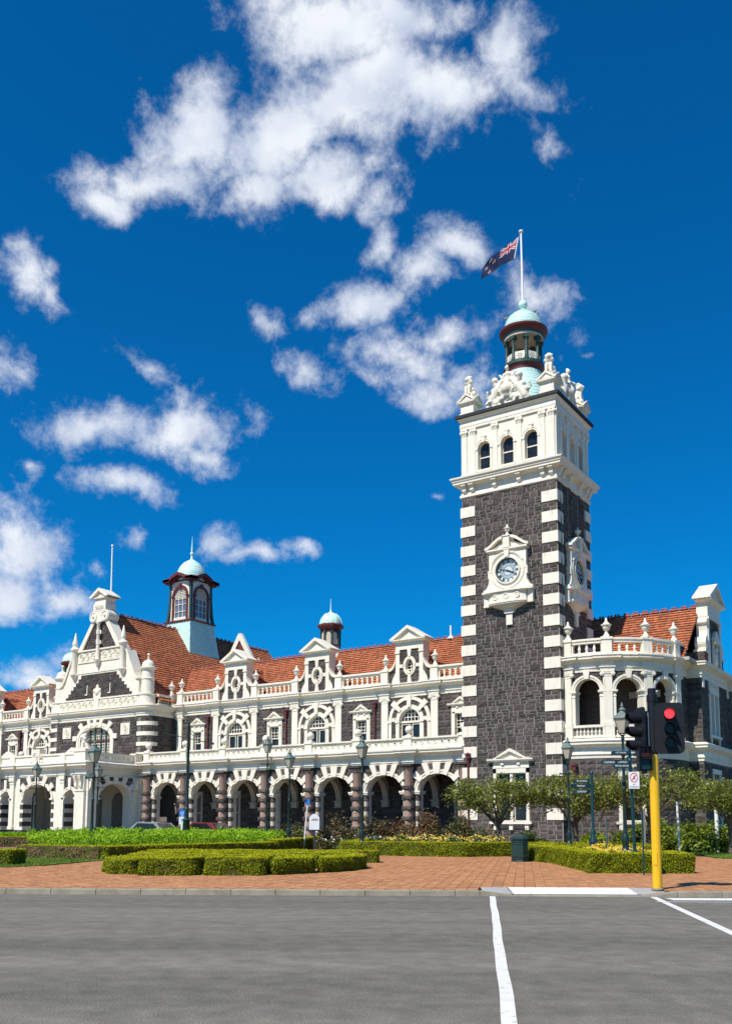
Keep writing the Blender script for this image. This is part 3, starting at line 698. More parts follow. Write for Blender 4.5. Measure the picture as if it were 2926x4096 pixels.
for k, (T, rz, s0, s1, FR) in enumerate(FACES):
    mid = (s0 + s1) / 2; sp = 1.66 if k in (0, 2) else 1.40; L_ = s1 - s0
    for c in (mid - sp, mid, mid + sp):
        mb = MB(T); mb.ring(c, 26.29, .385, .385, .44, .44, 0, 180, -.30, -.24, 14); mb.box(c - .44, c - .385, -.30, -.24, 24.82, 26.29); mb.box(c + .385, c + .44, -.30, -.24, 24.82, 26.29)
        mb.box(c - .385, c + .385, -.30, -.25, 24.82, 24.90); mb.box(c - .385, c + .385, -.30, -.22, 25.68, 25.75); w_ = build(mb, 'belfry_window', 'cream', tower)
        mb = MB(T); mb.prism(arch_outline(c, .41, 24.85, 26.29, .41, 12), -.33, -.29); build(mb, 'pane', 'glass', w_)
    ps = [0.0, .64, L_ / 2 - .85 - .2, L_ / 2 + .85 - .2, L_ - .64 - .4, L_ - .40]
    for a in ps:
        a += s0; mb = MB(T); mb.box(a + .03, a + .37, -.02, .07, 24.74, 27.40); mb.box(a, a + .40, -.02, .11, 24.44, 24.74)
        mb.box(a + .02, a + .38, -.02, .09, 27.36, 27.42); mb.box(a - .02, a + .42, -.02, .13, 27.72, 27.80)
        for q in (-1, 1): mb.prism([(a + .2 + q * .17 + .10 * math.cos(t * math.pi / 6), 27.62 + .10 * math.sin(t * math.pi / 6)) for t in range(12)], 0, .15)
        mb.prism([(a + .06, 27.42), (a + .34, 27.42), (a + .36, 27.72), (a + .04, 27.72)], -.02, .105); mb.ball((a + .2, .10, 27.56), .08, 8, 6)
        build(mb, 'pilaster', 'cream', tower)
mb = MB(); mb.sweep(RECT, [(-.3, 27.80), (.10, 27.80), (.10, 27.95), (.12, 27.97), (.12, 28.12), (.09, 28.14), (.09, 28.33), (.14, 28.37), (.26, 28.53), (-.3, 28.56)], True); build(mb, 'entablature', 'cream', tower)
mb = MB(); mb.sweep(RECT, [(-.4, 28.53), (.24, 28.53), (.36, 28.57), (.36, 28.77), (-.4, 28.80)], True); mb.box(-XW + .3, -.3, .3, YD - .3, 28.56, 28.77); build(mb, 'roof_edge', 'blackedge', tower)
# corner pedestals with four small pediments
for (px, py) in ((-6.10, .35), (-.45, .35), (-.45, YD - .35), (-6.10, YD - .35)):
    mb = MB(); h = .47; mb.box(px - h, px + h, py - h, py + h, 28.76, 29.52); mb.box(px - h - .07, px + h + .07, py - h - .07, py + h + .07, 28.76, 28.92)
    mb.sweep([(px - h, py - h), (px - h, py + h), (px + h, py + h), (px + h, py - h)], [(-.1, 29.50), (.03, 29.50), (.12, 29.58), (.17, 29.60), (.17, 29.68), (-.1, 29.70)], True)
    e = h + .18
    for T in (ROT(px, py, 0), ROT(px, py, R(90))):
        m2 = MB(T)
        m2.prism([(-e, 29.68), (e, 29.68), (e, 29.72), (0, 30.18), (-e, 29.72)], -e + .06, e - .06)
        for sg in (-1, 1):
            n0, n1 = sorted((sg * (e - .07), sg * (e + .02)))
            m2.prism([(-e, 29.66), (-e, 29.76), (0, 30.24), (e, 29.76), (e, 29.66), (e - .06, 29.66), (0, 30.10), (-e + .06, 29.66)], n0, n1)
            m2.prism([(-.22, 29.74), (.22, 29.74), (0, 29.95)], *sorted((sg * (e - .07), sg * (e - .02))))
        mb.v += m2.v; o = len(mb.v) - len(m2.v); mb.f += [tuple(o + i for i in f) for f in m2.f]; mb.mi += m2.mi
    mb.box(px - .34, px + .34, py - .34, py + .34, 30.0, 30.26)
    build(mb, 'pedestal', 'cream', tower)
# copper bell, ring, colonnade, dome
CX, CY = -3.28, 2.78
def scaled(prof, rows):                       # turn a smooth profile into overlapping rows of sheet
    out = []
    for i in range(rows):
        t0, t1 = i / rows, (i + 1) / rows
        def at(t):
            x = t * (len(prof) - 1); k = min(int(x), len(prof) - 2); f = x - k; return (prof[k][0] * (1 - f) + prof[k + 1][0] * f, prof[k][1] * (1 - f) + prof[k + 1][1] * f)
        a = at(t0); b = at(t1); out += [(a[0] + .018, a[1]), (b[0] + .002, b[1])]
    return out
mb = MB(); mb.lathe(CX, CY, scaled([(1.80, 28.76), (1.75, 29.2), (1.66, 29.8), (1.52, 30.5), (1.36, 31.2), (1.24, 31.70), (1.20, 31.96)], 18), 32); build(mb, 'copper_bell', 'copper', tower, True)
mb = MB(); mb.lathe(CX, CY, [(1.16, 31.94), (1.22, 31.95), (1.22, 32.1), (1.26, 32.14), (1.26, 32.24), (1.36, 32.30), (1.30, 32.34)], 32); build(mb, 'maroon_ring', 'maroon', tower, True)
mb = MB(); mb.lathe(CX, CY, [(1.20, 32.33), (1.38, 32.33), (1.38, 32.42), (1.32, 32.46), (1.32, 32.58), (.9, 32.60)], 32); build(mb, 'colonnade_base', 'darkgreen', tower, True)
for i in range(8):
    a = R(-34 + 45 * i + 22); x, y = CX + 1.14 * math.sin(a), CY - 1.14 * math.cos(a)
    mb = MB(); mb.lathe(x, y, [(.17, 32.56), (.17, 32.70), (.12, 32.74), (.125, 32.80), (.11, 32.86), (.10, 33.92), (.135, 33.96), (.12, 34.02), (.15, 34.08)], 12)
    m2 = MB(ROT(x, y, a)); m2.box(-.18, .18, -.18, .18, 34.08, 34.32); mb.add(m2.v, m2.f); build(mb, 'column', 'darkgreen', tower, True)
    a2 = a + R(22.5); mb = MB(ROT(CX + 1.05 * math.sin(a2), CY - 1.05 * math.cos(a2), a2))
    lob = [(-.34, 32.60), (.34, 32.60), (.30, 32.72), (.36, 32.80), (.30, 32.90), (.37, 33.02), (.31, 33.10), (.36, 33.2), (-.36, 33.2), (-.31, 33.10), (-.37, 33.02), (-.30, 32.90), (-.36, 32.80), (-.30, 32.72)]
    fl = [[(q + .05 * math.cos(t * math.pi / 4), z + .05 * math.sin(t * math.pi / 4)) for t in range(8)] for q, z in ((0, 32.9), (.14, 32.9), (-.14, 32.9), (.07, 33.03), (-.07, 33.03), (.07, 32.77), (-.07, 32.77))]
    mb.panel(lob, fl, .03, .06); build(mb, 'balcony_panel', 'cream', tower)
mb = MB(); mb.lathe(CX, CY, [(.0, 34.36), (1.02, 34.36), (1.02, 34.30), (1.32, 34.30), (1.34, 34.46), (.9, 34.5)], 32, cap=False); build(mb, 'cupola_ceiling', 'plaster', tower, True)
mb = MB(); mb.lathe(CX, CY, [(1.3, 34.44), (1.38, 34.46), (1.40, 34.64), (1.3, 34.66)], 32, cap=False); build(mb, 'frieze_ring', 'darkgreen', tower, True)
mb = MB(); mb.lathe(CX, CY, [(1.36, 34.62), (1.43, 34.64), (1.50, 34.74), (1.60, 34.80), (1.64, 34.90), (1.64, 35.00), (1.36, 35.10), (1.2, 35.12)], 40, cap=False); build(mb, 'cupola_eave', 'maroon', tower, True)
mb = MB(); mb.lathe(CX, CY, scaled([(1.28, 35.06), (1.285, 35.28), (1.25, 35.52), (1.17, 35.78), (1.02, 36.02), (.80, 36.24), (.52, 36.44), (.28, 36.58), (.16, 36.70)], 16), 32); build(mb, 'dome', 'copper', tower, True)
mb = MB(); mb.lathe(CX, CY, [(.24, 36.64), (.15, 36.72), (.13, 36.78), (.2, 36.80)], 16); mb.ball((CX, CY, 37.03), .30, 20, 14); build(mb, 'finial_ball', 'copper', tower, True)
# ground floor window of the tower
def sash(T, parent, s0, s1, z0, z1, nx=1, nz=1, rec=-.2, name='window', fm='cream', top_nx=3, top_nz=3, split=.5, gm='glass', edge=.06):
    mb = MB(T); zm = z0 + (z1 - z0) * split
    win_grid(mb, s0, s1, zm, z1, rec, rec + .06, top_nx, top_nz, edge=edge); win_grid(mb, s0, s1, z0, zm + .03, rec - .04, rec + .02, nx, nz, edge=edge)
    w = build(mb, name, fm, parent); mb = MB(T); mb.box(s0 + .01, s1 - .01, rec - .075, rec - .05, z0 + .01, z1 - .01); build(mb, 'pane', gm, w); return w
T = FRONT(0); c = -3.27; mb = MB(T)
mb.box(c - 1.20, c - 1.0, -.02, .12, 1.93, 5.2); mb.box(c + 1.0, c + 1.20, -.02, .12, 1.93, 5.2); mb.box(c - 1.20, c + 1.20, -.02, .12, 4.92, 5.22); mb.box(c - 1.23, c + 1.23, -.02, .14, 5.22, 5.30)
mb.box(c - 1.20, c + 1.20, -.02, .10, 5.30, 5.62); mb.box(c - .09, c + .09, -.25, .06, 1.95, 4.92)
for q in (-1, 1): mb.box(c + q * .55 - .1, c + q * .55 + .1, .10, .22, 5.42, 5.54); mb.box(*sorted((c + q * 1.0, c + q * 1.02)), -.25, 0, 1.95, 4.95)
mb.box(c - 1.02, c + 1.02, -.25, 0.0, 4.92, 4.98)
mb.sweep([(c - 1.55, 0), (c + 1.55, 0)], [(-.05, 5.60), (.14, 5.62), (.30, 5.66), (.34, 5.72), (.34, 5.80), (-.05, 5.82)])
mb.prism([(c - 1.12, 5.80), (c - .97, 5.80), (c, 6.26), (c + .97, 5.80), (c + 1.12, 5.80), (c, 6.44)], -.02, .34); mb.prism([(c - 1.0, 5.80), (c + 1.0, 5.80), (c, 6.30)], -.02, .16)
mb.box(c - 1.40, c + 1.40, -.02, .30, 1.78, 1.93)
for q in (-1, 0, 1): mb.box(c + q * 1.05 - .12, c + q * 1.05 + .12, -.02, .2, 1.42, 1.78)
build(mb, 'window_surround', 'cream', tower)
for q in (-1, 1): sash(T, tower, c + q * .545 - .455, c + q * .545 + .455, 1.95, 4.92, 1, 1, -.2, top_nx=1, top_nz=1)
mb = MB(T); mb.box(c - .98, c + .98, -.32, -.30, 1.95, 3.2); build(mb, 'curtain', 'white', tower)
# clock faces
NUM = ['XII', 'I', 'II', 'III', 'IIII', 'V', 'VI', 'VII', 'VIII', 'IX', 'X', 'XI']
def clock(T, c, hour, minute):
    z = 17.72; mb = MB(T); n = .34
    body = [(c - 1.72, 16.40), (c + 1.72, 16.40), (c + 1.70, 16.55), (c + 1.45, 16.72), (c + 1.32, 17.0), (c + 1.28, 17.35), (c + 1.36, 17.35), (c + 1.36, 17.85), (c + 1.28, 17.85), (c + 1.28, 19.02), (c - 1.28, 19.02), (c - 1.28, 17.85), (c - 1.36, 17.85), (c - 1.36, 17.35), (c - 1.28, 17.35), (c - 1.32, 17.0), (c - 1.45, 16.72), (c - 1.70, 16.55)]
    hole = [(c + .80 * math.cos(t * math.pi / 24), z + .80 * math.sin(t * math.pi / 24)) for t in range(48)]
    mb.panel(body, [hole], n, n + .05)
    mb.ring(c, z, .80, .80, .88, .88, 0, 360, .30, .44, 48); mb.ring(c, z, 1.10, 1.10, 1.16, 1.16, 0, 360, .33, .39, 48); mb.ring(c, z, 1.16, 1.16, 1.24, 1.24, 28, 152, .33, .42, 30)
    for q in (-1, 1): mb.box(*sorted((c + q * .88, c + q * 1.30)), .33, .355, z - .012, z + .012)
    mb.prism([(c - .13, z + .84), (c + .13, z + .84), (c + .19, 19.02), (c - .19, 19.02)], .3, .50)
    mb.sweep([(c - 1.40, 0), (c + 1.40, 0)], [(-.05, 18.98), (n + .02, 18.98), (n + .10, 19.04), (n + .16, 19.06), (n + .16, 19.16), (-.05, 19.18)])
    for q in (-1, 1):                                # broken swan-neck pediment
        lo = []; hi = []
        for k in range(13):
            t = k / 12; s = c + q * (1.50 - 1.22 * t); zz = 19.16 + .66 * (3 * t * t - 2 * t ** 3) - .05 * t
            lo.append((s, zz)); hi.append((s, zz + .16 + .04 * math.sin(math.pi * t)))
        mb.prism(lo + hi[::-1], -.02, n + .18); mb.ball((c + q * .36, .25, 19.80), .15, 10, 8); mb.prism([(c + q * 1.3, 19.16), (c + q * .25, 19.16), (c + q * .25, 19.7), (c + q * .6, 19.5)], -.02, n - .05)
    mb.box(c - .22, c + .22, -.02, n + .18, 19.16, 19.90); mb.box(c - .27, c + .27, -.02, n + .23, 19.90, 19.97)
    build(mb, 'clock_surround', 'cream', tower)
    mb = MB(T); u = urnshape(); o = T(c, .3, 19.97); mb2 = MB(); mb2.add([(x * .62 + o[0], y * .62 + o[1], zz * .62 + o[2]) for x, y, zz in u.v], u.f); build(mb2, 'urn', 'cream', tower, True)
    # bowed balcony under the dial
    mb = MB(T)
    def bow(z0, z1, hw, d, rr=None):
        pl = [(c - hw, 0)] + [(c - hw + .02 + (2 * hw - .04) * k / 16, d * (1 - .35 * (abs(k - 8) / 8) ** 3)) for k in range(17)] + [(c + hw, 0)]; m = len(pl)
        mb.add([(s, n_, z0) for s, n_ in pl] + [(s, n_, z1) for s, n_ in pl], [tuple(reversed(range(m))), tuple(range(m, 2 * m))] + [(i, (i + 1) % m, m + (i + 1) % m, m + i) for i in range(m)])
    bow(16.32, 16.44, 1.76, .72); bow(16.26, 16.32, 1.66, .66); bow(15.74, 16.26, 1.28, .60); bow(15.62, 15.74, 1.34, .66); bow(15.54, 15.62, 1.30, .62)
    for q in (-1, 1): mb.box(c + q * 1.50 - .18, c + q * 1.50 + .18, -.02, .30, 15.55, 16.30); mb.box(c + q * 1.50 - .2, c + q * 1.50 + .2, -.02, .34, 15.50, 15.62)
    pr = [(.26, 14.98), (.34, 15.0), (.36, 15.08), (.44, 15.2), (.74, 15.34), (1.08, 15.46), (1.26, 15.54)]
    for i in range(len(pr) - 1):
        (r0, z0), (r1, z1) = pr[i], pr[i + 1]
        P = []; 
        for r, zz in ((r0, z0), (r1, z1)):
            for k in range(13): a = math.pi * k / 12; P.append((c + r * math.cos(a), .58 * r / 1.26 * math.sin(a) + .02, zz))
        mb.add(P, [(k + 1, k, 13 + k, 13 + k + 1) for k in range(12)])
    mb.prism([(c - .30, 14.98), (c + .30, 14.98), (c + .33, 15.08), (c - .33, 15.08)], -.02, .24); mb.box(c - .21, c + .21, -.02, .16, 14.25, 14.98)
    build(mb, 'clock_balcony', 'cream', tower)
    mb = MB(T)
    for q in (-.72, 0, .72): mb.ring(c + q, 16.02, .13, .13, .19, .19, 0, 360, .45, .64 - abs(q) * .05, 18); mb.ball((c + q, .52, 16.02), .10, 8, 6, (1, .8, 1))
    build(mb, 'roundel', 'cream', tower)
    mb = MB(T); mb.prism([(c + .81 * math.cos(t * math.pi / 24), z + .81 * math.sin(t * math.pi / 24)) for t in range(48)], .10, .22); dial = build(mb, 'dial', 'dialglass', tower)
    mb = MB(T); mb.ring(c, z, .745, .745, .80, .80, 0, 360, .21, .26, 48); mb.ring(c, z, .50, .50, .515, .515, 0, 360, .21, .235, 40); mb.ring(c, z, .735, .735, .75, .75, 0, 360, .21, .235, 40)
    for k in range(12):
        a = math.pi / 2 - k * math.pi / 6; txt = NUM[k]; wtot = sum({'I': .045, 'V': .09, 'X': .09}[ch] for ch in txt); x = -wtot / 2
        def loc(t, r): return (c + r * math.cos(a) + t * math.sin(a), .232, z + r * math.sin(a) - t * math.cos(a))
        for ch in txt:
            w = {'I': .045, 'V': .09, 'X': .09}[ch]; segs = {'I': [(.5, .5)], 'V': [(0, .5), (1, .5)], 'X': [(0, 1), (1, 0)]}[ch]
            for p, q in segs:
                A, B = loc(x + w * p, .72), loc(x + w * q, .535); th = .014
                mb.tube(A, B, th, th, 4)
            x += w
        for t in (0, 1):                            # leading of the opal glass
            b0 = a + t * math.pi / 12; b1 = b0 + math.pi / 6; mb.tube((c + .28 * math.cos(b0), .225, z + .28 * math.sin(b0)), (c + .50 * math.cos(b1), .225, z + .50 * math.sin(b1)), .006, .006, 4); mb.tube((c + .28 * math.cos(b0), .225, z + .28 * math.sin(b0)), (c + .50 * math.cos(2 * b0 - b1), .225, z + .50 * math.sin(2 * b0 - b1)), .006, .006, 4)
    build(mb, 'numerals', 'dialdark', dial)
    for ang, l, w, nm in (((hour + minute / 60) * 30, .46, .045, 'hour_hand'), (minute * 6, .70, .032, 'minute_hand')):
        a = math.pi / 2 - R(ang); mb = MB(T); d = (math.cos(a), math.sin(a)); e = (-d[1], d[0])
        pt = lambda r, t: (c + d[0] * r + e[0] * t, z + d[1] * r + e[1] * t)
        mb.prism([pt(-.14, -w), pt(l * .75, -w * .8), pt(l * .8, -w * 1.4), pt(l, 0), pt(l * .8, w * 1.4), pt(l * .75, w * .8), pt(-.14, w)], .25 if 'hour' in nm else .275, .262 if 'hour' in nm else .287); build(mb, nm, 'dialdark', dial)
clock(FRONT(0), -3.22, 3, 48); clock(EAST(0), 2.70, 3, 48)
# downpipe on the left quoin, green stained conductor on the right one
def downpipe(parent, x, y, z0, z1, big=1.0):
    mb = MB(); mb.tube((x, y, z0), (x, y, z1), .065, .065, 10)
    for z in np.arange(z0 + .5, z1, 1.3): mb.tube((x, y, z), (x, y, z + .06), .085, .085, 10)
    mb.box(x - .13, x + .13, y - .13, y + .08, z1 - .02, z1 + .30); mb.box(x - .18, x + .18, y - .18, y + .10, z1 + .24, z1 + .32)
    mb.ball((x, y - .03, z1 + .36), .05, 8, 6); return build(mb, 'downpipe', 'maroon', parent, True)
downpipe(tower, -6.20, -.16, .3, 5.92)
mb = MB(); mb.tube((.13, .42, 2), (.13, .42, 23.0), .035, .035, 8); build(mb, 'downpipe', 'verdigris', tower)
# lions and arms: carved stone figures
def carved(name, label, cat, blobs, loc, rz, vox=.045, group=None):
    mb = MB()
    for b in blobs:
        if len(b) == 4: mb.ball(b[:3], b[3], 10, 8)
        else: mb.tube(b[:3], b[3:6], b[6], b[7], 8); mb.ball(b[:3], b[6], 8, 6); mb.ball(b[3:6], b[7], 8, 6)
    me = mb.mesh(name, 'creamrelief'); o = link(name, me, None, loc); o.rotation_euler = (0, 0, rz)
    md = o.modifiers.new('merge', 'REMESH'); md.mode = 'VOXEL'; md.voxel_size = vox; md.use_smooth_shade = True
    tag(o, label, cat, group); return o
LION = [(0, .05, .38, .27), (0, -.05, .60, .24), (0, -.12, .80, .20), (0, .18, .22, .26), (-.2, .15, .16, .19), (.2, .15, .16, .19),        # rump, chest
        (-.13, -.20, .55, -.14, -.26, .06, .11, .075), (.13, -.20, .55, .14, -.26, .06, .11, .075), (-.14, -.33, .05, .09), (.14, -.33, .05, .09),
        (-.24, -.12, .06, .10), (.24, -.12, .06, .10), (0, -.12, .98, .235), (0, -.20, 1.02, .18), (0, -.36, .98, .10), (0, -.32, .92, .10), (-.09, -.28, 1.10, .05), (.09, -.28, 1.10, .05),
        (-.17, -.08, 1.16, .08), (.17, -.08, 1.16, .08), (0, -.05, 1.14, .18), (-.18, -.1, .86, .13), (.18, -.1, .86, .13), (0, -.22, .78, .13),
        (.2, .3, .12, .34, .12, .30, .05, .05), (.34, .12, .30, .28, .02, .42, .05, .07)]
for i, (x, y, rz, lb) in enumerate(((-6.10, .30, R(-12), 'carved stone lion on the left front corner of the tower top'), (-.45, .35, R(10), 'carved stone lion on the near right corner of the tower top'), (-.45, YD - .35, R(95), 'carved stone lion on the far right corner of the tower top'))):
    carved('stone_lion', lb, 'statue', LION, (x, y, 30.20), rz, .04, 'lions on the tower pedestals').scale = (1.08, 1.05, 1.10)
def arms_blobs(seed):
    rg = random.Random(seed); B = []
    B += [(-1.45, .1, .10, 1.45, .1, .10, .16, .16), (-1.2, .05, .18, 1.2, .05, .18, .2, .2)]
    for k in range(44): x = rg.uniform(-1.35, 1.35); B.append((x, rg.uniform(-.22, .05), rg.uniform(.15, .95 - .35 * abs(x)), rg.uniform(.07, .14)))
    B += [(0, .0, 1.15, .40), (0, -.05, 1.05, .42), (0, 0, .8, .34), (0, -.02, 1.45, .28)]                                      # shield
    for t in range(20): a = t / 20 * 2 * math.pi; B.append((.46 * math.cos(a), -.22, 1.12 + .52 * math.sin(a), .06))
    B += [(0, 0, 1.75, .20), (0, -.05, 1.95, .17), (-.16, 0, 2.05, .08), (.16, 0, 2.05, .08), (0, -.03, 2.16, .10), (0, -.1, 2.32, .13), (0, -.05, 2.45, .09)]   # helm, crown, crest
    for s in (-1, 1):                                 # lion and unicorn
        B += [(s * .62, .0, 1.25, s * .95, .05, .75, .24, .29), (s * .95, .05, .75, s * 1.08, .05, .45, .29, .27), (s * .62, 0, 1.25, s * .78, -.05, 1.62, .22, .19), (s * .80, -.08, 1.74, .21), (s * .95, .05, 1.2, .2), (s * 1.15, .08, .85, .2), (s * .4, .1, 1.55, .26), (s * .35, .05, .55, .3), (s * .75, .08, .45, .28), (s * 1.2, .1, .35, .22), (s * .68, -.2, 1.70, .10), (s * .88, -.02, 1.82, .08),
              (s * .60, -.1, 1.25, s * .35, -.18, 1.42, .09, .06), (s * .62, -.1, 1.05, s * .36, -.18, .98, .09, .06), (s * 1.05, 0, .55, s * .85, -.08, .22, .13, .08), (s * 1.1, .05, .55, s * 1.28, -.02, .2, .13, .08),
              (s * 1.1, .1, .7, s * 1.45, .1, .95, .06, .05), (s * 1.45, .1, .95, s * 1.38, .05, 1.25, .05, .08)]
        B += [(s * .35, .0, 1.85, .12), (s * .5, -.02, 2.0, .09), (s * .25, 0, 2.0, .1)]
    return B
carved('coat_of_arms', 'white carved coat of arms with supporters on the front edge of the tower top', 'sculpture', arms_blobs(1), (-3.30, .25, 28.72), 0, .042).scale = (1.08, 1.25, 1.14)
carved('coat_of_arms', 'white carved coat of arms on the shaded right edge of the tower top', 'sculpture', [tuple(v * (.86 if (i % 3 == 0) else 1) if i < 6 and not (len(b) == 4 and i == 3) else v for i, v in enumerate(b)) for b in arms_blobs(2)], (-.27, 2.78, 28.72), R(90), .042).scale = (1.05, 1.25, 1.14)
# flagpole and flag
fp = thing('flag_pole', 'white flagpole rising from the green ball on the cupola', 'flagpole', (CX, CY, 37.3))
mb = MB(); mb.tube((CX, CY, 37.25), (CX - .06, CY, 42.35), .085, .065, 12); build(mb, 'pole', 'white', fp, True)
mb = MB(); mb.ball((CX - .06, CY, 42.42), .16, 14, 10, (1, 1, .7)); build(mb, 'truck', 'white', fp, True)
mb = MB(); pts = [Vector((CX - .10, CY - .12, 42.3)), Vector((CX - .42, CY - .20, 40.3)), Vector((CX - .22, CY - .16, 38.8)), Vector((CX - .10, CY - .1, 37.5))]; mb.path([tuple(p) for p in pts], .012, 5); build(mb, 'halyard', 'steel', fp)
def flag():
    NU, NV = 84, 42; mb = MB(); P = []
    hoist_t = Vector((CX - .17, CY - .13, 42.02)); hoist_b = Vector((CX - .48, CY - .18, 40.52)); fly = Vector((-RH.x * .985 + FH.x * .1, -RH.y * .985 + FH.y * .1, 0))
    for j in range(NV + 1):
        for i in range(NU + 1):
            a = i / NU; b = j / NV; base = hoist_t.lerp(hoist_b, b); L_ = 2.62 - .10 * b
            droop = -(1.72 * a - .35 * b * a + .28 * a * a * (1 - b)) ; wv = .13 * a * math.sin(6.2 * a * 1.3 + 2.2 * b) + .05 * a * math.sin(15 * a + 5 * b)
            p = base + fly * (L_ * a * (.97 - .04 * b)) + Vector((0, 0, droop + .06 * a * math.sin(9 * a + 3 * b))) + FH * wv * 1.6
            if a > .86: p += Vector((0, 0, -.35 * (a - .86))) + fly * (-.15 * (a - .86) * (1 - b))
            P.append(tuple(p))
    def star(x, y, cx, cy, r):
        dx, dy = x - cx, y - cy; d = math.hypot(dx, dy); 
        if d > r: return False
        t = (math.degrees(math.atan2(dx, dy)) % 72); t = abs(t - 36) ; return d < r * (.42 + .58 * max(0, (t - 6) / 30) ** 1.6)
    def colour(x, y):                                  # x 0..2, y 0..1 from the top
        for cx, cy, r in ((1.5, .18, .075), (1.30, .44, .07), (1.70, .39, .065), (1.5, .82, .085)):
            if star(x, 1 - y, cx, 1 - cy, r): return 1
            if star(x, 1 - y, cx, 1 - cy, r * 1.45): return 2
        if x < 1 and y < .5:
            if abs(y - .25) < .05 or abs(x - .5) < .05: return 1
            if abs(y - .25) < .085 or abs(x - .5) < .085: return 2
            d1 = abs((y - .25) - (x - .5) * .5) * .894; d2 = abs((y - .25) + (x - .5) * .5) * .894
            if min(d1, d2) < .02: return 1
            if min(d1, d2) < .052: return 2
        return 0
    F = []; mi = []
    for j in range(NV):
        for i in range(NU): a = j * (NU + 1) + i; F.append((a, a + 1, a + NU + 2, a + NU + 1)); mi.append(2 if i < 2 else colour((i + .5) / NU * 2, (j + .5) / NV))
    mb.add(P, F); mb.mi = mi; o = build(mb, 'flag', ['flagblue', 'flagred', 'flagwhite'], None, True, loc=tuple(hoist_t)); tag(o, 'dark blue flag with union canton and red stars blowing left', 'flag')
flag()

# ================================================================== roofs
def tile_unit():
    u = MB(); xs = [-.5, -.22, .10, .36, .5]; zs = [.030, .012, .034, .030, .014]; P = []
    for x, z in zip(xs, zs): P += [(x, 0, z + .062), (x, 1.02, z * .5 + .004), (x, .0, z * .4 - .01)]
    F = []
    for i in range(4): a = 3 * i; F += [(a, a + 3, a + 4, a + 1), (a + 2, a + 5, a + 3, a)]
    F += [(0, 1, 2), (12, 14, 13)]
    u.add(P, F); return u
TILE = tile_unit()
def tiles(o, along, upv, la, lu, tw=.225, te=.30, clip=None, facing=1.0, seed=1):
    """tile matrices on a slope: o lower corner, along/upv unit vectors"""
    along = Vector(along).normalized(); upv = Vector(upv).normalized(); nrm = along.cross(upv); rg = random.Random(seed); out = []
    na = int(la / tw); nu = int(math.ceil(lu / te)); tw = la / na; te = lu / nu
    for j in range(nu):
        for i in range(na):
            p = Vector(o) + along * (tw * (i + .5 + (.0 if j % 2 else .5) * 0)) + upv * (te * j) + nrm * rg.uniform(-.004, .006)
            if clip and not clip(p): continue
            t = rg.uniform(-.012, .012); A = along * math.cos(t) + upv * math.sin(t)
            M = Matrix(((A.x * tw * .99, upv.x * te, nrm.x, p.x), (A.y * tw * .99, upv.y * te, nrm.y, p.y), (A.z * tw * .99, upv.z * te, nrm.z, p.z), (0, 0, 0, 1)))
            out.append((M, tw * te, facing))
    return out
def ridge_mesh():
    b = MB(); n = 8; P = []
    for x in (-.29, .29):
        for k in range(n + 1): a = math.pi * k / n; P.append((x, .13 * math.cos(a), .12 * math.sin(a) - .03))
    b.add(P, [(k, k + 1, n + 2 + k, n + 1 + k) for k in range(n)])
    for x in (-.08, .12): b.ball((x, 0, .16), .085, 8, 6, (1, .6, 1)); b.box(x - .06, x + .06, -.03, .03, .06, .16)
    return b
RIDGE = ridge_mesh().mesh('ridge_tile', 'ridge', True)
def ridge_row(parent, p, q, step=.58):
    p = Vector(p); q = Vector(q); n = int((q - p).length / step); a = math.atan2(q.y - p.y, q.x - p.x)
    for i in range(n): inst(RIDGE, 'ridge_tile', parent, tuple(p.lerp(q, (i + .5) / n)), a)
def bed(parent, quads, name='roof_bed', m='tilebed'):
    mb = MB()
    for q in quads: mb.add(q, [tuple(range(len(q)))])
    return build(mb, name, m, parent)
ROCK = None
def rock_unit():
    rg = random.Random(11); b = MB(); g = 4; idx = {}; P = []
    def vid(i, j, k):
        key = (i, j, k)
        if key not in idx:
            e = lambda t: -.5 + t / g
            x, y, z = e(i), e(j), e(k); c = sum(1 for t in (i, j, k) if t in (0, g)); s_ = .93 if c >= 2 else 1.0 + rg.uniform(0, .10)
            idx[key] = len(P); P.append((x * s_ + rg.uniform(-.015, .015), y * s_ + rg.uniform(-.015, .015), z * s_ + rg.uniform(-.03, .03)))
        return idx[key]
    F = []
    for a in range(g):
        for c in range(g):
            F += [(vid(a, 0, c), vid(a + 1, 0, c), vid(a + 1, 0, c + 1), vid(a, 0, c + 1)), (vid(a, g, c + 1), vid(a + 1, g, c + 1), vid(a + 1, g, c), vid(a, g, c)),
                  (vid(0, a, c + 1), vid(0, a + 1, c + 1), vid(0, a + 1, c), vid(0, a, c)), (vid(g, a, c), vid(g, a + 1, c), vid(g, a + 1, c + 1), vid(g, a, c + 1)),
                  (vid(a, c + 1, 0), vid(a + 1, c + 1, 0), vid(a + 1, c, 0), vid(a, c, 0)), (vid(a, c, g), vid(a + 1, c, g), vid(a + 1, c + 1, g), vid(a, c + 1, g))]
    b.add(P, F); return b
ROCKM = rock_unit().mesh('rock_block', 'basalt')
GF = .40
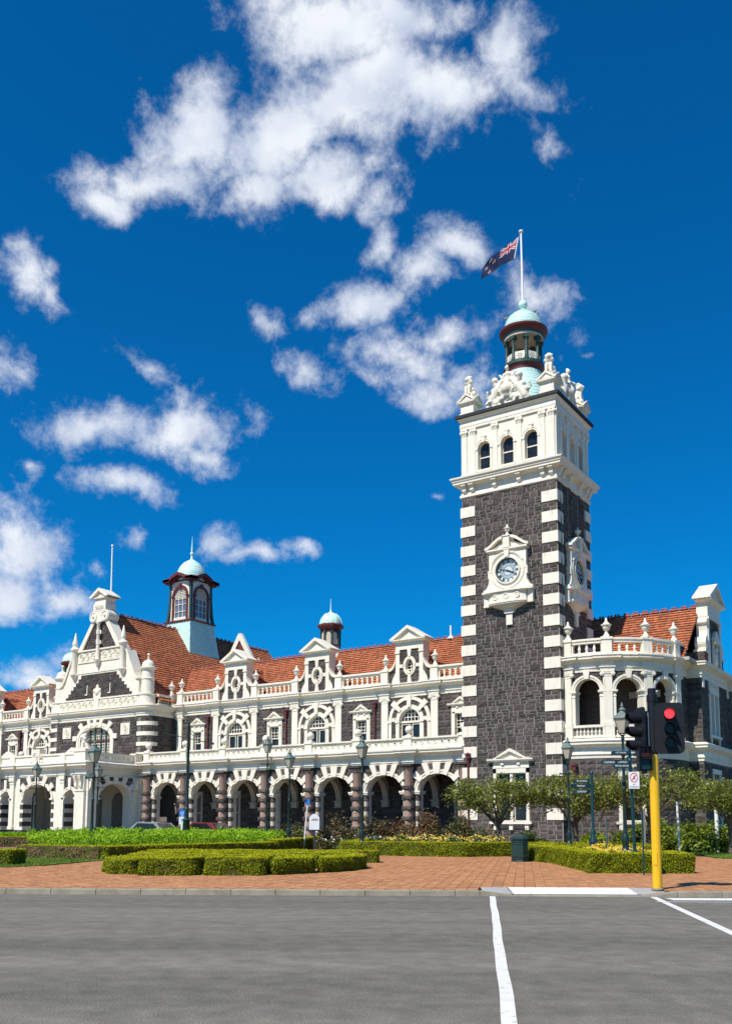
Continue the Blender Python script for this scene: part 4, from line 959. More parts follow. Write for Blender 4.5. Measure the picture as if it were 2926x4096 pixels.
# ================================================================== the long wing
def ressaut(xs, x0, x1, hw, d):
    pts = [(x0, 0)]
    for c in sorted(xs):
        if c - hw < x0 + .02: pts = [(x0, d), (c + hw, d), (c + hw, 0)]; continue
        if c + hw > x1 - .02: pts += [(c - hw, 0), (c - hw, d), (x1, d)]; return pts
        pts += [(c - hw, 0), (c - hw, d), (c + hw, d), (c + hw, 0)]
    return pts + [(x1, 0)]
PCAP = capshape(.56).mesh('capital', 'cream', True)
def mesh_col():
    b = MB(); b.lathe(0, 0, [(.41, 0), (.41, .12), (.35, .2), (.33, .3), (.32, .4), (.315, 2.2), (.295, 4.95), (.33, 5.0), (.33, 5.08), (.37, 5.12)], 20); return b.mesh('column_shaft', 'granite', True)
COLM = mesh_col()
def mesh_aba():
    b = MB(FRONT(0)); b.box(-.42, .42, -.40, .42, 0, .07); b.box(-.48, .48, -.46, .48, .07, .22); return b.mesh('abacus', 'basalt')
ABAM = mesh_aba()
def mesh_ball():
    b = MB(); b.box(-.24, .24, -.24, .24, 0, .06); b.lathe(0, 0, [(.22, .06), (.14, .12), (.10, .18), (.13, .22)], 14); b.ball((0, 0, .46), .27, 16, 12); return b.mesh('ball_finial', 'cream', True)
BALLM = mesh_ball()
mb = MB(); mb.lathe(0, 0, [(.175, -.17), (.205, -.13), (.205, .13), (.175, .17)], 12); BANDM = mb.mesh('dark_band', 'basalt')
def arch_window(T, root, c, mr, zs=9.15, r=.86):
    """round headed window with two rings and keystones; mr collects the cream trim"""
    mr.T = T; z0 = 6.6
    for (a, b, n1) in ((.86, 1.0, .10), (1.0, 1.16, .07), (1.50, 1.60, .13), (1.60, 1.74, .10)):
        mr.ring(c, zs, a, a, b, b, 0, 180, -.02, n1, 24)
        for q in (-1, 1): mr.box(*sorted((c + q * a, c + q * b)), -.02, n1, z0, zs)
    for q in (-1, 1):
        mr.box(*sorted((c + q * .84, c + q * 1.20)), -.02, .15, zs - .12, zs + .02); mr.box(*sorted((c + q * 1.46, c + q * 1.80)), -.02, .17, zs - .12, zs + .02)
        mr.box(*sorted((c + q * 1.20, c + q * 1.46)), -.02, .11, zs - .02, zs + .22)
        a = R(90 - q * 46); d = (math.cos(a), math.sin(a)); e = (-d[1], d[0]); p = lambda t, w: (c + d[0] * t + e[0] * w, zs + d[1] * t + e[1] * w)
        mr.prism([p(1.02, -.13), p(1.95, -.21), p(1.95, .21), p(1.02, .13)], -.02, .17)
    mr.prism([(c - .13, zs + .98), (c + .13, zs + .98), (c + .21, 10.98), (c - .21, 10.98)], -.02, .19)
    mr.strip(arch_outline(c, .86, z0, zs, .86, 24), -.30, 0)
    mb = MB(T); rec = -.24
    mb.ring(c, zs, .78, .78, .86, .86, 0, 180, rec, rec + .06, 20)
    for k in range(1, 6): s = c - .86 + 1.72 * k / 6; h = math.sqrt(max(0, .80 ** 2 - (s - c) ** 2)); mb.box(s - .025, s + .025, rec, rec + .05, zs, zs + h)
    for h in (.27, .54): w = math.sqrt(.80 ** 2 - h * h); mb.box(c - w, c + w, rec, rec + .045, zs + h - .025, zs + h + .025)
    mb.box(c - .86, c + .86, rec, rec + .10, zs - .14, zs); w_ = build(mb, 'arch_window', 'cream', root)
    mb = MB(T); mb.box(c - .86, c + .86, rec, rec + .08, zs - .20, zs - .14); mb.box(c - .86, c - .82, rec, rec + .04, z0, zs - .2); build(mb, 'transom', 'maroon', w_)
    mb = MB(T)
    for a, b in ((c - .82, c - .08), (c + .08, c + .82)): win_grid(mb, a, b, z0 + .05, zs - .2, rec, rec + .05, 1, 2, edge=.07)
    build(mb, 'casement', 'cream', w_); mb = MB(T); mb.box(c - .075, c + .075, rec, rec + .07, z0, zs - .2); build(mb, 'mullion', 'darkgreen', w_)
    mb = MB(T); mb.prism(arch_outline(c, .85, z0, zs, .84, 16), rec - .04, rec - .015); build(mb, 'pane', 'glass', w_)
    return [('r', c - 1.70, c + 1.70, z0, zs - .02), ('e', c, zs, 1.70, 1.70)], arch_outline(c, .86, z0 - .01, zs, .86, 20)
def radial_stones(T, rz, c, zs, r0, r1, a0, a1, n):
    out = []
    for k in range(n):
        a = R(a0 + (a1 - a0) * (k + .5) / n); rr = (r0 + r1) / 2; w = rr * abs(R(a1 - a0)) / n - .02; h = r1 - r0 - .03
        p = T(c + rr * math.cos(a), .0, zs + rr * math.sin(a)); tilt = a - math.pi / 2
        M = Matrix.Translation(Vector(p)) @ Matrix.Rotation(rz, 4, 'Z') @ Matrix.Rotation(-tilt, 4, 'Y') @ Matrix.Diagonal((w, .07, h, 1)); out.append((M, w * h, .6))
    return out
def rect_window(T, root, c, mr, z0=7.35, zt=9.43):
    hw = .47; o = .76; mr.T = T
    for q in (-1, 1): mr.box(*sorted((c + q * hw, c + q * (o - .1))), -.02, .10, z0 - .1, zt + .1); mr.box(*sorted((c + q * (o - .1), c + q * o)), -.02, .06, z0 - .1, zt + .28)
    mr.box(c - o + .1, c + o - .1, -.02, .10, zt, zt + .28); mr.box(c - o, c + o, -.02, .08, zt + .28, zt + .52)
    for q in (-1, 1): mr.box(c + q * .28 - .07, c + q * .28 + .07, .06, .16, zt + .36, zt + .46)
    mr.sweep([(c - 1.0, 0), (c + 1.0, 0)], [(-.05, zt + .52), (.10, zt + .53), (.22, zt + .57), (.26, zt + .61), (.26, zt + .68), (-.05, zt + .70)])
    mr.prism([(c - .66, zt + .68), (c - .54, zt + .68), (c, zt + 1.0), (c + .54, zt + .68), (c + .66, zt + .68), (c, zt + 1.16)], -.02, .25); mr.prism([(c - .6, zt + .68), (c + .6, zt + .68), (c, zt + 1.04)], -.02, .12)
    mr.box(c - o - .08, c + o + .08, -.02, .18, z0 - .22, z0 - .1)
    mr.strip(rect(c - hw, c + hw, z0 - .1, zt), -.28, 0)
    sash(T, root, c - hw, c + hw, z0 - .1, zt, 1, 1, -.2, top_nx=3, top_nz=4, split=.55)
    return [('r', c - o + .05, c + o - .05, z0 - .15, zt + .5)], rect(c - hw, c + hw, z0 - .1, zt)
def gable(root, c, items, roofitems, seed):
    """pedimented attic gable with oval window, over the arch windows"""
    T = FRONT(3.8); z0 = 11.86; mb = MB(T); back = -.75
    for q in (-1, 1):
        a, b = sorted((c + q * .83, c + q * 1.15)); mb.box(a, b, back, .10, z0, 14.08); mb.box(a - .05, b + .05, back, .16, 14.08, 14.18); mb.box(a - .02, b + .02, back, .13, 14.18, 14.34); mb.box(a - .04, b + .04, -.02, .14, z0, z0 + .16)
        # console beside the pilaster foot and swept coping down to the pier
        pts = [(c + q * (1.15 + .34 * (1 - t) ** 1.5 * (1 if t < .9 else .6) + .06 * math.sin(t * 6.28)), z0 + .1 + 1.15 * t) for t in np.linspace(0, 1, 10)]
        mb.prism([(c + q * 1.13, z0), (c + q * 1.50, z0)] + pts + [(c + q * 1.13, z0 + 1.25)], -.30, .06)
        lo = []; hi = []
        for t in np.linspace(0, 1, 12): a_ = t * math.pi / 2; x = 1.15 + .62 * (1 - math.sin(a_)); z = 12.80 + .85 * (1 - math.cos(a_)); lo.append((c + q * x, z)); hi.append((c + q * (x + .09 * math.cos(a_)), z + .13 + .02))
        mb.prism(lo + hi[::-1], -.34, .14)
    mb.box(c - 1.16, c + 1.16, back, .10, 14.34, 14.90); mb.box(c - 2.05, c + 2.05, -.35, -.06, z0 - .1, z0 + .02)
    mb.sweep([(c - 1.16, back), (c - 1.16, .10), (c + 1.16, .10), (c + 1.16, back)], [(-.05, 14.86), (.08, 14.88), (.24, 14.96), (.30, 14.98), (.30, 15.06), (-.05, 15.08)])
    e = 1.48
    mb.prism([(c - e, 15.04), (c + e, 15.04), (c, 15.94)], back - .1, .20)
    mb.prism([(c - e - .02, 15.04), (c - e + .26, 15.04), (c, 15.83), (c + e - .26, 15.04), (c + e + .02, 15.04), (c + e + .02, 15.12), (c, 16.05), (c - e - .02, 15.12)], back - .12, .42)
    # oval window surround
    mb.ring(c, 13.13, .32, .50, .40, .58, 0, 360, -.25, .13, 32); mb.ring(c, 13.13, .40, .58, .53, .71, 0, 360, -.05, .09, 32)
    mb.prism([(c - .10, 13.78), (c + .10, 13.78), (c + .17, 14.36), (c - .17, 14.36)], -.02, .13); mb.prism([(c - .10, 12.50), (c + .10, 12.50), (c + .17, z0), (c - .17, z0)], -.02, .11)
    for q in (-1, 1): mb.box(*sorted((c + q * .48, c + q * .84)), -.02, .09, 13.02, 13.26)
    g = build(mb, 'attic_gable', 'cream', root)
    mb = MB(T); mb.panel(rect(c - .84, c + .84, z0, 14.36), [[(c + .33 * math.cos(t * math.pi / 12), 13.13 + .51 * math.sin(t * math.pi / 12)) for t in range(24)]], -.03)
    for q in (-1, 1): mb.prism([(c + q * 1.12, z0), (c + q * 1.80, z0), (c + q * 1.80, 12.82), (c + q * 1.50, 12.9), (c + q * 1.2, 13.3), (c + q * 1.12, 13.4)], -.30, -.05)
    build(mb, 'gable_backing', 'mortardark', g)
    mb = MB(T); mb.ring(c, 13.13, .27, .45, .33, .51, 0, 360, -.22, -.16, 24); mb.box(c - .02, c + .02, -.22, -.17, 12.66, 13.6)
    for zz in (12.9, 13.13, 13.36): mb.box(c - .29, c + .29, -.22, -.175, zz - .018, zz + .018)
    build(mb, 'oval_sash', 'cream', g); mb = MB(T); mb.prism([(c + .30 * math.cos(t * math.pi / 12), 13.13 + .48 * math.sin(t * math.pi / 12)) for t in range(24)], -.27, -.24); build(mb, 'pane', 'glass', g)
    rg = random.Random(seed)
    items += stones(FRONT(3.83), 0, c - .83, c + .83, z0, 14.34, 'course', [('o', c, 13.13, .46, .64), ('r', c - .13, c + .13, z0, 14.4), ('r', c - .9, c + .9, 13.04, 13.24)], ch=(.2, .27), wd=(.26, .5), depth=.05, rnd=rg)
    for q in (-1, 1): items += stones(FRONT(3.85), 0, *sorted((c + q * 1.18, c + q * 1.78)), z0, 12.85, 'course', (), ch=(.2, .27), wd=(.26, .5), depth=.05, rnd=rg)
    # little tiled roof running back into the main slope
    for q in (-1, 1):
        o = (c + q * 1.34, 4.5 if q > 0 else 8.2, 13.30); al = (0, 1, 0) if q > 0 else (0, -1, 0); uv = (-q * 1.34, 0, 1.15)
        roofitems += tiles(o, al, uv, 3.7, Vector(uv).length, facing=.8 if q > 0 else .1, seed=seed + q)
        bed(root, [[(c + q * 1.40, 4.45, 13.24), (c + q * 1.40, 8.2, 13.24), (c, 8.2, 14.43), (c, 4.45, 14.43)]])
    bed(root, [[(c - 1.36, 4.52, 12.2), (c + 1.36, 4.52, 12.2), (c + 1.36, 4.52, 13.27), (c, 4.52, 14.42), (c - 1.36, 4.52, 13.27)]], 'gable_back', 'cream')
    ridge_row(root, (c, 4.7, 14.50), (c, 7.2, 14.50))
def wing(root, xs, kinds, x0, x1, arcade_x0=None, arcade_x1=None, roof_x0=None, roof_x1=None, seed=40):
    rg = random.Random(seed); items = []; rt_items = []; TA = FRONT(.45); TU = FRONT(3.8); xs = sorted(xs); rg0 = None
    ax0 = arcade_x0 if arcade_x0 is not None else x0; ax1 = arcade_x1 if arcade_x1 is not None else x1
    ZI, RA, RB, ZT = 3.95, 1.5, 1.12, 5.78
    bays = [(xs[i], xs[i + 1], kinds[i]) for i in range(len(xs) - 1)]
    for (a, b, kd) in bays:
        c = (a + b) / 2; al = max(a, ax0); br = min(b, ax1)
        if br - al < 1: continue
        mr = MB(TA); mw = MB(TA); mi = MB(TA); arc = ell(c, ZI, RA, RB, 180, 0, 24); mw.panel([(al, .2), (c - RA, .2)] + arc + [(c + RA, .2), (br, .2), (br, ZT), (al, ZT)], [], 0.0)
        mi.strip([(c - RA, .2)] + arc + [(c + RA, .2)], -.70, .0, False)
        items += stones(TA, 0, al, br, ZI + .1, ZT, 'course', [('e', c, ZI, RA + .22, RB + .22), ('r', c - RA, c + RA, 0, ZI)], ch=(.24, .32), wd=(.25, .5), depth=.05, rnd=rg)
        mr.ring(c, ZI, RA, RB, RA + .16, RB + .16, 0, 180, -.02, .08, 28); mr.ring(c, ZI, RA + .16, RB + .16, RA + .27, RB + .27, 0, 180, -.02, .12, 28)
        for ang, w0, w1 in ((90, .20, .29), (66, .15, .22), (114, .15, .22), (38, .15, .22), (142, .15, .22)):
            t = R(ang); p = (c + RA * math.cos(t), ZI + RB * math.sin(t)); d = Vector((math.cos(t), math.sin(t) * 1.15)).normalized(); e = Vector((-d.y, d.x)); l_ = (ZT - p[1]) / d.y if ang in (90, 66, 114) else .72
            q = [Vector(p) + e * w0, Vector(p) - e * w0]; top = Vector(p) + d * l_; qs = [(v.x, v.y) for v in q]
            if ang in (90, 66, 114): tp = [(top.x - w1 * 1.05, ZT), (top.x + w1 * 1.05, ZT)]
            else: tp = [tuple(top - e * w1), tuple(top + e * w1)]
            if ang in (90, 66, 114): mr.prism([qs[0], qs[1], tp[1], tp[0]], -.02, .17)
            else: mr.prism([qs[0], qs[1], tp[0], tp[1]], -.02, .17)
        wl_ = build(mw, 'arcade_wall', 'mortar', root); build(mi, 'arch_soffit', 'cream', wl_); build(mr, 'arch_trim', 'cream', wl_)
        # banded jamb shafts and imposts
        for q in (-1, 1):
            x = c + q * (RA + .10)
            if not (ax0 + .1 < x < ax1 - .1): continue
            mb = MB(); mb.lathe(x, .60, [(.20, .3), (.20, .62), (.165, .66), (.165, 3.72), (.19, 3.78)], 14); s_ = build(mb, 'jamb_shaft', 'cream', root, True)
            for k in range(5): zc = 4.17 - .68 * (k + 1); inst(BANDM, 'dark_band', s_, (x, .60, zc))
            mb = MB(FRONT(.60)); mb.box(x - .30, x + .30, -.5, .28, 3.76, 3.86); mb.box(x - .34, x + .34, -.5, .32, 3.86, 3.97); build(mb, 'impost', 'cream', s_)
    for x in xs:
        if not (ax0 - .3 < x < ax1 + .3): continue
        inst(COLM, 'column', root, (x, .22, GF)); inst(ABAM, 'abacus', root, (x, .22, 5.53))
        for k in range(5):
            zc = 4.17 - .68 * k
            if zc < .5: break
            inst(ROCKM, 'column_block', root, (x, .22, zc), rg.choice((0, math.pi)), (.72 * rg.uniform(.97, 1.03), .70, .31))
        # transverse rib behind the column
        mb = MB(EAST(x - .22)); mb.ring(2.45, 3.45, 1.32, 1.60, 1.75, 2.05, 0, 180, 0, .44, 18); mb.box(.95, 1.14, -.1, .54, GF, 3.45); mb.box(3.70, 3.98, -.06, .50, 3.0, 3.45); mb.box(3.62, 3.98, -.12, .56, 3.38, 3.48); build(mb, 'vault_rib', 'plaster', root)
    # entablature over the arcade with breaks over the columns
    mb = MB(FRONT(.40)); mb.sweep(ressaut([x for x in xs if ax0 - .45 < x < ax1 + .45], ax0, ax1, .40, .24), [(-.4, 5.76), (.03, 5.76), (.04, 5.86), (.09, 5.88), (.09, 5.93), (.03, 5.95), (.03, 6.23), (.08, 6.26), (.26, 6.38), (.40, 6.45), (.44, 6.47), (.44, 6.56), (.50, 6.62), (.52, 6.70), (.30, 6.76), (-.4, 6.80)]); build(mb, 'arcade_entablature', 'cream', root)
    mb = MB(); mb.box(ax0, ax1, .5, 3.9, 5.55, 5.70); build(mb, 'arcade_ceiling', 'plaster', root)
    mb = MB(); mb.box(ax0, ax1, .3, 3.82, 6.45, 6.60); build(mb, 'balcony_floor', 'greystone', root)
    for i, x in enumerate(xs):
        if not (ax0 - .1 < x < ax1 + .1): continue
        mb = MB(FRONT(.30)); mb.box(x - .30, x + .30, -.22, .28, 6.76, 7.46); mb.box(x - .35, x + .35, -.28, .34, 7.46, 7.60); mb.box(x - .34, x + .34, -.26, .33, 6.76, 6.86); build(mb, 'parapet_pier', 'cream', root); inst(BALLM, 'ball_finial', root, (x, .28, 7.60))
    for (a, b, kd) in bays:
        al = max(a + .30, ax0); br = min(b - .30, ax1)
        if br - al < .8: continue
        mb = MB(FRONT(.30)); n = max(3, int((br - al - .5) / .435)); hs = []
        for k in range(n): hc = al + (br - al) * (k + .5) / n; hs.append([(hc + .085 * math.cos(t * math.pi / 6), 7.17 + .085 * math.sin(t * math.pi / 6)) for t in range(12)])
        mb.panel(rect(al, br, 6.76, 7.36), hs, .14, .12)
        for k in range(n): hc = al + (br - al) * (k + .5) / n; mb.ring(hc, 7.17, .10, .10, .14, .14, 0, 360, .13, .17, 12)
        mb.box(al, br, -.06, .22, 7.34, 7.40); mb.box(al, br, -.10, .27, 7.40, 7.50); mb.box(al, br, -.04, .20, 6.78, 6.90); build(mb, 'parapet_panel', 'cream', root)
    # back wall of the arcade, with tall windows
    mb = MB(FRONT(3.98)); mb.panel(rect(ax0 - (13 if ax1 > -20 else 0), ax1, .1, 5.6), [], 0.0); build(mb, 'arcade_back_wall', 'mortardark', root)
    bk = stones(FRONT(3.98), 0, ax0, ax1, .4, 5.5, 'course', [('r', (a + b) / 2 - .62, (a + b) / 2 + .62, .4, 4.35) for a, b, k in bays], ch=(.28, .34), wd=(.4, .8), depth=.05, rnd=rg)
    items += [(M, ar * .15, f) for M, ar, f in bk]
    for (a, b, kd) in bays:
        c = (a + b) / 2
        if not (ax0 + .7 < c < ax1 - .7): continue
        mb = MB(FRONT(3.98))
        for q in (-1, 1): mb.box(*sorted((c + q * .48, c + q * .64)), -.02, .14, .5, 4.3)
        mb.box(c - .66, c + .66, -.02, .15, 4.2, 4.42); mb.box(c - .7, c + .7, -.02, .2, .95, 1.08); build(mb, 'window_surround', 'plaster', root)
        sash(FRONT(4.05), root, c - .48, c + .48, 1.08, 4.2, 1, 1, .03, top_nx=1, top_nz=1)
    # upper storey
    hp = []; hs = []
    for (a, b, kd) in bays:
        c = (a + b) / 2; mtr = MB(TU)
        if kd == 'g': h, o = arch_window(TU, root, c, mtr); items += radial_stones(TU, 0, c, 9.15, 1.18, 1.49, 14, 82, 4) + radial_stones(TU, 0, c, 9.15, 1.18, 1.49, 98, 166, 4)
        else: h, o = rect_window(TU, root, c, mtr)
        if kd == 'g':
            for q in (-1, 1): items += stones(TU, 0, *sorted((c + q * 1.18, c + q * 1.49)), 6.6, 9.05, 'course', (), ch=(.28, .36), wd=(.5, .6), depth=.05, rnd=rg)
        hs += h; hp.append(o); build(mtr, 'window_trim', 'cream', root)
    pw = [('r', x - .26, x + .26, 6, 11.2) for x in xs]
    mb = MB(TU); mb.panel(rect(x0, x1, 6.4, 11.05), hp, 0.0); build(mb, 'upper_wall', 'mortar', root)
    items += stones(TU, 0, x0, x1, 6.6, 11.0, 'course', hs + pw, ch=(.21, .29), wd=(.34, .78), depth=.05, rnd=rg)
    for x in xs:
        if not (x0 - .05 < x < x1 + .05): continue
        mb = MB(TU); mb.box(x - .28, x + .28, -.02, .14, 6.95, 10.56); mb.box(x - .33, x + .33, -.02, .20, 6.6, 6.85); mb.box(x - .31, x + .31, -.02, .18, 6.85, 6.97); mb.box(x - .30, x + .30, -.02, .165, 10.50, 10.56); p_ = build(mb, 'pilaster', 'cream', root); inst(PCAP, 'capital', p_, (x, 3.8, 10.56))
    mb = MB(TU); mb.sweep(ressaut([x for x in xs if x0 < x < x1], x0, x1, .34, .16), [(-.3, 10.86), (.06, 10.88), (.07, 11.08), (.13, 11.10), (.13, 11.16), (.05, 11.18), (.05, 11.42), (.10, 11.46), (.26, 11.56), (.38, 11.60), (.42, 11.62), (.42, 11.72), (.48, 11.78), (.48, 11.84), (.2, 11.90), (-.3, 11.92)]); build(mb, 'main_entablature', 'cream', root)
    for x in xs:
        if not (x0 - .05 < x < x1 + .05): continue
        mb = MB(TU); mb.box(x - .29, x + .29, -.36, .22, 11.88, 12.82); mb.box(x - .34, x + .34, -.41, .27, 12.80, 12.94); mb.box(x - .32, x + .32, -.4, .26, 11.88, 12.0); build(mb, 'balustrade_pier', 'cream', root); inst(URN, 'urn', root, (x, 3.84, 12.94), 0, (.84, .84, .98))
    for i, (a, b, kd) in enumerate(bays):
        c = (a + b) / 2
        if kd == 'g': gable(root, c, items, rt_items, seed + i); continue
        al = max(a + .29, x0); br = min(b - .29, x1)
        if br - al < .4: continue
        mb = MB(TU); mb.box(al, br, -.20, .10, 11.88, 12.06); mb.box(al, br, -.20, .10, 12.70, 12.78); mb.box(al, br, -.26, .16, 12.78, 12.91)
        n = max(2, int(round((br - al) / .46)))
        build(mb, 'balustrade_rail', 'cream', root)
        for k in range(n + 1):
            x = al + (br - al) * k / n
            if k in (0, n): mb = MB(TU); mb.box(*( (x, x + .1) if k == 0 else (x - .1, x)), -.14, .04, 12.06, 12.70); build(mb, 'half_baluster', 'cream', root)
            else: inst(BALUSTER, 'baluster', root, (x, 3.85, 12.07))
        mb = MB(TU)
        for k in range(n):                                 # little arches between balusters
            xa = al + (br - al) * k / n + .10; xb = al + (br - al) * (k + 1) / n - .10; hw = (xb - xa) / 2; m = (xa + xb) / 2
            pts = [(xa - .10, 12.72), (xa - .10, 12.52), (xa, 12.52)] + ell(m, 12.52, hw, hw * .95, 180, 0, 8) + [(xb, 12.52), (xb + .10, 12.52), (xb + .10, 12.72)]
            mb.panel(pts, [], .03, .14)
        build(mb, 'baluster_arches', 'cream', root)
    # downpipes
    for i, x in enumerate(xs):
        if i % 2 == (1 if kinds[0] == 'w' else 0) and x - 1 > x0: downpipe(root, x - .85 if kinds[min(i, len(kinds) - 1)] == 'g' else x + .85, 3.66, 7.0, 10.3)
    place_many(ROUGH, items, root, 'stone', 'basalt', 300, 'stones')
    # main roof
    rx0 = roof_x0 if roof_x0 is not None else x0; rx1 = roof_x1 if roof_x1 is not None else x1
    uv = Vector((0, 4.2, 3.85))
    rt_items += tiles((rx0, 4.35, 11.95), (1, 0, 0), uv, rx1 - rx0, uv.length, facing=1.0, seed=seed)
    bed(root, [[(rx0, 4.30, 11.90), (rx1, 4.30, 11.90), (rx1, 8.55, 15.78), (rx0, 8.55, 15.78)], [(rx1, 8.55, 15.78), (rx1, 12.8, 11.9), (rx0, 12.8, 11.9), (rx0, 8.55, 15.78)]])
    mb = MB(); mb.box(rx0, rx1, 3.7, 4.6, 11.8, 11.9); build(mb, 'gutter', 'greystone', root)
    place_many(TILE, rt_items, root, 'roof_tile', 'tile', 300, 'roof_tiles'); ridge_row(root, (rx0, 8.55, 15.86), (rx1, 8.55, 15.86))
COLX = [-6.70 - 4.15 * i for i in range(8)]
wing_r = thing('station_wing', 'long two storey station range with arcade between the entrance gable and clock tower', 'building', (-21, 4, GF))
wing(wing_r, COLX, ['w', 'g', 'w', 'g', 'w', 'g', 'w'], -36.5, -6.56, -36.2, -6.56, -44, 0.5, 40)
LCOL = [-48.30 - 4.15 * i for i in range(6)]
wing_l = thing('station_wing', 'station range continuing at the far left beyond the entrance gable', 'building', (-58, 4, GF))
wing(wing_l, LCOL, ['w', 'g', 'w', 'g', 'w'], -69.0, -49.7, -69, -49.7, -70, -42, 60)
# roof vents and cupolas
mb = MB(); mb.tube((-12.15, 8.5, 15.8), (-12.15, 8.5, 16.85), .07, .07, 8); mb.lathe(-12.15, 8.5, [(.3, 15.82), (.1, 16.05)], 10); build(mb, 'vent_pipe', 'white', wing_r, True)
def cupola(root, x, y):
    mb = MB(); mb.lathe(x, y, [(1.25, 15.35), (1.0, 15.7), (.84, 16.1), (.80, 16.35)], 8); b = build(mb, 'cupola', 'copper', root)
    mb = MB(); mb.lathe(x, y, [(.86, 16.33), (.86, 16.48), (.80, 16.5)], 8); mb.lathe(x, y, [(.84, 17.78), (.98, 17.92), (1.12, 18.02), (1.14, 18.16), (.9, 18.3)], 8); build(mb, 'eave', 'maroon', b)
    mb = MB()
    for k in range(8):
        a = R(45 * k); T = ROT(x + .78 * math.sin(a), y - .78 * math.cos(a), a); m2 = MB(T); m2.box(-.08, .08, -.08, .08, 16.48, 17.82); m2.box(-.11, .11, -.1, .11, 17.5, 17.6); mb.add(m2.v, m2.f)
    build(mb, 'cupola_post', 'darkgreen', b)
    for k in range(8):
        a = R(45 * k + 22.5); T = ROT(x + .70 * math.sin(a), y - .70 * math.cos(a), a); mb = MB(T); mb.prism(arch_outline(0, .20, 16.5, 17.35, .2, 10), -.03, .0)
        for zz in np.arange(16.56, 17.5, .09): mb.box(-.17, .17, -.02, .03, zz, zz + .045)
        build(mb, 'louvre', 'cream', b); mb = MB(T); mb.ring(0, 17.35, .2, .2, .28, .28, 0, 180, -.04, .05, 12); mb.box(-.28, .28, -.05, -.03, 16.48, 17.85); build(mb, 'louvre_arch', 'maroon', b)
    mb = MB(); mb.lathe(x, y, [(.93, 18.24), (.92, 18.45), (.84, 18.72), (.66, 18.98), (.38, 19.18), (.14, 19.30), (.08, 19.42), (.05, 19.6), (.02, 20.45)], 16)
    for k in range(8):
        a = R(45 * k + 22.5); pr = [(.94, 18.24), (.93, 18.45), (.85, 18.73), (.67, 19.0), (.38, 19.2)]; mb.path([(x + r * math.cos(a), y + r * math.sin(a), z) for r, z in pr], .03, 5)
    build(mb, 'cupola_dome', 'copper', b, True)
cupola(wing_r, -23.5, 8.55); cupola(wing_l, -56.3, 8.55)

# ================================================================== entrance pavilion with the big gable
PC = -43.1
pav = thing('entrance_pavilion', 'gabled entrance pavilion with round corner turrets, steep tiled roof and lantern', 'building', (PC, 5, GF))
TP = FRONT(.95); rgP = random.Random(77); items = []
XL, XR = PC - 6.55, PC + 6.55; cr = .75
ccx = (PC - 5.80, PC + 5.80)
hole = arch_outline(PC, 1.95, 6.4, 9.0, 1.08, 24)
mb = MB(TP); mb.panel(rect(PC - 5.8, PC + 5.8, 6.4, 10.9), [hole], 0.0)
mb.T = EAST(XR); mb.panel(rect(1.7, 3.9, 6.4, 10.9), [], 0.0); mb.T = WEST(XL); mb.panel(rect(-3.9, -1.7, 6.4, 10.9), [], 0.0); mb.T = None
for c in ccx: mb.lathe(c, .95 + cr, [(cr - .0, 6.4), (cr - .0, 10.9)], 28, cap=False)
build(mb, 'wall_backing', 'mortardark', pav)
items += stones(TP, 0, PC - 5.2, PC + 5.2, 6.6, 10.76, 'course', [('r', PC - 2.3, PC + 2.3, 6, 9.0), ('e', PC, 9.0, 2.35, 1.5), ('r', PC + 3.2, PC + 4.35, 9.25, 10.25), ('r', PC - 4.35, PC - 3.2, 9.25, 10.25)], ch=(.20, .27), wd=(.30, .65), depth=.05, rnd=rgP)
items += stones(EAST(XR), R(90), 1.7, 3.9, 6.6, 10.76, 'course', (), ch=(.2, .27), wd=(.3, .65), depth=.05, rnd=rgP)
for sgn, c in ((-1, ccx[0]), (1, ccx[1])):
    Tc = CURVE(c, .95 + cr, cr); a0, a1 = (0, 90) if sgn > 0 else (-90, 0)
    zz = 6.6
    bands = [(10.31, 9.94), (9.45, 9.08), (8.57, 8.22), (7.70, 7.35)]
    for (zt, zb), (nt, nb) in zip([(11.1, 10.76)] + bands, bands + [(6.6, 6.3)]):
        lo, hi = nt if nt < zb else zb, zb
        nrow = 2; hh = (zb - nt) / nrow if zb > nt else 0
        if hh <= .05: continue
        for r_ in range(nrow):
            n = 4
            for k in range(-1, n + 1):
                s_ = a0 + (a1 - a0) * (k + .5 + .25 * (r_ % 2)) / n; p = Tc(s_, 0, nt + hh * (r_ + .5)); w = R(90 / n) * cr - .015
                items.append((TRS(p, R(s_), (w, .05, hh - .015)), w * hh, max(0., Vector((math.sin(R(s_)), -math.cos(R(s_)), 0)).dot((CAM - Vector(p)).normalized()))))
    for zt, zb in bands:
        mb = MB(); mb.lathe(c, .95 + cr, [(cr, zb + .01), (cr + .07, zb + .02), (cr + .07, zt - .02), (cr, zt - .01)], 28, cap=False)
        m2 = MB(TP); q = -sgn; m2.box(*sorted((c, c + q * .62)), -.02, .075, zb + .02, zt - .02); mb.add(m2.v, m2.f)
        build(mb, 'quoin_band', 'cream', pav)
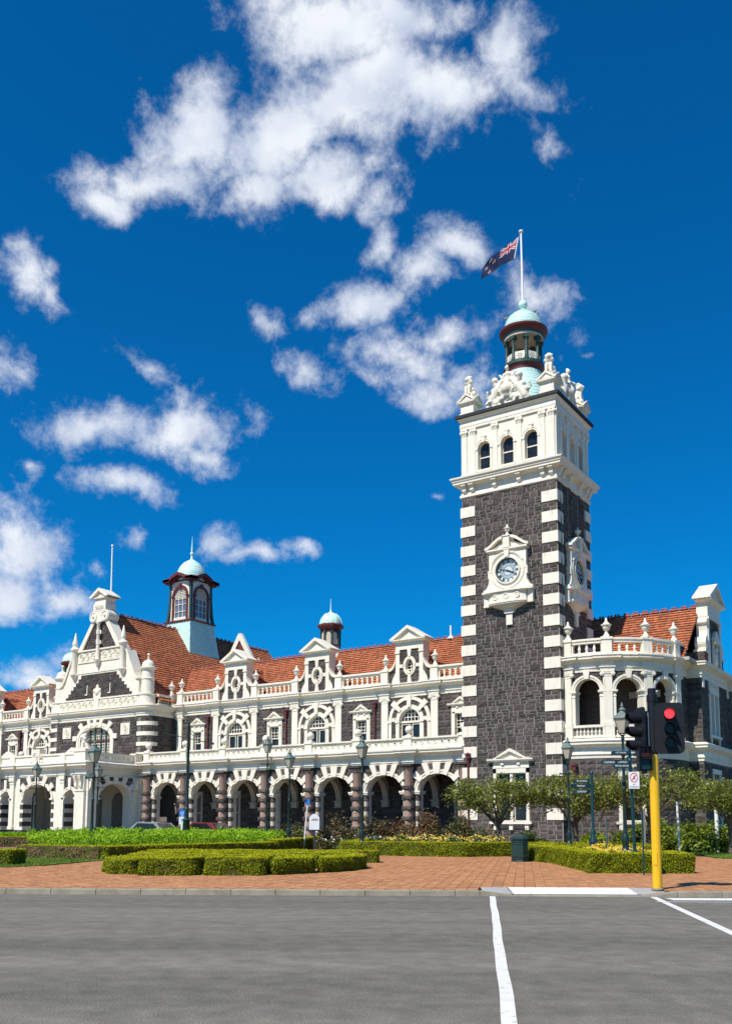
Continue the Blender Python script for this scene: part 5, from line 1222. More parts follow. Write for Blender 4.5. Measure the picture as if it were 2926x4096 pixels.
# arch window trim
mb = MB(TP)
for a0, b0, a1, b1, n1 in ((1.95, 1.08, 2.12, 1.25, .10), (2.12, 1.25, 2.40, 1.52, .15)):
    mb.ring(PC, 9.0, a0, b0, a1, b1, 0, 180, -.02, n1, 32)
    for q in (-1, 1): mb.box(*sorted((PC + q * a0, PC + q * a1)), -.02, n1, 6.6, 9.0)
for q in (-1, 1): mb.box(*sorted((PC + q * 2.30, PC + q * 2.85)), -.02, .2, 9.0, 9.42)
for ang, w, ln in ((90, .14, .8), (71, .13, .8), (109, .13, .8), (43, .15, .85), (137, .15, .85)):
    t = R(ang); p = Vector((PC + 2.0 * math.cos(t), 9.0 + 1.12 * math.sin(t))); d = Vector((math.cos(t) * .8, math.sin(t))).normalized(); e = Vector((-d.y, d.x))
    if ang in (90, 71, 109): ln = (10.76 - p.y) / d.y
    mb.prism([tuple(p + e * w), tuple(p - e * w), tuple(p + d * ln - e * w * 1.5), tuple(p + d * ln + e * w * 1.5)], -.02, .19)
mb.strip(hole, -.4, 0); build(mb, 'great_window_surround', 'cream', pav)
mb = MB(TP); rec = -.34
def halfh(s): return 1.06 * math.sqrt(max(0, 1 - (s / 1.93) ** 2))
for k in range(-9, 10):
    s = k * .2
    if abs(s) > 1.85: continue
    mb.box(PC + s - .022, PC + s + .022, rec, rec + .05, 6.6, 9.0 + halfh(s))
for zz in np.arange(7.0, 10.0, .24):
    h = max(0, zz - 9.0); w = 1.93 * math.sqrt(max(0, 1 - (h / 1.06) ** 2)); mb.box(PC - w, PC + w, rec, rec + .045, zz - .02, zz + .02)
gw = build(mb, 'great_window', 'cream', pav)
mb = MB(TP)
for s in (-1.05, -.38, .38, 1.05)[:]:
    if abs(s) > 1 or True: mb.box(PC + s * 1.0 - .09, PC + s + .09, rec, rec + .10, 6.6, 9.0 + halfh(s))
build(mb, 'mullion', 'darkgreen', gw); mb = MB(TP); mb.box(PC - 1.9, PC + 1.9, rec, rec + .14, 8.86, 8.96); build(mb, 'transom', 'maroon', gw)
mb = MB(TP); mb.prism(arch_outline(PC, 1.94, 6.5, 9.0, 1.07, 24), rec - .05, rec - .02); build(mb, 'pane', 'glass', gw)
for q in (-1, 1):
    c = PC + q * 3.78; mb = MB(TP); mb.box(c - .55, c + .55, -.02, .10, 9.27, 10.24); mb.ring(c, 9.78, .26, .34, .32, .40, 0, 360, .09, .14, 20); mb.ball((c, .10, 9.80), .2, 10, 8, (.9, .5, 1.3)); mb.ball((c + .04, .16, 9.95), .1, 8, 6); build(mb, 'carved_plaque', 'creamrelief', pav)
# entablature round the front and the rounded corners
def pav_path(step=6):
    P = [(XR, 3.9), (XR, .95 + cr)]
    for k in range(1, step): a = R(90 - 90 * k / step); P.append((ccx[1] + cr * math.sin(a), .95 + cr - cr * math.cos(a)))
    P += [(ccx[1], .95)]
    P += [(ccx[1] - .62, .95), (ccx[1] - .62, 1.03), (ccx[0] + .62, 1.03), (ccx[0] + .62, .95), (ccx[0], .95)]
    for k in range(1, step): a = R(-90 * k / step); P.append((ccx[0] + cr * math.sin(a), .95 + cr - cr * math.cos(a)))
    return P + [(XL, .95 + cr), (XL, 3.9)]
mb = MB(); mb.sweep(pav_path(), [(-.3, 10.74), (.08, 10.76), (.09, 10.95), (.14, 10.97), (.14, 11.03), (.06, 11.05), (.06, 11.24), (.12, 11.28), (.30, 11.38), (.40, 11.41), (.44, 11.43), (.44, 11.53), (.50, 11.58), (.50, 11.65), (.2, 11.70), (-.3, 11.72)]); build(mb, 'main_entablature', 'cream', pav)
mb = MB(TP); mb.box(PC - 5.2, PC + 5.2, -.45, -.02, 11.66, 12.56); mb.box(PC - 5.2, PC + 5.2, -.50, .07, 12.56, 12.68); mb.box(PC - .28, PC + .28, -.45, .10, 11.66, 12.60); mb.box(PC - 5.2, PC + 5.2, -.3, .05, 11.66, 11.76); build(mb, 'parapet', 'cream', pav)
for a, b in ((PC - 5.0, PC - .4), (PC + .4, PC + 5.0)): mb = MB(TP); scrollwork(mb, a, b, 11.80, 12.50, .0, .05); build(mb, 'carved_scroll', 'creamrelief', pav, True)
mb = MB(EAST(XR)); mb.box(1.9, 3.6, -.30, .02, 11.66, 11.86); mb.box(1.9, 3.6, -.30, .02, 12.42, 12.48); mb.box(1.9, 3.6, -.34, .07, 12.48, 12.62); build(mb, 'side_rail', 'cream', pav)
for k in range(6): inst(BALUSTER, 'baluster', pav, (XR - .14, 2.10 + k * .27, 11.84), 0, (1, 1, .93))
mb = MB(); mb.box(XR - .45, XR + .12, 3.35, 3.9, 11.68, 12.66); mb.box(XR - .5, XR + .17, 3.3, 3.95, 12.64, 12.76); build(mb, 'end_pier', 'cream', pav); inst(URN, 'urn', pav, (XR - .16, 3.60, 12.76), 0, (.84, .84, .98))
for c in ccx:
    mb = MB(); y = .95 + .62; c = c - math.copysign(.18, c - PC)
    mb.lathe(c, y, [(.78, 11.68), (.78, 11.80), (.70, 11.84), (.70, 12.52), (.78, 12.58), (.78, 12.68), (.56, 12.72), (.54, 13.86), (.59, 13.92), (.59, 14.0), (.52, 14.05), (.50, 14.70), (.58, 14.78), (.69, 14.84), (.70, 14.92), (.54, 15.0), (.53, 15.12), (.48, 15.32), (.36, 15.48), (.18, 15.57), (.09, 15.62), (.065, 15.78), (.065, 15.95)], 28); mb.ball((c, y, 16.05), .125, 14, 10); build(mb, 'corner_turret', 'cream', pav, True)
# the gable itself
GB, GFn = -.95, -.08
side = lambda z: 5.05 if z < 13.95 else 4.95
out_r = [(5.1, 12.6), (5.1, 13.95), (4.75, 14.05), (4.45, 14.5), (3.72, 16.05), (3.45, 16.6), (3.0, 16.9), (2.75, 17.02)]
mb = MB(TP); mb.prism([(PC + x, z) for x, z in out_r] + [(PC - x, z) for x, z in reversed(out_r)], GB, GFn)
for q in (-1, 1):       # raised coping along the slope
    lo = [(PC + q * x, z) for x, z in ((5.1, 13.95), (4.75, 14.05), (4.45, 14.5), (3.72, 16.05), (3.45, 16.6))]; hi = [(PC + q * x, z) for x, z in ((3.58, 16.72), (3.88, 16.1), (4.6, 14.6), (4.85, 14.2), (5.15, 14.1))]
    mb.prism(lo + hi, GB - .05, GFn + .14)
mb.box(PC - 2.9, PC + 2.9, GB, GFn + .05, 15.0, 15.9); mb.box(PC - 2.80, PC + 2.80, GB - .03, GFn + .16, 16.96, 17.08); mb.box(PC - 2.75, PC + 2.75, GFn - .02, GFn + .12, 15.92, 16.0)
build(mb, 'gable_wall', 'cream', pav)
mb = MB(TP); scrollwork(mb, PC - 2.6, PC - .32, 16.08, 16.88, GFn + .02, .05, rg=random.Random(8)); scrollwork(mb, PC + .32, PC + 2.6, 16.08, 16.88, GFn + .02, .05, rg=random.Random(9)); build(mb, 'carved_frieze', 'creamrelief', pav, True)
mb = MB(TP)
def ghw(z): return 4.30 - .33 * int((z - 12.66) / .315)
for k in range(7): z = 12.66 + .315 * k; mb.box(PC - ghw(z + .1), PC + ghw(z + .1), GFn - .02, GFn + .012, z, z + .315)
tri = [(PC - 2.35, 17.08), (PC + 2.35, 17.08), (PC + .80, 19.42), (PC - .80, 19.42)]
mb.prism(tri, GB, GFn - .06); build(mb, 'gable_backing', 'mortardark', pav)
TG = FRONT(.95 + .068)
items += stones(TG, 0, PC - 5, PC + 5, 12.66, 14.86, 'course', [('f', lambda z: (PC - ghw(z), PC + ghw(z))), ('r', PC - 1.56, PC - 1.42, 13.05, 14.25), ('r', PC + 1.42, PC + 1.56, 13.05, 14.25)], ch=(.157, .1576), wd=(.28, .55), depth=.05, rnd=rgP)
items += stones(FRONT(.95 + .14), 0, PC - 3, PC + 3, 17.1, 19.4, 'course', [('f', lambda z: (PC - 2.30 + (z - 17.08) * .655, PC + 2.30 - (z - 17.08) * .655))], ch=(.18, .24), wd=(.25, .5), depth=.05, rnd=rgP)
mb = MB(TP)
for q in (-1, 1):
    mb.prism([(PC + q * 2.80, 17.05), (PC + q * 2.25, 17.05), (PC + q * .70, 19.42), (PC + q * 1.15, 19.42)], GB - .02, GFn + .12)
build(mb, 'gable_coping', 'cream', pav)
mb = MB(TP)
for q in (-1, 1): c = PC + q * 1.49; mb.box(c - .07, c + .07, GFn - .015, GFn + .02, 13.08, 14.24)
build(mb, 'slit_window', 'glass', pav)
mb = MB(TP)
for q in (-1, 1): c = PC + q * 1.49; mb.box(c + .06, c + .15, GFn, GFn + .09, 13.08, 13.9); mb.box(c - .12, c + .18, GFn, GFn + .13, 13.0, 13.10)
build(mb, 'slit_sill', 'cream', pav)
mb = MB(TP); mb.prism([(PC - .42, 12.66), (PC + .42, 12.66), (PC + .5, 12.95), (PC + .46, 13.5), (PC + .2, 13.55), (PC + .1, 13.85), (PC - .1, 13.85), (PC - .2, 13.55), (PC - .46, 13.5), (PC - .5, 12.95)], GFn, GFn + .14); mb.ball((PC, GFn + .14, 13.2), .27, 12, 8, (1, .5, 1.1)); mb.ball((PC - .36, GFn + .12, 13.3), .13, 8, 6); mb.ball((PC + .36, GFn + .12, 13.3), .13, 8, 6); build(mb, 'crest', 'creamrelief', pav, True)
mb = MB(TP); n = GFn + .22
mb.lathe(PC, n, [(.0, 15.35), (.08, 15.42), (.11, 15.55), (.24, 15.80), (.32, 15.98), (.34, 16.06), (.19, 16.08), (.16, 16.15), (.145, 19.2), (.2, 19.28), (.2, 19.42)], 16)
for z in (17.6, 18.5): mb.lathe(PC, n, [(.15, z - .22), (.19, z - .2), (.19, z + .2), (.15, z + .22)], 12, cap=False); mb.box(PC + .12, PC + .34, GFn - .1, n, z - .14, z + .16)
build(mb, 'gable_shaft', 'cream', pav, True)
mb = MB(TP); P = []
mb.prism([(PC + q_ * 0 + x, z) for q_ in (1,) for x, z in ((-.8, 19.45), (.8, 19.45), (.8, 20.5), (-.8, 20.5))], GB - .1, GFn + .20)
for q in (-1, 1):
    mb.prism([(PC + q * .74 + .52 * math.cos(t * math.pi / 12), 19.95 + .52 * math.sin(t * math.pi / 12)) for t in range(24)], GB - .1, GFn + .22); mb.ring(PC + q * .74, 19.95, .36, .36, .44, .44, 0, 360, GFn + .2, GFn + .27, 20); mb.ball((PC + q * .74, GFn + .22, 19.95), .14, 10, 8)
mb.box(PC - .80, PC + .80, GB - .1, GFn + .22, 20.44, 21.10); mb.box(PC - .70, PC + .70, GB - .05, GFn + .14, 21.10, 21.62); mb.box(PC - .9, PC + .9, GB - .2, GFn + .3, 21.56, 21.66)
mb.prism([(PC - 1.12, 21.64), (PC + 1.12, 21.64), (PC, 22.36)], GB - .25, GFn + .2); mb.prism([(PC - 1.18, 21.64), (PC - .86, 21.64), (PC, 22.22), (PC + .86, 21.64), (PC + 1.18, 21.64), (PC + 1.18, 21.74), (PC, 22.48), (PC - 1.18, 21.74)], GB - .28, GFn + .42)
mb.box(PC - .55, PC + .55, GFn + .2, GFn + .25, 20.6, 20.98); build(mb, 'gable_crown', 'cream', pav)
mb = MB(TP); scrollwork(mb, PC - .5, PC + .5, 20.6, 20.98, GFn + .24, .035, rg=random.Random(4)); build(mb, 'carved_scroll', 'creamrelief', pav, True)
for q in (-1, 1):
    c = PC + q * 3.15; mb = MB(TP); n = GFn + .12
    mb.lathe(c, n, [(.0, 14.42), (.10, 14.5), (.24, 14.75), (.36, 14.9), (.38, 14.98), (.28, 15.02), (.28, 15.4), (.27, 16.95), (.33, 17.05), (.43, 17.18), (.43, 17.28), (.23, 17.46), (.18, 17.56), (.23, 17.70), (.24, 17.80), (.17, 18.1), (.04, 18.75), (.0, 18.8)], 18); build(mb, 'pinnacle', 'cream', pav, True)
# steep roof with ridge running back
uv = Vector((-6.75, 0, 8.25)); ti = tiles((PC + 6.75, 1.95, 12.10), (0, 1, 0), uv, 22.0, uv.length, facing=1.0, seed=9)
place_many(TILE, ti, pav, 'roof_tile', 'tile', 300, 'roof_tiles')
bed(pav, [[(PC + 6.8, 1.8, 12.05), (PC + 6.8, 24, 12.05), (PC, 24, 20.33), (PC, 1.8, 20.33)], [(PC - 6.8, 24, 12.05), (PC - 6.8, 1.8, 12.05), (PC, 1.8, 20.33), (PC, 24, 20.33)], [(PC - 6.8, 24, 12.05), (PC + 6.8, 24, 12.05), (PC, 24, 20.33)]])
ridge_row(pav, (PC, 1.9, 20.42), (PC, 10.2, 20.42)); ridge_row(pav, (PC, 13.8, 20.42), (PC, 24, 20.42))
place_many(ROUGH, items, pav, 'stone', 'basalt', 300, 'stones')
# lantern on the ridge
LX, LY = PC, 12.0
def sq(h): return [(LX - h, LY - h), (LX - h, LY + h), (LX + h, LY + h), (LX + h, LY - h)]
mb = MB(); lv = [(2.32, 16.2), (2.18, 17.2), (1.98, 18.4), (1.82, 19.6), (1.70, 20.6), (1.66, 21.22)]
for i in range(len(lv) - 1):
    (h0, z0), (h1, z1) = lv[i], lv[i + 1]; A, B = sq(h0), sq(h1)
    for k in range(4): mb.add([(*A[k], z0), (*A[(k + 1) % 4], z0), (*B[(k + 1) % 4], z1), (*B[k], z1)], [(0, 1, 2, 3)])
lan = build(mb, 'lantern', 'copper', pav)
rows = []                                            # diamond sheets on the copper skirt
for k, (T, rz) in enumerate(((lambda s, n, z: (LX + s, LY - n, z), 0), (lambda s, n, z: (LX + n, LY + s, z), R(90)))):
    for j in range(16):
        z = 16.4 + j * .3; f = (z - 16.2) / 5.0; h = 2.32 - .66 * f - .05 * math.sin(f * 3.14)
        for i in range(-6, 7):
            s = (i + (.5 if j % 2 else 0)) * .34
            if abs(s) < h - .15: p = T(s, h + .012, z); rows.append((TRS(p, rz, (.33, .02, .56)), .1, .5))
dm = MB(); dm.add([(0, -1, -.5), (.5, -.4, 0), (0, 0, .5), (-.5, -.4, 0)], [(0, 1, 2, 3)])
if rows:
    V = MB()
    for M, _, _ in rows: V.add([tuple(M @ Vector(p)) for p in dm.v], dm.f)
    tag(build(V, 'copper_shingles', 'copper', lan), kind='stuff')
mb = MB(); mb.sweep(sq(1.55), [(0, 21.20), (.24, 21.20), (.26, 21.30), (.10, 21.40), (0, 21.42)], True); build(mb, 'lantern_sill', 'maroon', lan)
mb = MB()
for sx in (-1, 1):
    for sy in (-1, 1):
        P = []
        for h, z in ((1.66, 21.38), (1.56, 22.2), (1.48, 23.6), (1.46, 25.25)): P.append((h, z))
        for i in range(3):
            (h0, z0), (h1, z1) = P[i], P[i + 1]
            q = lambda h, z, d: [(LX + sx * h, LY + sy * h, z), (LX + sx * (h - .24), LY + sy * h, z), (LX + sx * (h - .24), LY + sy * (h - .24), z), (LX + sx * h, LY + sy * (h - .24), z)]
            a, b = q(h0, z0, 0), q(h1, z1, 0); mb.add(a + b, [(0, 1, 5, 4), (1, 2, 6, 5), (2, 3, 7, 6), (3, 0, 4, 7)])
build(mb, 'lantern_post', 'darkgreen', lan)
for T in (lambda s, n, z: (LX + s, LY - n, z), lambda s, n, z: (LX + n, LY + s, z), lambda s, n, z: (LX - s, LY + n, z), lambda s, n, z: (LX - n, LY - s, z)):
    arc = arch_outline(0, .82, 21.60, 23.85, .82, 20); mb = MB(T); mb.panel(rect(-1.30, 1.30, 21.38, 25.3), [arc], 1.38); build(mb, 'lantern_wall', 'cream', lan)
    mb = MB(T); mb.ring(0, 23.85, .82, .82, 1.06, 1.06, 0, 180, 1.34, 1.50, 20)
    for q in (-1, 1): mb.box(*sorted((q * .82, q * 1.06)), 1.34, 1.47, 21.40, 23.85); mb.box(*sorted((q * .78, q * 1.12)), 1.34, 1.54, 23.74, 23.88)
    mb.prism([(-.12, 24.62), (.12, 24.62), (.17, 25.05), (-.17, 25.05)], 1.34, 1.56); build(mb, 'lantern_arch', 'maroon', lan)
    mb = MB(T); mb.ring(0, 23.85, .74, .74, .82, .82, 0, 180, 1.28, 1.36, 16)
    for q in (-1, 1): mb.box(*sorted((q * .74, q * .82)), 1.28, 1.36, 21.55, 23.85)
    mb.box(-.8, .8, 1.26, 1.44, 21.45, 21.72)
    for s in (-.27, .27): mb.box(s - .03, s + .03, 1.28, 1.35, 21.6, 23.85)
    for s in np.arange(-.675, .7, .135): mb.box(s - .018, s + .018, 1.29, 1.34, 23.55, 23.85 + .78 * math.sqrt(max(0, 1 - (s / .8) ** 2)))
    for z in (22.3, 23.0): mb.box(-.78, .78, 1.28, 1.34, z - .025, z + .025)
    for z in np.arange(23.55, 24.6, .16): w = .78 if z < 23.85 else .78 * math.sqrt(max(0, 1 - ((z - 23.85) / .8) ** 2)); mb.box(-w, w, 1.29, 1.335, z - .02, z + .02)
    build(mb, 'lantern_window', 'cream', lan); mb = MB(T); mb.prism(arch_outline(0, .80, 21.6, 23.85, .80, 16), 1.24, 1.26); build(mb, 'pane', 'glassblue', lan)
    # eave rising over the arch
    lo = [(-1.95, 25.25), (-1.15, 25.32), (-.62, 25.62), (0, 25.84), (.62, 25.62), (1.15, 25.32), (1.95, 25.25)]; hi = [(x, z + .30) for x, z in reversed(lo)]
    mb = MB(T); mb.prism(lo + hi, 1.05, 1.95); mb.prism([(x * .93, z - .14) for x, z in lo] + [(x * .93, z + .02) for x, z in reversed(lo)], 1.05, 1.72); build(mb, 'lantern_eave', 'maroon', lan)
mb = MB(); mb.lathe(LX, LY, scaled([(1.42, 25.5), (1.44, 25.9), (1.40, 26.3), (1.28, 26.7), (1.06, 27.1), (.76, 27.42), (.42, 27.64), (.16, 27.80)], 13), 28); mb.lathe(LX, LY, [(.15, 27.78), (.16, 27.9), (.10, 27.98), (.10, 28.2)], 12); mb.ball((LX, LY, 28.38), .19, 14, 10); mb.lathe(LX, LY, [(.08, 28.5), (.085, 28.9), (.05, 29.4), (.01, 30.2)], 8); build(mb, 'lantern_dome', 'copper', lan, True)
fp2 = thing('flag_pole', 'bare white flagpole behind the top of the entrance gable', 'flagpole', (PC - .25, 2.3, 20.3)); mb = MB(); mb.tube((PC - .25, 2.3, 20.2), (PC - .33, 2.3, 26.7), .085, .06, 10); build(mb, 'pole', 'white', fp2, True); mb = MB(); mb.ball((PC - .33, 2.3, 26.75), .12, 10, 8); build(mb, 'truck', 'white', fp2, True)
# rear parapet gable showing over the ridge
rgb = thing('rear_gable', 'white rear parapet gable peeping over the tiled ridge beside the lantern', 'gable', (-35.0, 12, 12)); mb = MB(FRONT(12.0)); mb.prism([(-39.75, 12), (-31.95, 12), (-34.85, 16.3), (-36.55, 19.25), (-38.25, 16.3)], -.22, -.02); build(mb, 'gable_infill', 'tilebed', rgb); mb = MB(FRONT(12.0)); mb.prism([(-36.55, 19.6), (-36.40, 19.62), (-34.50, 16.35), (-33.95, 15.4), (-34.45, 15.4), (-34.95, 16.3), (-36.55, 19.0), (-38.25, 16.3), (-38.65, 16.3), (-36.70, 19.62)], -.25, .1); build(mb, 'gable_coping', 'cream', rgb); mb = MB(); mb.lathe(-34.2, 12.0, [(.3, 14.5), (.3, 16.2), (.36, 16.3), (.22, 16.5), (0, 17.1)], 12); build(mb, 'pinnacle', 'cream', rgb, True)

# ================================================================== portico
PX = -43.05; PY = -4.8
por = thing('entrance_portico', 'white stone carriage portico with three front arches and banded jambs', 'portico', (PX, -2.2, GF)); TF = FRONT(PY); TE = EAST(PX + 5.95); rgO = random.Random(33); items = []
def notch(sp0, sp1, z1, arches):
    P = [(sp0, .2)]
    for c, hw, zi, b in arches: P += [(c - hw, .2)] + ell(c, zi, hw, b, 180, 0, 20) + [(c + hw, .2)]
    return P + [(sp1, .2), (sp1, z1), (sp0, z1)]
FA = [(PX - 4.1, .62, 3.74, .64), (PX, 1.8, 3.74, 1.14), (PX + 4.1, .62, 3.74, .64)]; EA = [(-1.95, 1.62, 3.74, 1.18)]
ZT = 5.52
mb = MB(TF); mb.panel(notch(PX - 5.95, PX + 5.95, ZT, FA), [], 0.0); mb.T = TE; mb.panel(notch(PY, .45, ZT, EA), [], 0.0); mb.T = WEST(PX - 5.95); mb.panel(notch(-.45, -PY, ZT, [(1.95, 1.62, 3.74, 1.18)]), [], 0.0); build(mb, 'portico_wall', 'cream', por)
mb = MB(TF)
for c, hw, zi, b in FA: mb.strip([(c - hw, .2)] + ell(c, zi, hw, b, 180, 0, 20) + [(c + hw, .2)], -.85, 0, False)
mb.T = TE
for c, hw, zi, b in EA: mb.strip([(c - hw, .2)] + ell(c, zi, hw, b, 180, 0, 20) + [(c + hw, .2)], -.85, 0, False)
build(mb, 'arch_soffit', 'cream', por)
for T, rz, arcs in ((TF, 0, FA), (TE, R(90), EA)):
    for c, hw, zi, b in arcs:
        mr = MB(T); mr.ring(c, zi, hw, b, hw + .14, b + .14, 0, 180, -.02, .07, 22); mr.ring(c, zi, hw + .14, b + .14, hw + .25, b + .25, 0, 180, -.02, .11, 22)
        for ang in ((90, 64, 116, 36, 144) if hw > 1 else (90, 35, 145)):
            t = R(ang); p = Vector((c + hw * math.cos(t), zi + b * math.sin(t))); d = Vector((math.cos(t), math.sin(t) * 1.1)).normalized(); e = Vector((-d.y, d.x)); w = .17 if hw > 1 else .12
            ln = min((ZT - .02 - p.y) / d.y, .95 if ang in (90, 64, 116) else (.66 if hw > 1 else .5))
            mr.prism([tuple(p + e * w), tuple(p - e * w), tuple(p + d * ln - e * w * 1.45), tuple(p + d * ln + e * w * 1.45)], -.02, .15)
        for q in (-1, 1): mr.box(*sorted((c + q * (hw - .08), c + q * (hw + .30))), -.4, .16, zi - .12, zi + .02)
        build(mr, 'arch_trim', 'cream', por)
        lim = c - hw - .5, c + hw + .5
        items += stones(T, rz, lim[0], lim[1], zi + .55, ZT - .06, 'course', [('e', c, zi, hw + .2, b + .2)], ch=(.26, .32), wd=(.25, .4), depth=.045, rnd=rgO)
        # dark and white banded jambs
        for q in (-1, 1):
            if T is TE: continue
            for k in range(4):
                z0 = 2.92 - .70 * k; x0, x1 = sorted((c + q * (hw - .03), c + q * (hw + .34)))
                mb = MB(T); mb.box(x0, x1, -.80, .05, max(z0, .5), z0 + .36); build(mb, 'jamb_block', 'basalt', por)
for T, rz, a, b, arcs in ((TF, 0, PX - 5.95, PX + 5.95, FA), (TE, R(90), PY, .3, EA)):
    hs = [('r', c - hw - .02, c + hw + .02, 0, 3) for c, hw, zi, b_ in arcs]
    items += stones(T, rz, a, b, .3, 1.22, 'course', hs, ch=(.29, .32), wd=(.4, .8), depth=.10, rnd=rgO)
for c in (PX - 3.2, PX + 3.2):
    mb = MB(TF); mb.box(c - .26, c + .26, -.02, .16, 1.24, 5.2); mb.box(c - .31, c + .31, -.02, .21, 1.24, 1.5); mb.box(c - .30, c + .30, -.02, .20, 4.95, 5.05); mb.box(c - .34, c + .34, -.02, .24, 5.2, ZT); build(mb, 'pilaster', 'cream', por)
for T, ss in ((TF, ((PX - 5.95, PX - 4.85), (PX + 4.85, PX + 5.95))), (TE, ((PY, PY + .95), (-.15, .55)))):
    for a, b in ss:
        mb = MB(T); mb.box(a, b, -.02, .22, 1.24, 4.35); mb.box(a - .03, b + .03, -.02, .27, .3, 1.24); mb.box(a - .02, b + .02, -.02, .28, 4.25, 4.38); mb.box(a, b, -.02, .20, 4.38, ZT); build(mb, 'corner_pier', 'cream', por)
        n = 2
        for k in range(n): build(bracket((lambda T: (lambda s, n_, z: T(s, n_ + .20, z)))(T), a + (b - a) * (.25 + .5 * k), .28, 4.42, 5.45, .34), 'console', 'cream', por)
pp = [(PX + 5.95, .5), (PX + 5.95, -.05 + .55), (PX + 5.95, -.15), (PX + 5.95, PY + .95), (PX + 6.17, PY + .95), (PX + 6.17, PY - .22), (PX + 4.85, PY - .22), (PX + 4.85, PY), (PX + 3.55, PY), (PX + 3.55, PY - .18), (PX + 2.85, PY - .18), (PX + 2.85, PY), (PX - 2.85, PY), (PX - 2.85, PY - .18), (PX - 3.55, PY - .18), (PX - 3.55, PY), (PX - 4.85, PY), (PX - 4.85, PY - .22), (PX - 6.17, PY - .22), (PX - 6.17, PY + .95), (PX - 5.95, PY + .95), (PX - 5.95, .5)]
pp = [pp[0]] + pp[2:]
mb = MB(); mb.sweep(pp, [(-.5, 5.48), (.04, 5.48), (.05, 5.56), (.10, 5.58), (.10, 5.63), (.03, 5.65), (.03, 5.95), (.08, 5.98), (.26, 6.12), (.40, 6.20), (.45, 6.22), (.45, 6.34), (.52, 6.42), (.52, 6.50), (.3, 6.58), (-.5, 6.62)]); build(mb, 'portico_entablature', 'cream', por)
mb = MB(); mb.box(PX - 5.7, PX + 5.7, PY + .4, .6, 5.50, 5.6); mb.box(PX - 5.7, PX + 5.7, PY + .4, .6, 6.30, 6.45); build(mb, 'portico_slab', 'plaster', por)
mb = MB(); mb.box(PX - 4.2, PX + 5.3, .62, .8, .2, 5.6); build(mb, 'inner_wall', 'plaster', por)
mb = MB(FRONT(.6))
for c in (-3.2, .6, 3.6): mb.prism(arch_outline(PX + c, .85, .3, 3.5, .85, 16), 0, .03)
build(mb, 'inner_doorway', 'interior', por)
mb = MB(TF); mb.box(PX - 5.9, PX + 5.9, -.30, .10, 6.58, 7.16); mb.box(PX - 5.95, PX + 5.95, -.36, .18, 7.16, 7.30); mb.box(PX - 5.9, PX + 5.9, -.3, .16, 6.58, 6.68)
for c in (PX - 3.2, PX + 3.2): mb.box(c - .3, c + .3, -.34, .22, 6.6, 7.32)
for c in (PX - 4.15, PX + 4.15): mb.prism([(c - .75, 7.30), (c + .75, 7.30), (c + .55, 7.42), (c, 7.72), (c - .55, 7.42)], -.3, .14); mb.ball((c, .12, 7.45), .13, 8, 6, (1.6, .5, .8))
mb.box(PX + 4.75, PX + 6.1, -1.0, .34, 6.58, 7.34); mb.box(PX + 4.68, PX + 6.17, -1.05, .40, 7.34, 7.50); mb.box(PX - 6.1, PX - 4.75, -1.0, .34, 6.58, 7.34)
build(mb, 'front_parapet', 'cream', por)
mb = MB(TF); c = PX; mb.box(c - .45, c + .45, -.3, .30, 6.55, 7.72); mb.prism([(c - .62, 7.02), (c + .62, 7.02), (c + .5, 7.4), (c - .5, 7.4)], -.2, .24); mb.ball((c - .62, .2, 6.7), .16, 10, 8); mb.ball((c + .62, .2, 6.7), .16, 10, 8); scrollwork(mb, c - .40, c + .40, 6.65, 7.6, .30, .035); build(mb, 'carved_tablet', 'creamrelief', por)
mb = MB(TE); hs = []; n = 8
for k in range(n): hc = PY + 1.2 + 3.5 * (k + .5) / n; hs.append([(hc + .085 * math.cos(t * math.pi / 6), 6.98 + .085 * math.sin(t * math.pi / 6)) for t in range(12)])
mb.panel(rect(PY + 1.1, -.1, 6.58, 7.2), hs, .10, .12)
for k in range(n): hc = PY + 1.2 + 3.5 * (k + .5) / n; mb.ring(hc, 6.98, .10, .10, .15, .15, 0, 360, .09, .13, 12)
mb.box(PY + 1.1, -.1, -.1, .2, 7.2, 7.34); mb.box(PY + 1.1, -.1, -.05, .15, 6.6, 6.7); build(mb, 'side_parapet', 'cream', por)
mb = MB(); mb.box(PX + 5.4, -36.05, .46, .9, .2, 6.7); build(mb, 'link_wall', 'cream', por)
mb = MB(TE); mb.box(-.15, .55, -.3, .3, 6.58, 7.34); mb.box(-.2, .6, -.35, .36, 7.34, 7.48); build(mb, 'parapet_pier', 'cream', por)
mb = MB(); mb.box(PX - 5.9, PX + 5.9, PY + .1, .3, .1, GF); build(mb, 'portico_floor', 'greystone', por)
place_many(ROUGH, items, por, 'stone', 'basalt', 300, 'stones')
carved('stone_lion', 'carved stone lion seated on the front corner of the portico parapet', 'statue', LION, (PX + 5.35, PY + .25, 7.50), R(-20), .04)

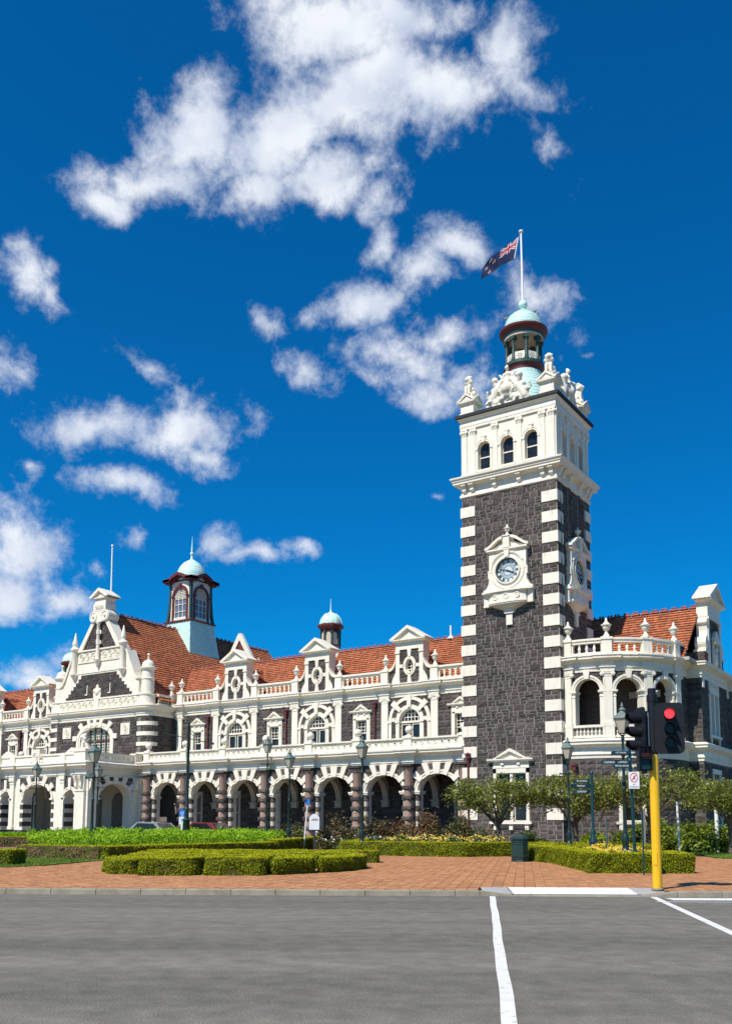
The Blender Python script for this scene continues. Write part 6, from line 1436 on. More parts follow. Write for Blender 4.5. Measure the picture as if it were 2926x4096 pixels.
# ================================================================== round corner bay and the gabled end to the right
BX, BY, BR = 1.1, 5.3, 4.85
bay = thing('corner_bay', 'curved corner bay with open arched loggia and urn topped balustrade beside the tower', 'building', (BX, BY, GF)); rgB = random.Random(55); items = []
def CURVEM(cx, cy, rad):
    def T(s, n, z): a = s / BR; return (cx + (rad + n) * math.sin(a), cy - (rad + n) * math.cos(a), z)
    return T
TB = CURVEM(BX, BY, BR); A2S = lambda deg: R(deg) * BR
SB0, SB1 = A2S(-13.0), A2S(99)
def curved_wall(mb, s0, s1, z0, z1, holes, ds=.12):
    n = int(math.ceil((s1 - s0) / ds))
    for k in range(n):
        a = s0 + (s1 - s0) * k / n; b = s0 + (s1 - s0) * (k + 1) / n; m = (a + b) / 2; ivs = []
        for c, hw, h0, hs, hb in holes:
            if abs(m - c) < hw: ivs.append((h0, hs + hb * math.sqrt(1 - ((m - c) / hw) ** 2)))
        for p, q in sub_iv(z0, z1, ivs): mb.add([(a, 0, p), (b, 0, p), (b, 0, q), (a, 0, q)], [(0, 3, 2, 1)])
def fine(path, step=.25):
    out = []
    for i in range(len(path) - 1):
        (a, b), (c, d) = path[i], path[i + 1]; n = max(1, int(abs(c - a) / step))
        for k in range(n): out.append((a + (c - a) * k / n, b + (d - b) * k / n))
    return out + [path[-1]]
ARC = [A2S(5.2), A2S(33.6), A2S(62.0)]; PIL = [A2S(-9.0), A2S(19.4), A2S(47.8), A2S(76.2)]; HW = .74
crz = lambda s: s / BR
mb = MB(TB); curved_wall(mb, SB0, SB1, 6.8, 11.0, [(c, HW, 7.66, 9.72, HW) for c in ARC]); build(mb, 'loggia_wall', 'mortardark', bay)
items += stones(TB, crz, SB0, A2S(75), 9.9, 10.95, 'course', [('e', c, 9.72, HW + .2, HW + .2) for c in ARC] + [('r', p - .25, p + .25, 6, 11.5) for p in PIL], ch=(.2, .27), wd=(.25, .4), depth=.045, rnd=rgB)
items += stones(TB, crz, A2S(79), SB1, 6.85, 10.95, 'course', (), ch=(.2, .27), wd=(.25, .45), depth=.05, rnd=rgB)
for c in ARC:
    mb = MB(TB); mb.ring(c, 9.72, HW, HW, HW + .11, HW + .11, 0, 180, -.5, .07, 24); mb.ring(c, 9.72, HW + .11, HW + .11, HW + .24, HW + .24, 0, 180, -.02, .11, 24)
    for q in (-1, 1):
        mb.box(*sorted((c + q * HW, c + q * (HW + .30))), -.5, .06, 7.66, 9.6); mb.box(*sorted((c + q * (HW - .06), c + q * (HW + .34))), -.52, .12, 9.58, 9.64); mb.box(*sorted((c + q * (HW - .10), c + q * (HW + .38))), -.54, .16, 9.64, 9.74); mb.box(*sorted((c + q * (HW - .03), c + q * (HW + .32))), -.51, .09, 9.36, 9.42)
    mb.prism([(c - .12, 9.72 + HW - .02), (c + .12, 9.72 + HW - .02), (c + .2, 10.95), (c - .2, 10.95)], -.02, .2); build(mb, 'loggia_arch', 'cream', bay)
    mb = MB(TB, .3); mb.box(c - HW - .3, c + HW + .3, -.12, .13, 7.52, 7.67); mb.box(c - HW - .3, c + HW + .3, -.06, .07, 6.9, 7.04); build(mb, 'loggia_rail', 'cream', bay)
    for k in range(7):
        s = c - HW + .06 + (2 * HW - .12) * k / 6; p = TB(s, 0, 7.04); inst(BALUSTER, 'baluster', bay, p, s / BR, (.72, .72, .77))
for i, s in enumerate(PIL):
    mb = MB(TB); mb.box(s - .26, s + .26, -.4, .15, 7.75, 10.56); mb.box(s - .32, s + .32, -.4, .22, 7.55, 7.8); mb.box(s - .36, s + .36, -.4, .26, 6.85, 7.0); mb.box(s - .33, s + .33, -.4, .21, 7.0, 7.55); p_ = build(mb, 'pilaster', 'cream', bay); o = inst(PCAP, 'capital', p_, TB(s, 0, 10.56), s / BR)
    mb = MB(TB); mb.box(s - .28, s + .28, -.34, .16, 11.88, 12.82); mb.box(s - .34, s + .34, -.4, .22, 12.80, 12.94); build(mb, 'balustrade_pier', 'cream', bay); inst(URN, 'urn', bay, TB(s, -.08, 12.94), 0, (.88, .88, .98))
ep = ressaut(PIL, SB0, SB1, .34, .14)
mb = MB(TB); mb.sweep(fine(ep), [(-.5, 10.86), (.06, 10.88), (.07, 11.08), (.13, 11.10), (.13, 11.16), (.05, 11.18), (.05, 11.42), (.10, 11.46), (.26, 11.56), (.36, 11.60), (.40, 11.62), (.40, 11.72), (.45, 11.78), (.45, 11.84), (.2, 11.90), (-.5, 11.92)]); build(mb, 'main_entablature', 'cream', bay)
for a, b in zip(PIL[:-1], PIL[1:]):
    mb = MB(TB, .3); mb.box(a + .28, b - .28, -.20, .06, 11.88, 12.06); mb.box(a + .28, b - .28, -.2, .06, 12.62, 12.78); mb.box(a + .28, b - .28, -.26, .12, 12.78, 12.90); build(mb, 'balustrade_rail', 'cream', bay)
    for k in range(5):
        s = a + .28 + (b - a - .56) * (k + 0) / 4
        if k in (0, 4): mb = MB(TB); mb.box(s - .07, s + .07, -.15, .02, 12.06, 12.62); build(mb, 'half_baluster', 'cream', bay)
        else: inst(BALUSTER, 'baluster', bay, TB(s, -.07, 12.05), s / BR, (1.05, 1.05, .95))
mb = MB(TB, .3); mb.box(PIL[3] + .2, SB1, -.25, .05, 11.88, 12.72); build(mb, 'parapet_wall', 'mortardark', bay); items += stones(CURVEM(BX, BY, BR + .05), crz, PIL[3] + .28, SB1, 11.9, 12.72, 'course', (), ch=(.2, .27), wd=(.25, .45), depth=.05, rnd=rgB)
mb = MB(TB, .3); mb.box(PIL[3] + .2, SB1 + .1, -.3, .14, 12.72, 12.86); build(mb, 'parapet_coping', 'cream', bay)
# inside of the loggia
mb = MB(); mb.lathe(BX, BY, [(BR - .02, 6.75), (BR - .02, 6.84), (0.1, 6.84)], 40); mb.lathe(BX, BY, [(BR - .1, 10.7), (.1, 10.72)], 40, cap=False); build(mb, 'loggia_floor', 'plaster', bay)
mb = MB(FRONT(3.5)); mb.panel(rect(0, 3.2, 6.8, 10.8), [], 0); mb.T = None; mb.lathe(BX, BY, [(2.75, 6.8), (2.75, 10.8)], 40, cap=False); build(mb, 'loggia_back_wall', 'basalt', bay)
mb = MB(FRONT(3.48)); mb.box(1.4, 1.55, 0, .08, 6.85, 9.6); mb.box(2.5, 2.65, 0, .08, 6.85, 9.6); mb.box(1.4, 2.65, 0, .09, 9.6, 9.85); mb.box(3.1, 5.0, 0, .05, 9.5, 9.9); build(mb, 'loggia_door_frame', 'plaster', bay)
# string course band between storeys
mb = MB(TB); mb.sweep(fine([(SB0, 0), (SB1, 0)]), [(-.5, 5.66), (.05, 5.68), (.06, 5.86), (.12, 5.90), (.12, 5.96), (.05, 6.0), (.05, 6.30), (.14, 6.36), (.30, 6.46), (.36, 6.50), (.36, 6.62), (.42, 6.68), (.42, 6.74), (.2, 6.84), (-.5, 6.88)]); build(mb, 'string_course', 'cream', bay)
GWN = [(A2S(35.5), .62)]
mb = MB(TB); curved_wall(mb, SB0, SB1, .1, 5.8, [(c, hw, 1.95, 4.7, .001) for c, hw in GWN]); build(mb, 'ground_wall', 'mortar', bay)
items += stones(TB, crz, SB0, SB1, .3, 5.66, 'course', [('r', c - .9, c + .9, 1.75, 5.3) for c, hw in GWN], ch=(.30, .36), wd=(.4, .62), depth=.055, rnd=rgB)
for c, hw in GWN:
    mb = MB(TB)
    for q in (-1, 1): mb.box(*sorted((c + q * hw, c + q * (hw + .28))), -.3, .10, 1.9, 4.9)
    mb.box(c - hw - .28, c + hw + .28, -.3, .12, 4.7, 5.1); mb.box(c - hw - .38, c + hw + .38, -.02, .26, 5.1, 5.25); mb.box(c - hw - .45, c + hw + .45, -.05, .28, 1.78, 1.93); mb.box(c - hw - .3, c - hw - .05, -.02, .2, 1.42, 1.78); mb.box(c + hw + .05, c + hw + .3, -.02, .2, 1.42, 1.78); build(mb, 'window_surround', 'cream', bay)
    sash(TB, bay, c - hw, c + hw, 1.95, 4.7, 1, 1, -.16, top_nx=1, top_nz=1)
downpipe(bay, .72, .22, .3, 5.0)
place_many(ROUGH, items, bay, 'stone', 'basalt', 300, 'stones')
# gabled end wing facing right
EX = 6.75
endw = thing('end_wing', 'dark basalt end wing with white gable and chimney at the right edge', 'building', (EX - 2, 10, GF)); TG2 = EAST(EX); items = []; rgE = random.Random(66); Y0, Y1 = 6.1, 13.3
mb = MB(TG2); mb.panel(rect(Y0, Y1, .1, 11.0), [rect(8.05, 8.85, 7.45, 10.1), rect(9.1, 9.9, 7.45, 10.1)], 0); mb.T = FRONT(Y0); mb.panel(rect(1.5, EX, .1, 11.0), [], 0); mb.T = EAST(EX + .5); mb.panel(rect(Y1, 45, .1, 11.0), [], 0); mb.T = FRONT(Y1); mb.panel(rect(EX, EX + .5, .1, 11), [], 0); build(mb, 'wall_backing', 'mortardark', endw)
items += stones(TG2, R(90), Y0, Y1, .3, 10.95, 'course', [('r', 7.75, 10.2, 7.2, 10.9), ('r', 8.2, 9.8, 1.8, 5.0), ('r', Y0, Y1, 5.66, 6.88)], ch=(.24, .32), wd=(.35, .75), depth=.05, rnd=rgE)
items += stones(FRONT(Y0), 0, 5.9, EX, .3, 10.95, 'course', [('r', 5, 8, 5.66, 6.88)], ch=(.24, .32), wd=(.3, .6), depth=.05, rnd=rgE)
items += stones(EAST(EX + .5), R(90), Y1, 24, .3, 10.95, 'course', [('r', Y0, 40, 5.66, 6.88)], ch=(.24, .32), wd=(.35, .75), depth=.05, rnd=rgE)
ewp = [(EX + .5, 45), (EX + .5, Y1), (EX, Y1 - .0), (EX, Y0), (5.5, Y0)]
mb = MB(); mb.sweep(ewp, [(-.5, 10.86), (.06, 10.88), (.07, 11.08), (.13, 11.10), (.13, 11.16), (.05, 11.18), (.05, 11.42), (.10, 11.46), (.26, 11.56), (.38, 11.60), (.42, 11.62), (.42, 11.72), (.48, 11.78), (.48, 11.84), (.2, 11.90), (-.5, 11.92)]); build(mb, 'main_entablature', 'cream', endw)
mb = MB(); mb.sweep(ewp, [(-.5, 5.66), (.05, 5.68), (.06, 5.86), (.12, 5.90), (.12, 5.96), (.05, 6.0), (.05, 6.30), (.14, 6.36), (.30, 6.46), (.36, 6.50), (.36, 6.62), (.42, 6.68), (.42, 6.74), (.2, 6.84), (-.5, 6.88)]); build(mb, 'string_course', 'cream', endw)
mb = MB(TG2)
for a in (7.8, 8.85, 9.9): mb.box(a, a + .25, -.3, .10, 7.4, 10.2)
mb.box(7.8, 10.15, -.3, .12, 10.1, 10.35); mb.box(7.75, 10.2, -.02, .10, 10.35, 10.88); mb.box(7.7, 10.25, -.1, .2, 7.28, 7.45)
for a in (7.85, 9.9): mb.box(a, a + .2, -.02, .12, 6.9, 7.28)
build(mb, 'window_surround', 'cream', endw); mb = MB(TG2); scrollwork(mb, 7.85, 10.1, 10.42, 10.84, .09, .035); build(mb, 'carved_scroll', 'creamrelief', endw)
for a in (8.05, 9.1): sash(TG2, endw, a, a + .8, 7.45, 10.1, 1, 1, -.2, top_nx=1, top_nz=1)
for s in (6.45, 12.7):
    mb = MB(TG2); mb.box(s - .2, s + .2, -.02, .1, 10.3, 10.88); build(mb, 'corbel', 'cream', endw)
mb = MB(TG2); mb.box(8.0, 8.2, -.3, .1, 1.8, 5.0); mb.box(9.8, 10.0, -.3, .1, 1.8, 5.0); mb.box(7.95, 10.05, -.3, .12, 5.0, 5.3); mb.box(7.9, 10.1, -.02, .25, 1.65, 1.8); build(mb, 'window_surround', 'cream', endw); sash(TG2, endw, 8.2, 9.8, 1.8, 5.0, 2, 1, -.2, top_nx=2, top_nz=1)
gc = 9.6; mb = MB(TG2); bk = -.60
for q in (-1, 1):
    a, b = sorted((gc + q * 1.25, gc + q * 1.65)); mb.box(a, b, bk, .12, 11.88, 15.0); mb.box(a - .05, b + .05, bk - .02, .18, 14.95, 15.1)
    pts = [(gc + q * (1.63 + .55 * (1 - t) ** 1.3 + .10 * math.sin(t * 9)), 12.9 + 2.1 * t) for t in np.linspace(0, 1, 14)]
    mb.prism([(gc + q * 1.6, 12.85), (gc + q * 2.3, 12.85)] + pts + [(gc + q * 1.6, 15.0)], bk, .06); mb.box(*sorted((gc + q * 1.62, gc + q * 2.45)), bk - .05, .12, 12.72, 12.86)
    for zc, rr in ((13.35, .36), (14.75, .2)): mb.prism([(gc + q * 1.95 + rr * math.cos(t * math.pi / 10), zc + rr * 1.15 * math.sin(t * math.pi / 10)) for t in range(20)], bk, .09) if zc < 14 else mb.prism([(gc + q * 1.72 + rr * math.cos(t * math.pi / 10), zc + rr * math.sin(t * math.pi / 10)) for t in range(20)], bk, .09)
mb.box(gc - 1.7, gc + 1.7, bk, .12, 15.08, 15.3); mb.box(gc - 1.62, gc + 1.62, bk, .10, 15.3, 16.1)
mb.sweep([(gc - 1.62, bk), (gc - 1.62, .10), (gc + 1.62, .10), (gc + 1.62, bk)], [(-.05, 16.05), (.08, 16.08), (.26, 16.18), (.32, 16.2), (.32, 16.3), (-.05, 16.32)])
mb.prism([(gc - 1.95, 16.28), (gc + 1.95, 16.28), (gc, 17.4)], bk - .1, .16); mb.prism([(gc - 2.0, 16.28), (gc - 1.66, 16.28), (gc, 17.22), (gc + 1.66, 16.28), (gc + 2.0, 16.28), (gc + 2.0, 16.4), (gc, 17.55), (gc - 2.0, 16.4)], bk - .15, .40)
build(mb, 'end_gable', 'cream', endw)
mb = MB(TG2); mb.box(gc - 1.26, gc + 1.26, bk + .2, -.02, 11.9, 15.1); 
for q in (-1, 1): mb.box(*sorted((gc + q * 1.64, gc + q * 2.4)), bk, -.02, 11.9, 12.74)
build(mb, 'gable_backing', 'mortardark', endw)
items += stones(TG2, R(90), gc - 1.25, gc + 1.25, 11.9, 15.05, 'course', [('r', gc - .55, gc + .55, 11.9, 13.9)], ch=(.22, .3), wd=(.3, .6), depth=.05, rnd=rgE)
for q in (-1, 1): items += stones(TG2, R(90), *sorted((gc + q * 1.66, gc + q * 2.4)), 11.9, 12.72, 'course', (), ch=(.22, .3), wd=(.3, .6), depth=.05, rnd=rgE)
items += stones(FRONT(7.2), 0, EX - 1.15, EX - .02, 11.95, 12.72, 'course', (), ch=(.22, .3), wd=(.3, .6), depth=.05, rnd=rgE)
mb = MB(TG2); mb.box(gc - .55, gc - .38, -.02, .16, 11.9, 13.5); mb.box(gc + .38, gc + .55, -.02, .16, 11.9, 13.5); mb.box(gc - .65, gc + .65, -.02, .3, 13.5, 13.9); mb.prism([(gc - .6, 13.9), (gc + .6, 13.9), (gc + .3, 14.2), (gc, 14.4), (gc - .3, 14.2)], -.02, .25); mb.ball((gc, .1, 12.5), .3, 10, 8, (.8, .6, 1.6)); mb.ball((gc, .15, 13.15), .17, 10, 8); build(mb, 'statue_niche', 'creamrelief', endw, True)
CHX, CHY = 4.2, 16.2
mb = MB(); mb.box(CHX - .9, CHX + .9, CHY - 1.3, CHY + 1.3, 11, 15.3); mb.box(CHX - 1.0, CHX + 1.0, CHY - 1.4, CHY + 1.4, 14.6, 15.0); build(mb, 'chimney', 'mortardark', endw)
items += stones(FRONT(CHY - 1.3), 0, CHX - .9, CHX + .9, 12, 15.3, 'course', (), ch=(.3, .36), wd=(.4, .7), depth=.06, rnd=rgE) + stones(EAST(CHX + .9), R(90), CHY - 1.3, CHY + 1.3, 12, 15.3, 'course', (), ch=(.3, .36), wd=(.4, .7), depth=.06, rnd=rgE)
place_many(ROUGH, items, endw, 'stone', 'basalt', 300, 'stones')
uv = Vector((0, 4.1, 3.85)); ti = tiles((.2, 4.45, 11.95), (1, 0, 0), uv, EX - .72, uv.length, facing=1.0, seed=5)
place_many(TILE, ti, endw, 'roof_tile', 'tile', 300, 'roof_tiles'); ridge_row(endw, (.4, 8.55, 15.88), (EX - .6, 8.55, 15.88))
bed(endw, [[(.1, 4.4, 11.9), (EX - .5, 4.4, 11.9), (EX - .5, 8.55, 15.78), (.1, 8.55, 15.78)], [(.1, 8.55, 15.78), (EX - .5, 8.55, 15.78), (EX - .5, 12.8, 11.9), (.1, 12.8, 11.9)]])
mb = MB(); mb.lathe(BX, BY, [(BR - .1, 11.95), (.1, 12.0)], 40, cap=False); mb.box(0, EX - .1, 4, 45, 11.7, 11.9); build(mb, 'flat_roof', 'greystone', endw)

# ================================================================== planting
def inside_np(poly, P):
    r = np.zeros(len(P), bool); x, y = P[:, 0], P[:, 1]
    for i in range(len(poly)):
        (a, b), (c, d) = poly[i], poly[(i + 1) % len(poly)]
        if b != d: r ^= ((b > y) != (d > y)) & (x < (c - a) * (y - b) / (d - b) + a)
    return r
def quads_mesh(name, C_, N_, S_, m, asp=1.0, rg=RNG, bend=.0):
    """leaf shaped quads: centres, normals, sizes"""
    n = len(C_); N_ = N_ / np.maximum(1e-6, np.linalg.norm(N_, axis=1))[:, None]
    t = rg.normal(size=(n, 3)); A = np.cross(N_, t); A /= np.maximum(1e-6, np.linalg.norm(A, axis=1))[:, None]; B = np.cross(N_, A)
    s = S_[:, None]; V = np.empty((n, 4, 3)); V[:, 0] = C_ - A * s * asp; V[:, 1] = C_ - B * s * .5 + N_ * s * bend; V[:, 2] = C_ + A * s * asp; V[:, 3] = C_ + B * s * .5 + N_ * s * bend
    me = bpy.data.meshes.new(name); me.vertices.add(n * 4); me.vertices.foreach_set('co', V.reshape(-1)); me.loops.add(n * 4); me.polygons.add(n)
    me.loops.foreach_set('vertex_index', np.arange(n * 4, dtype=np.int32)); me.polygons.foreach_set('loop_start', np.arange(0, n * 4, 4, dtype=np.int32)); me.polygons.foreach_set('loop_total', np.full(n, 4, dtype=np.int32))
    me.materials.append(MATS[m]); me.update(); return me
def addq(name, C_, N_, S_, m, parent, asp=1.0, bend=0.0):
    off = np.array(root_loc(parent)); return link(name, quads_mesh(name, C_ - off, N_, S_, m, asp, RNG, bend), parent, root_loc(parent))
def seg_pts(poly, n, z0f, h, rg):
    E = [(np.array(poly[i]), np.array(poly[(i + 1) % len(poly)])) for i in range(len(poly))]; L_ = np.array([np.linalg.norm(b - a) for a, b in E]); pick = rg.choice(len(E), n, p=L_ / L_.sum()); t = rg.random(n)
    A = np.array([e[0] for e in E]); D = np.array([e[1] - e[0] for e in E]); P = A[pick] + D[pick] * t[:, None]; Nn = np.c_[D[pick][:, 1], -D[pick][:, 0]] / np.maximum(1e-6, L_[pick])[:, None]; return P, Nn
def poly_area(p): return .5 * sum(p[i][0] * p[(i + 1) % len(p)][1] - p[(i + 1) % len(p)][0] * p[i][1] for i in range(len(p)))
def round_poly(p, r=.16, k=3):
    out = []
    for i in range(len(p)):
        a, b, c = Vector(p[i - 1]), Vector(p[i]), Vector(p[(i + 1) % len(p)]); u_ = (a - b); w_ = (c - b); ru = min(r, u_.length * .45); rw = min(r, w_.length * .45); s = b + u_.normalized() * ru; e = b + w_.normalized() * rw
        for j in range(k + 1): t = j / k; q = s.lerp(b, t).lerp(b.lerp(e, t), t); out.append((q.x, q.y))
    return out
def hedge(label, poly, h, size=.032, dens=1500, side='hedgeleaf', top='hedgetop', group='clipped box hedges', wob=.035, rr=.14, dry=None):
    if poly_area(poly) < 0: poly = poly[::-1]
    poly = round_poly(poly, rr); cu = sum(p[0] for p in poly) / len(poly); cv = sum(p[1] for p in poly) / len(poly); o = thing('hedge', label, 'hedge', WG(cu, cv), group)
    ins = [(cu + (u - cu) * .985 + (0.0), cv + (v - cv) * .985) for u, v in poly]; mb = MB(); m = len(ins)
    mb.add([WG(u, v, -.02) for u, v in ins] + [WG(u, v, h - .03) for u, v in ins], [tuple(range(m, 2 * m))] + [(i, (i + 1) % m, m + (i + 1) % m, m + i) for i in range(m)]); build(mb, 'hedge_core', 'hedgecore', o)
    per = sum(math.dist(poly[i], poly[(i + 1) % m]) for i in range(m)); n = int(per * h * dens); P, Nn = seg_pts(poly, n, None, h, RNG); z = RNG.random(n) * h
    ph = RNG.random() * 6; wv = (np.sin(P[:, 0] * 5 + ph) * np.cos(P[:, 1] * 4 + z * 7)) * wob + RNG.normal(size=n) * .018 - np.where(z > h - .07, (z - (h - .07)) * .8, 0)
    P = P + Nn * wv[:, None]
    def w3(P, z): return np.c_[CAM.x + RH.x * P[:, 0] + FH.x * P[:, 1], CAM.y + RH.y * P[:, 0] + FH.y * P[:, 1], .12 + .006 * np.maximum(0, P[:, 1] - 21.1) + z]
    N3 = np.c_[RH.x * Nn[:, 0] + FH.x * Nn[:, 1], RH.y * Nn[:, 0] + FH.y * Nn[:, 1], np.full(n, .35)] + RNG.normal(size=(n, 3)) * .55
    if dry is not None:
        msk = dry(P); addq('dry_twigs', w3(P, z)[msk], N3[msk], RNG.uniform(.7, 1.4, msk.sum()) * size, 'drytwig', o, 1.2); P, z, N3 = P[~msk], z[~msk], N3[~msk]; n = len(z)
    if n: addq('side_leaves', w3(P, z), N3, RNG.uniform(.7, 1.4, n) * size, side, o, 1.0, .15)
    us = [p[0] for p in poly]; vs = [p[1] for p in poly]; A = abs(poly_area(poly)); n = int(A * dens * .8); Q = []
    while len(Q) < n:
        c = RNG.random((n * 3, 2)) * [max(us) - min(us), max(vs) - min(vs)] + [min(us), min(vs)]
        Q += list(c[inside_np(poly, c)])
    Q = np.array(Q[:n]); z = h - .015 + RNG.normal(size=n) * .016 + np.sin(Q[:, 0] * 3.1 + ph) * np.cos(Q[:, 1] * 2.7) * wob * .6; N3 = np.c_[np.zeros(n), np.zeros(n), np.ones(n)] + RNG.normal(size=(n, 3)) * .5
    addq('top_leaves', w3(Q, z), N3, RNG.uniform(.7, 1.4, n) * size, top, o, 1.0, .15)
    return o
def bar(a, b, w):                           # footprint of a straight hedge of width w, front edge a-b (left to right), thickness away
    a, b = Vector(a), Vector(b); d = (b - a).normalized(); n = Vector((-d.y, d.x)); return [tuple(a), tuple(b), tuple(b + n * w), tuple(a + n * w)]
G1 = 'clipped box hedges of the front parterre'
fl = [('low clipped box block at the left end of the front parterre', [(-7.95, 28.5), (-7.3, 26.95), (-6.5, 26.75), (-6.3, 28.3), (-6.9, 29.2)]),
      ('clipped box block, second from the left in the front parterre row', [(-6.38, 26.2), (-4.66, 26.45), (-4.66, 27.9), (-6.3, 27.9)]),
      ('clipped box block in the middle of the front parterre row', [(-4.60, 26.48), (-2.76, 26.62), (-2.76, 28.0), (-4.60, 27.95)]),
      ('clipped box block, second from the right in the front parterre row', [(-2.70, 26.7), (-1.48, 27.9), (-1.6, 29.4), (-2.70, 28.4)]),
      ('clipped box block at the right end of the front parterre row', [(-1.42, 28.0), (-.62, 29.0), (.12, 31.0), (-.2, 32.6), (-1.45, 30.4)])]
for lb, p in fl:
    mu = sum(q[0] for q in p) / len(p); mv = sum(q[1] for q in p) / len(p); p = [(mu + (a - mu) * .95, mv + (b - mv) * .97) for a, b in p]
    hedge(lb, p, .46 + .03 * math.sin(mu * 3), .030, 3000, group=G1, wob=.05, rr=.35)
for i, (v0, ua, ub_, lb) in enumerate(((30.3, -7.7, -1.5, 'long low box hedge right behind the front parterre blocks'), (32.6, -7.9, -.3, 'long low box hedge in the middle row of the parterre'), (34.9, -8.1, .5, 'long low box hedge in the back row of the parterre'))):
    hedge(lb, bar((ua, v0), (ub_, v0 + .25), 1.2), .44, .032, 1300, group=G1)
hedge('low hedge with brown clipped face in front of the left flower bed', [(-14.3, 38.5), (-10.45, 36.9), (-10.1, 37.9), (-13.9, 39.5)], .52, .030, 1700, group='clipped hedges', dry=lambda P: (P[:, 1] < 38.75) & (RNG.random(len(P)) < .85))
hedge('long green hedge along the front of the bright ferny bed', [(-10.4, 36.95), (-10.1, 36.9), (-4.25, 46.4), (-4.9, 46.9), (-10.3, 38.2)], .52, .034, 1300, group='clipped hedges')
hedge('hedge along the right side of the bright ferny bed', [(-4.25, 46.4), (-2.45, 58.8), (-3.2, 58.9), (-4.95, 46.9)], .62, .04, 900, group='clipped hedges')
hedge('brown faced hedge at the far left before the portico', bar((-23, 55.2), (-17.2, 56.2), .8), .55, .04, 900, group='clipped hedges', dry=lambda P: P[:, 1] < 56.3)
hedge('dark corner of a box hedge cut off by the left edge', [(-14.5, 31.8), (-11.95, 31.9), (-11.9, 33.2), (-14.5, 33.4)], .52, .03, 1500, group='clipped hedges')
hedge('long box hedge in front of the yellow and white flowers', [(-1.2, 43.4), (4.35, 41.7), (6.7, 42.8), (6.7, 43.5), (4.4, 42.5), (-.9, 44.3)], .62, .036, 1500, group='clipped hedges')
hedge('short side hedge left of the yellow and white flowers', [(-1.2, 43.5), (-.5, 44.2), (.3, 51.5), (-.35, 51.5)], .60, .04, 900, group='clipped hedges')
hedge('box hedge with sharp corner behind the yellow signal pole', [(6.83, 28.65), (10.05, 28.8), (10.25, 31.6), (9.6, 32.0), (9.35, 29.75), (7.6, 29.6), (7.98, 37.0), (7.4, 37.5), (6.75, 38.9), (6.35, 38.4), (7.05, 35.5)], .60, .028, 2400, group='clipped hedges', rr=.08)
for v0, a, b, lb in ((39.2, 6.9, 12.6, 'nearest of the three low hedges between signposts and tower'), (42.2, 7.0, 13.4, 'middle one of the three low hedges before the tower'), (45.6, 7.2, 14.2, 'farthest of the three low hedges before the tower')): hedge(lb, bar((a, v0), (b, v0 + .6), .7), .56, .036, 1200, group='clipped hedges')
def scatter_uv(poly, n):
    us = [p[0] for p in poly]; vs = [p[1] for p in poly]; Q = []
    while len(Q) < n: c = RNG.random((n * 2, 2)) * [max(us) - min(us), max(vs) - min(vs)] + [min(us), min(vs)]; Q += list(c[inside_np(poly, c)])
    return np.array(Q[:n])
def W3(Q, z): return np.c_[CAM.x + RH.x * Q[:, 0] + FH.x * Q[:, 1], CAM.y + RH.y * Q[:, 0] + FH.y * Q[:, 1], .12 + .006 * np.maximum(0, Q[:, 1] - 21.1) + z]
# bright ferny bedding, one mass
FERN = [(-16.6, 45.8), (-13.0, 41.6), (-10.6, 39.4), (-5.3, 48.0), (-3.6, 58.2), (-9, 60), (-17.5, 57)]
def mound(Q): return .90 + .13 * np.sin(Q[:, 0] * 1.7 + 1.3 * np.sin(Q[:, 1] * .9)) * np.cos(Q[:, 1] * 1.1) + .10 * np.sin(Q[:, 0] * 4.3 + Q[:, 1] * 3.1) * np.cos(Q[:, 1] * 3.7) + .06 * np.sin(Q[:, 0] * 9.1 + 2 * np.sin(Q[:, 1] * 5))
n = 60000; Q = scatter_uv(FERN, n); hh = mound(Q); z = hh * (1 - RNG.random(n) ** 2.2 * .95) + RNG.normal(size=n) * .04; N3 = np.c_[np.zeros(n) - FH.x * .4, np.zeros(n) - FH.y * .4, np.ones(n)] + RNG.normal(size=(n, 3)) * .8
me = quads_mesh('bedding_foliage', W3(Q, z), N3, RNG.uniform(.03, .085, n), 'fern', 1.3); tag(link('bedding_foliage', me), 'bright green feathery bedding plants filling the left bed', 'foliage', kind='stuff')
n = 9000; Q = scatter_uv([(-24, 57.2), (-17, 57.2), (-15, 60), (-24, 61)], n); z = .75 * (1 - RNG.random(n) ** 2 * .9); N3 = np.c_[np.zeros(n), np.zeros(n), np.ones(n)] + RNG.normal(size=(n, 3)) * .8
me = quads_mesh('bedding_foliage', W3(Q, z), N3, RNG.uniform(.04, .09, n), 'fern', 1.3); tag(link('bedding_foliage', me), 'bright green bedding plants before the portico at the far left', 'foliage', kind='stuff')
def flowerbed(label, poly, n, hb, mats_, leafm, sz=.05, lsz=.05):
    o = thing('flower_bed', label, 'flower bed', WG(sum(p[0] for p in poly) / len(poly), sum(p[1] for p in poly) / len(poly))); o['kind'] = 'stuff'
    Q = scatter_uv(poly, n * 4); z = hb * (1 - RNG.random(len(Q)) ** 1.8 * .95) * (.85 + .25 * np.sin(Q[:, 0] * 2.7) * np.cos(Q[:, 1] * 2.1)); addq('leaves', W3(Q, z), np.c_[np.zeros((len(Q), 2)), np.ones(len(Q))] + RNG.normal(size=(len(Q), 3)) * .8, RNG.uniform(.6, 1.4, len(Q)) * lsz, leafm, o, 1.2)['kind'] = 'stuff'
    for m_, frac in mats_:
        k = int(n * frac); Q = scatter_uv(poly, k); z = hb * (.92 + .25 * RNG.random(k)) * (.85 + .25 * np.sin(Q[:, 0] * 2.7) * np.cos(Q[:, 1] * 2.1)); addq('petals', W3(Q, z), np.c_[np.full(k, -FH.x * .8), np.full(k, -FH.y * .8), np.full(k, .7)] + RNG.normal(size=(k, 3)) * .35, RNG.uniform(.7, 1.3, k) * sz, m_, o, .8)['kind'] = 'stuff'
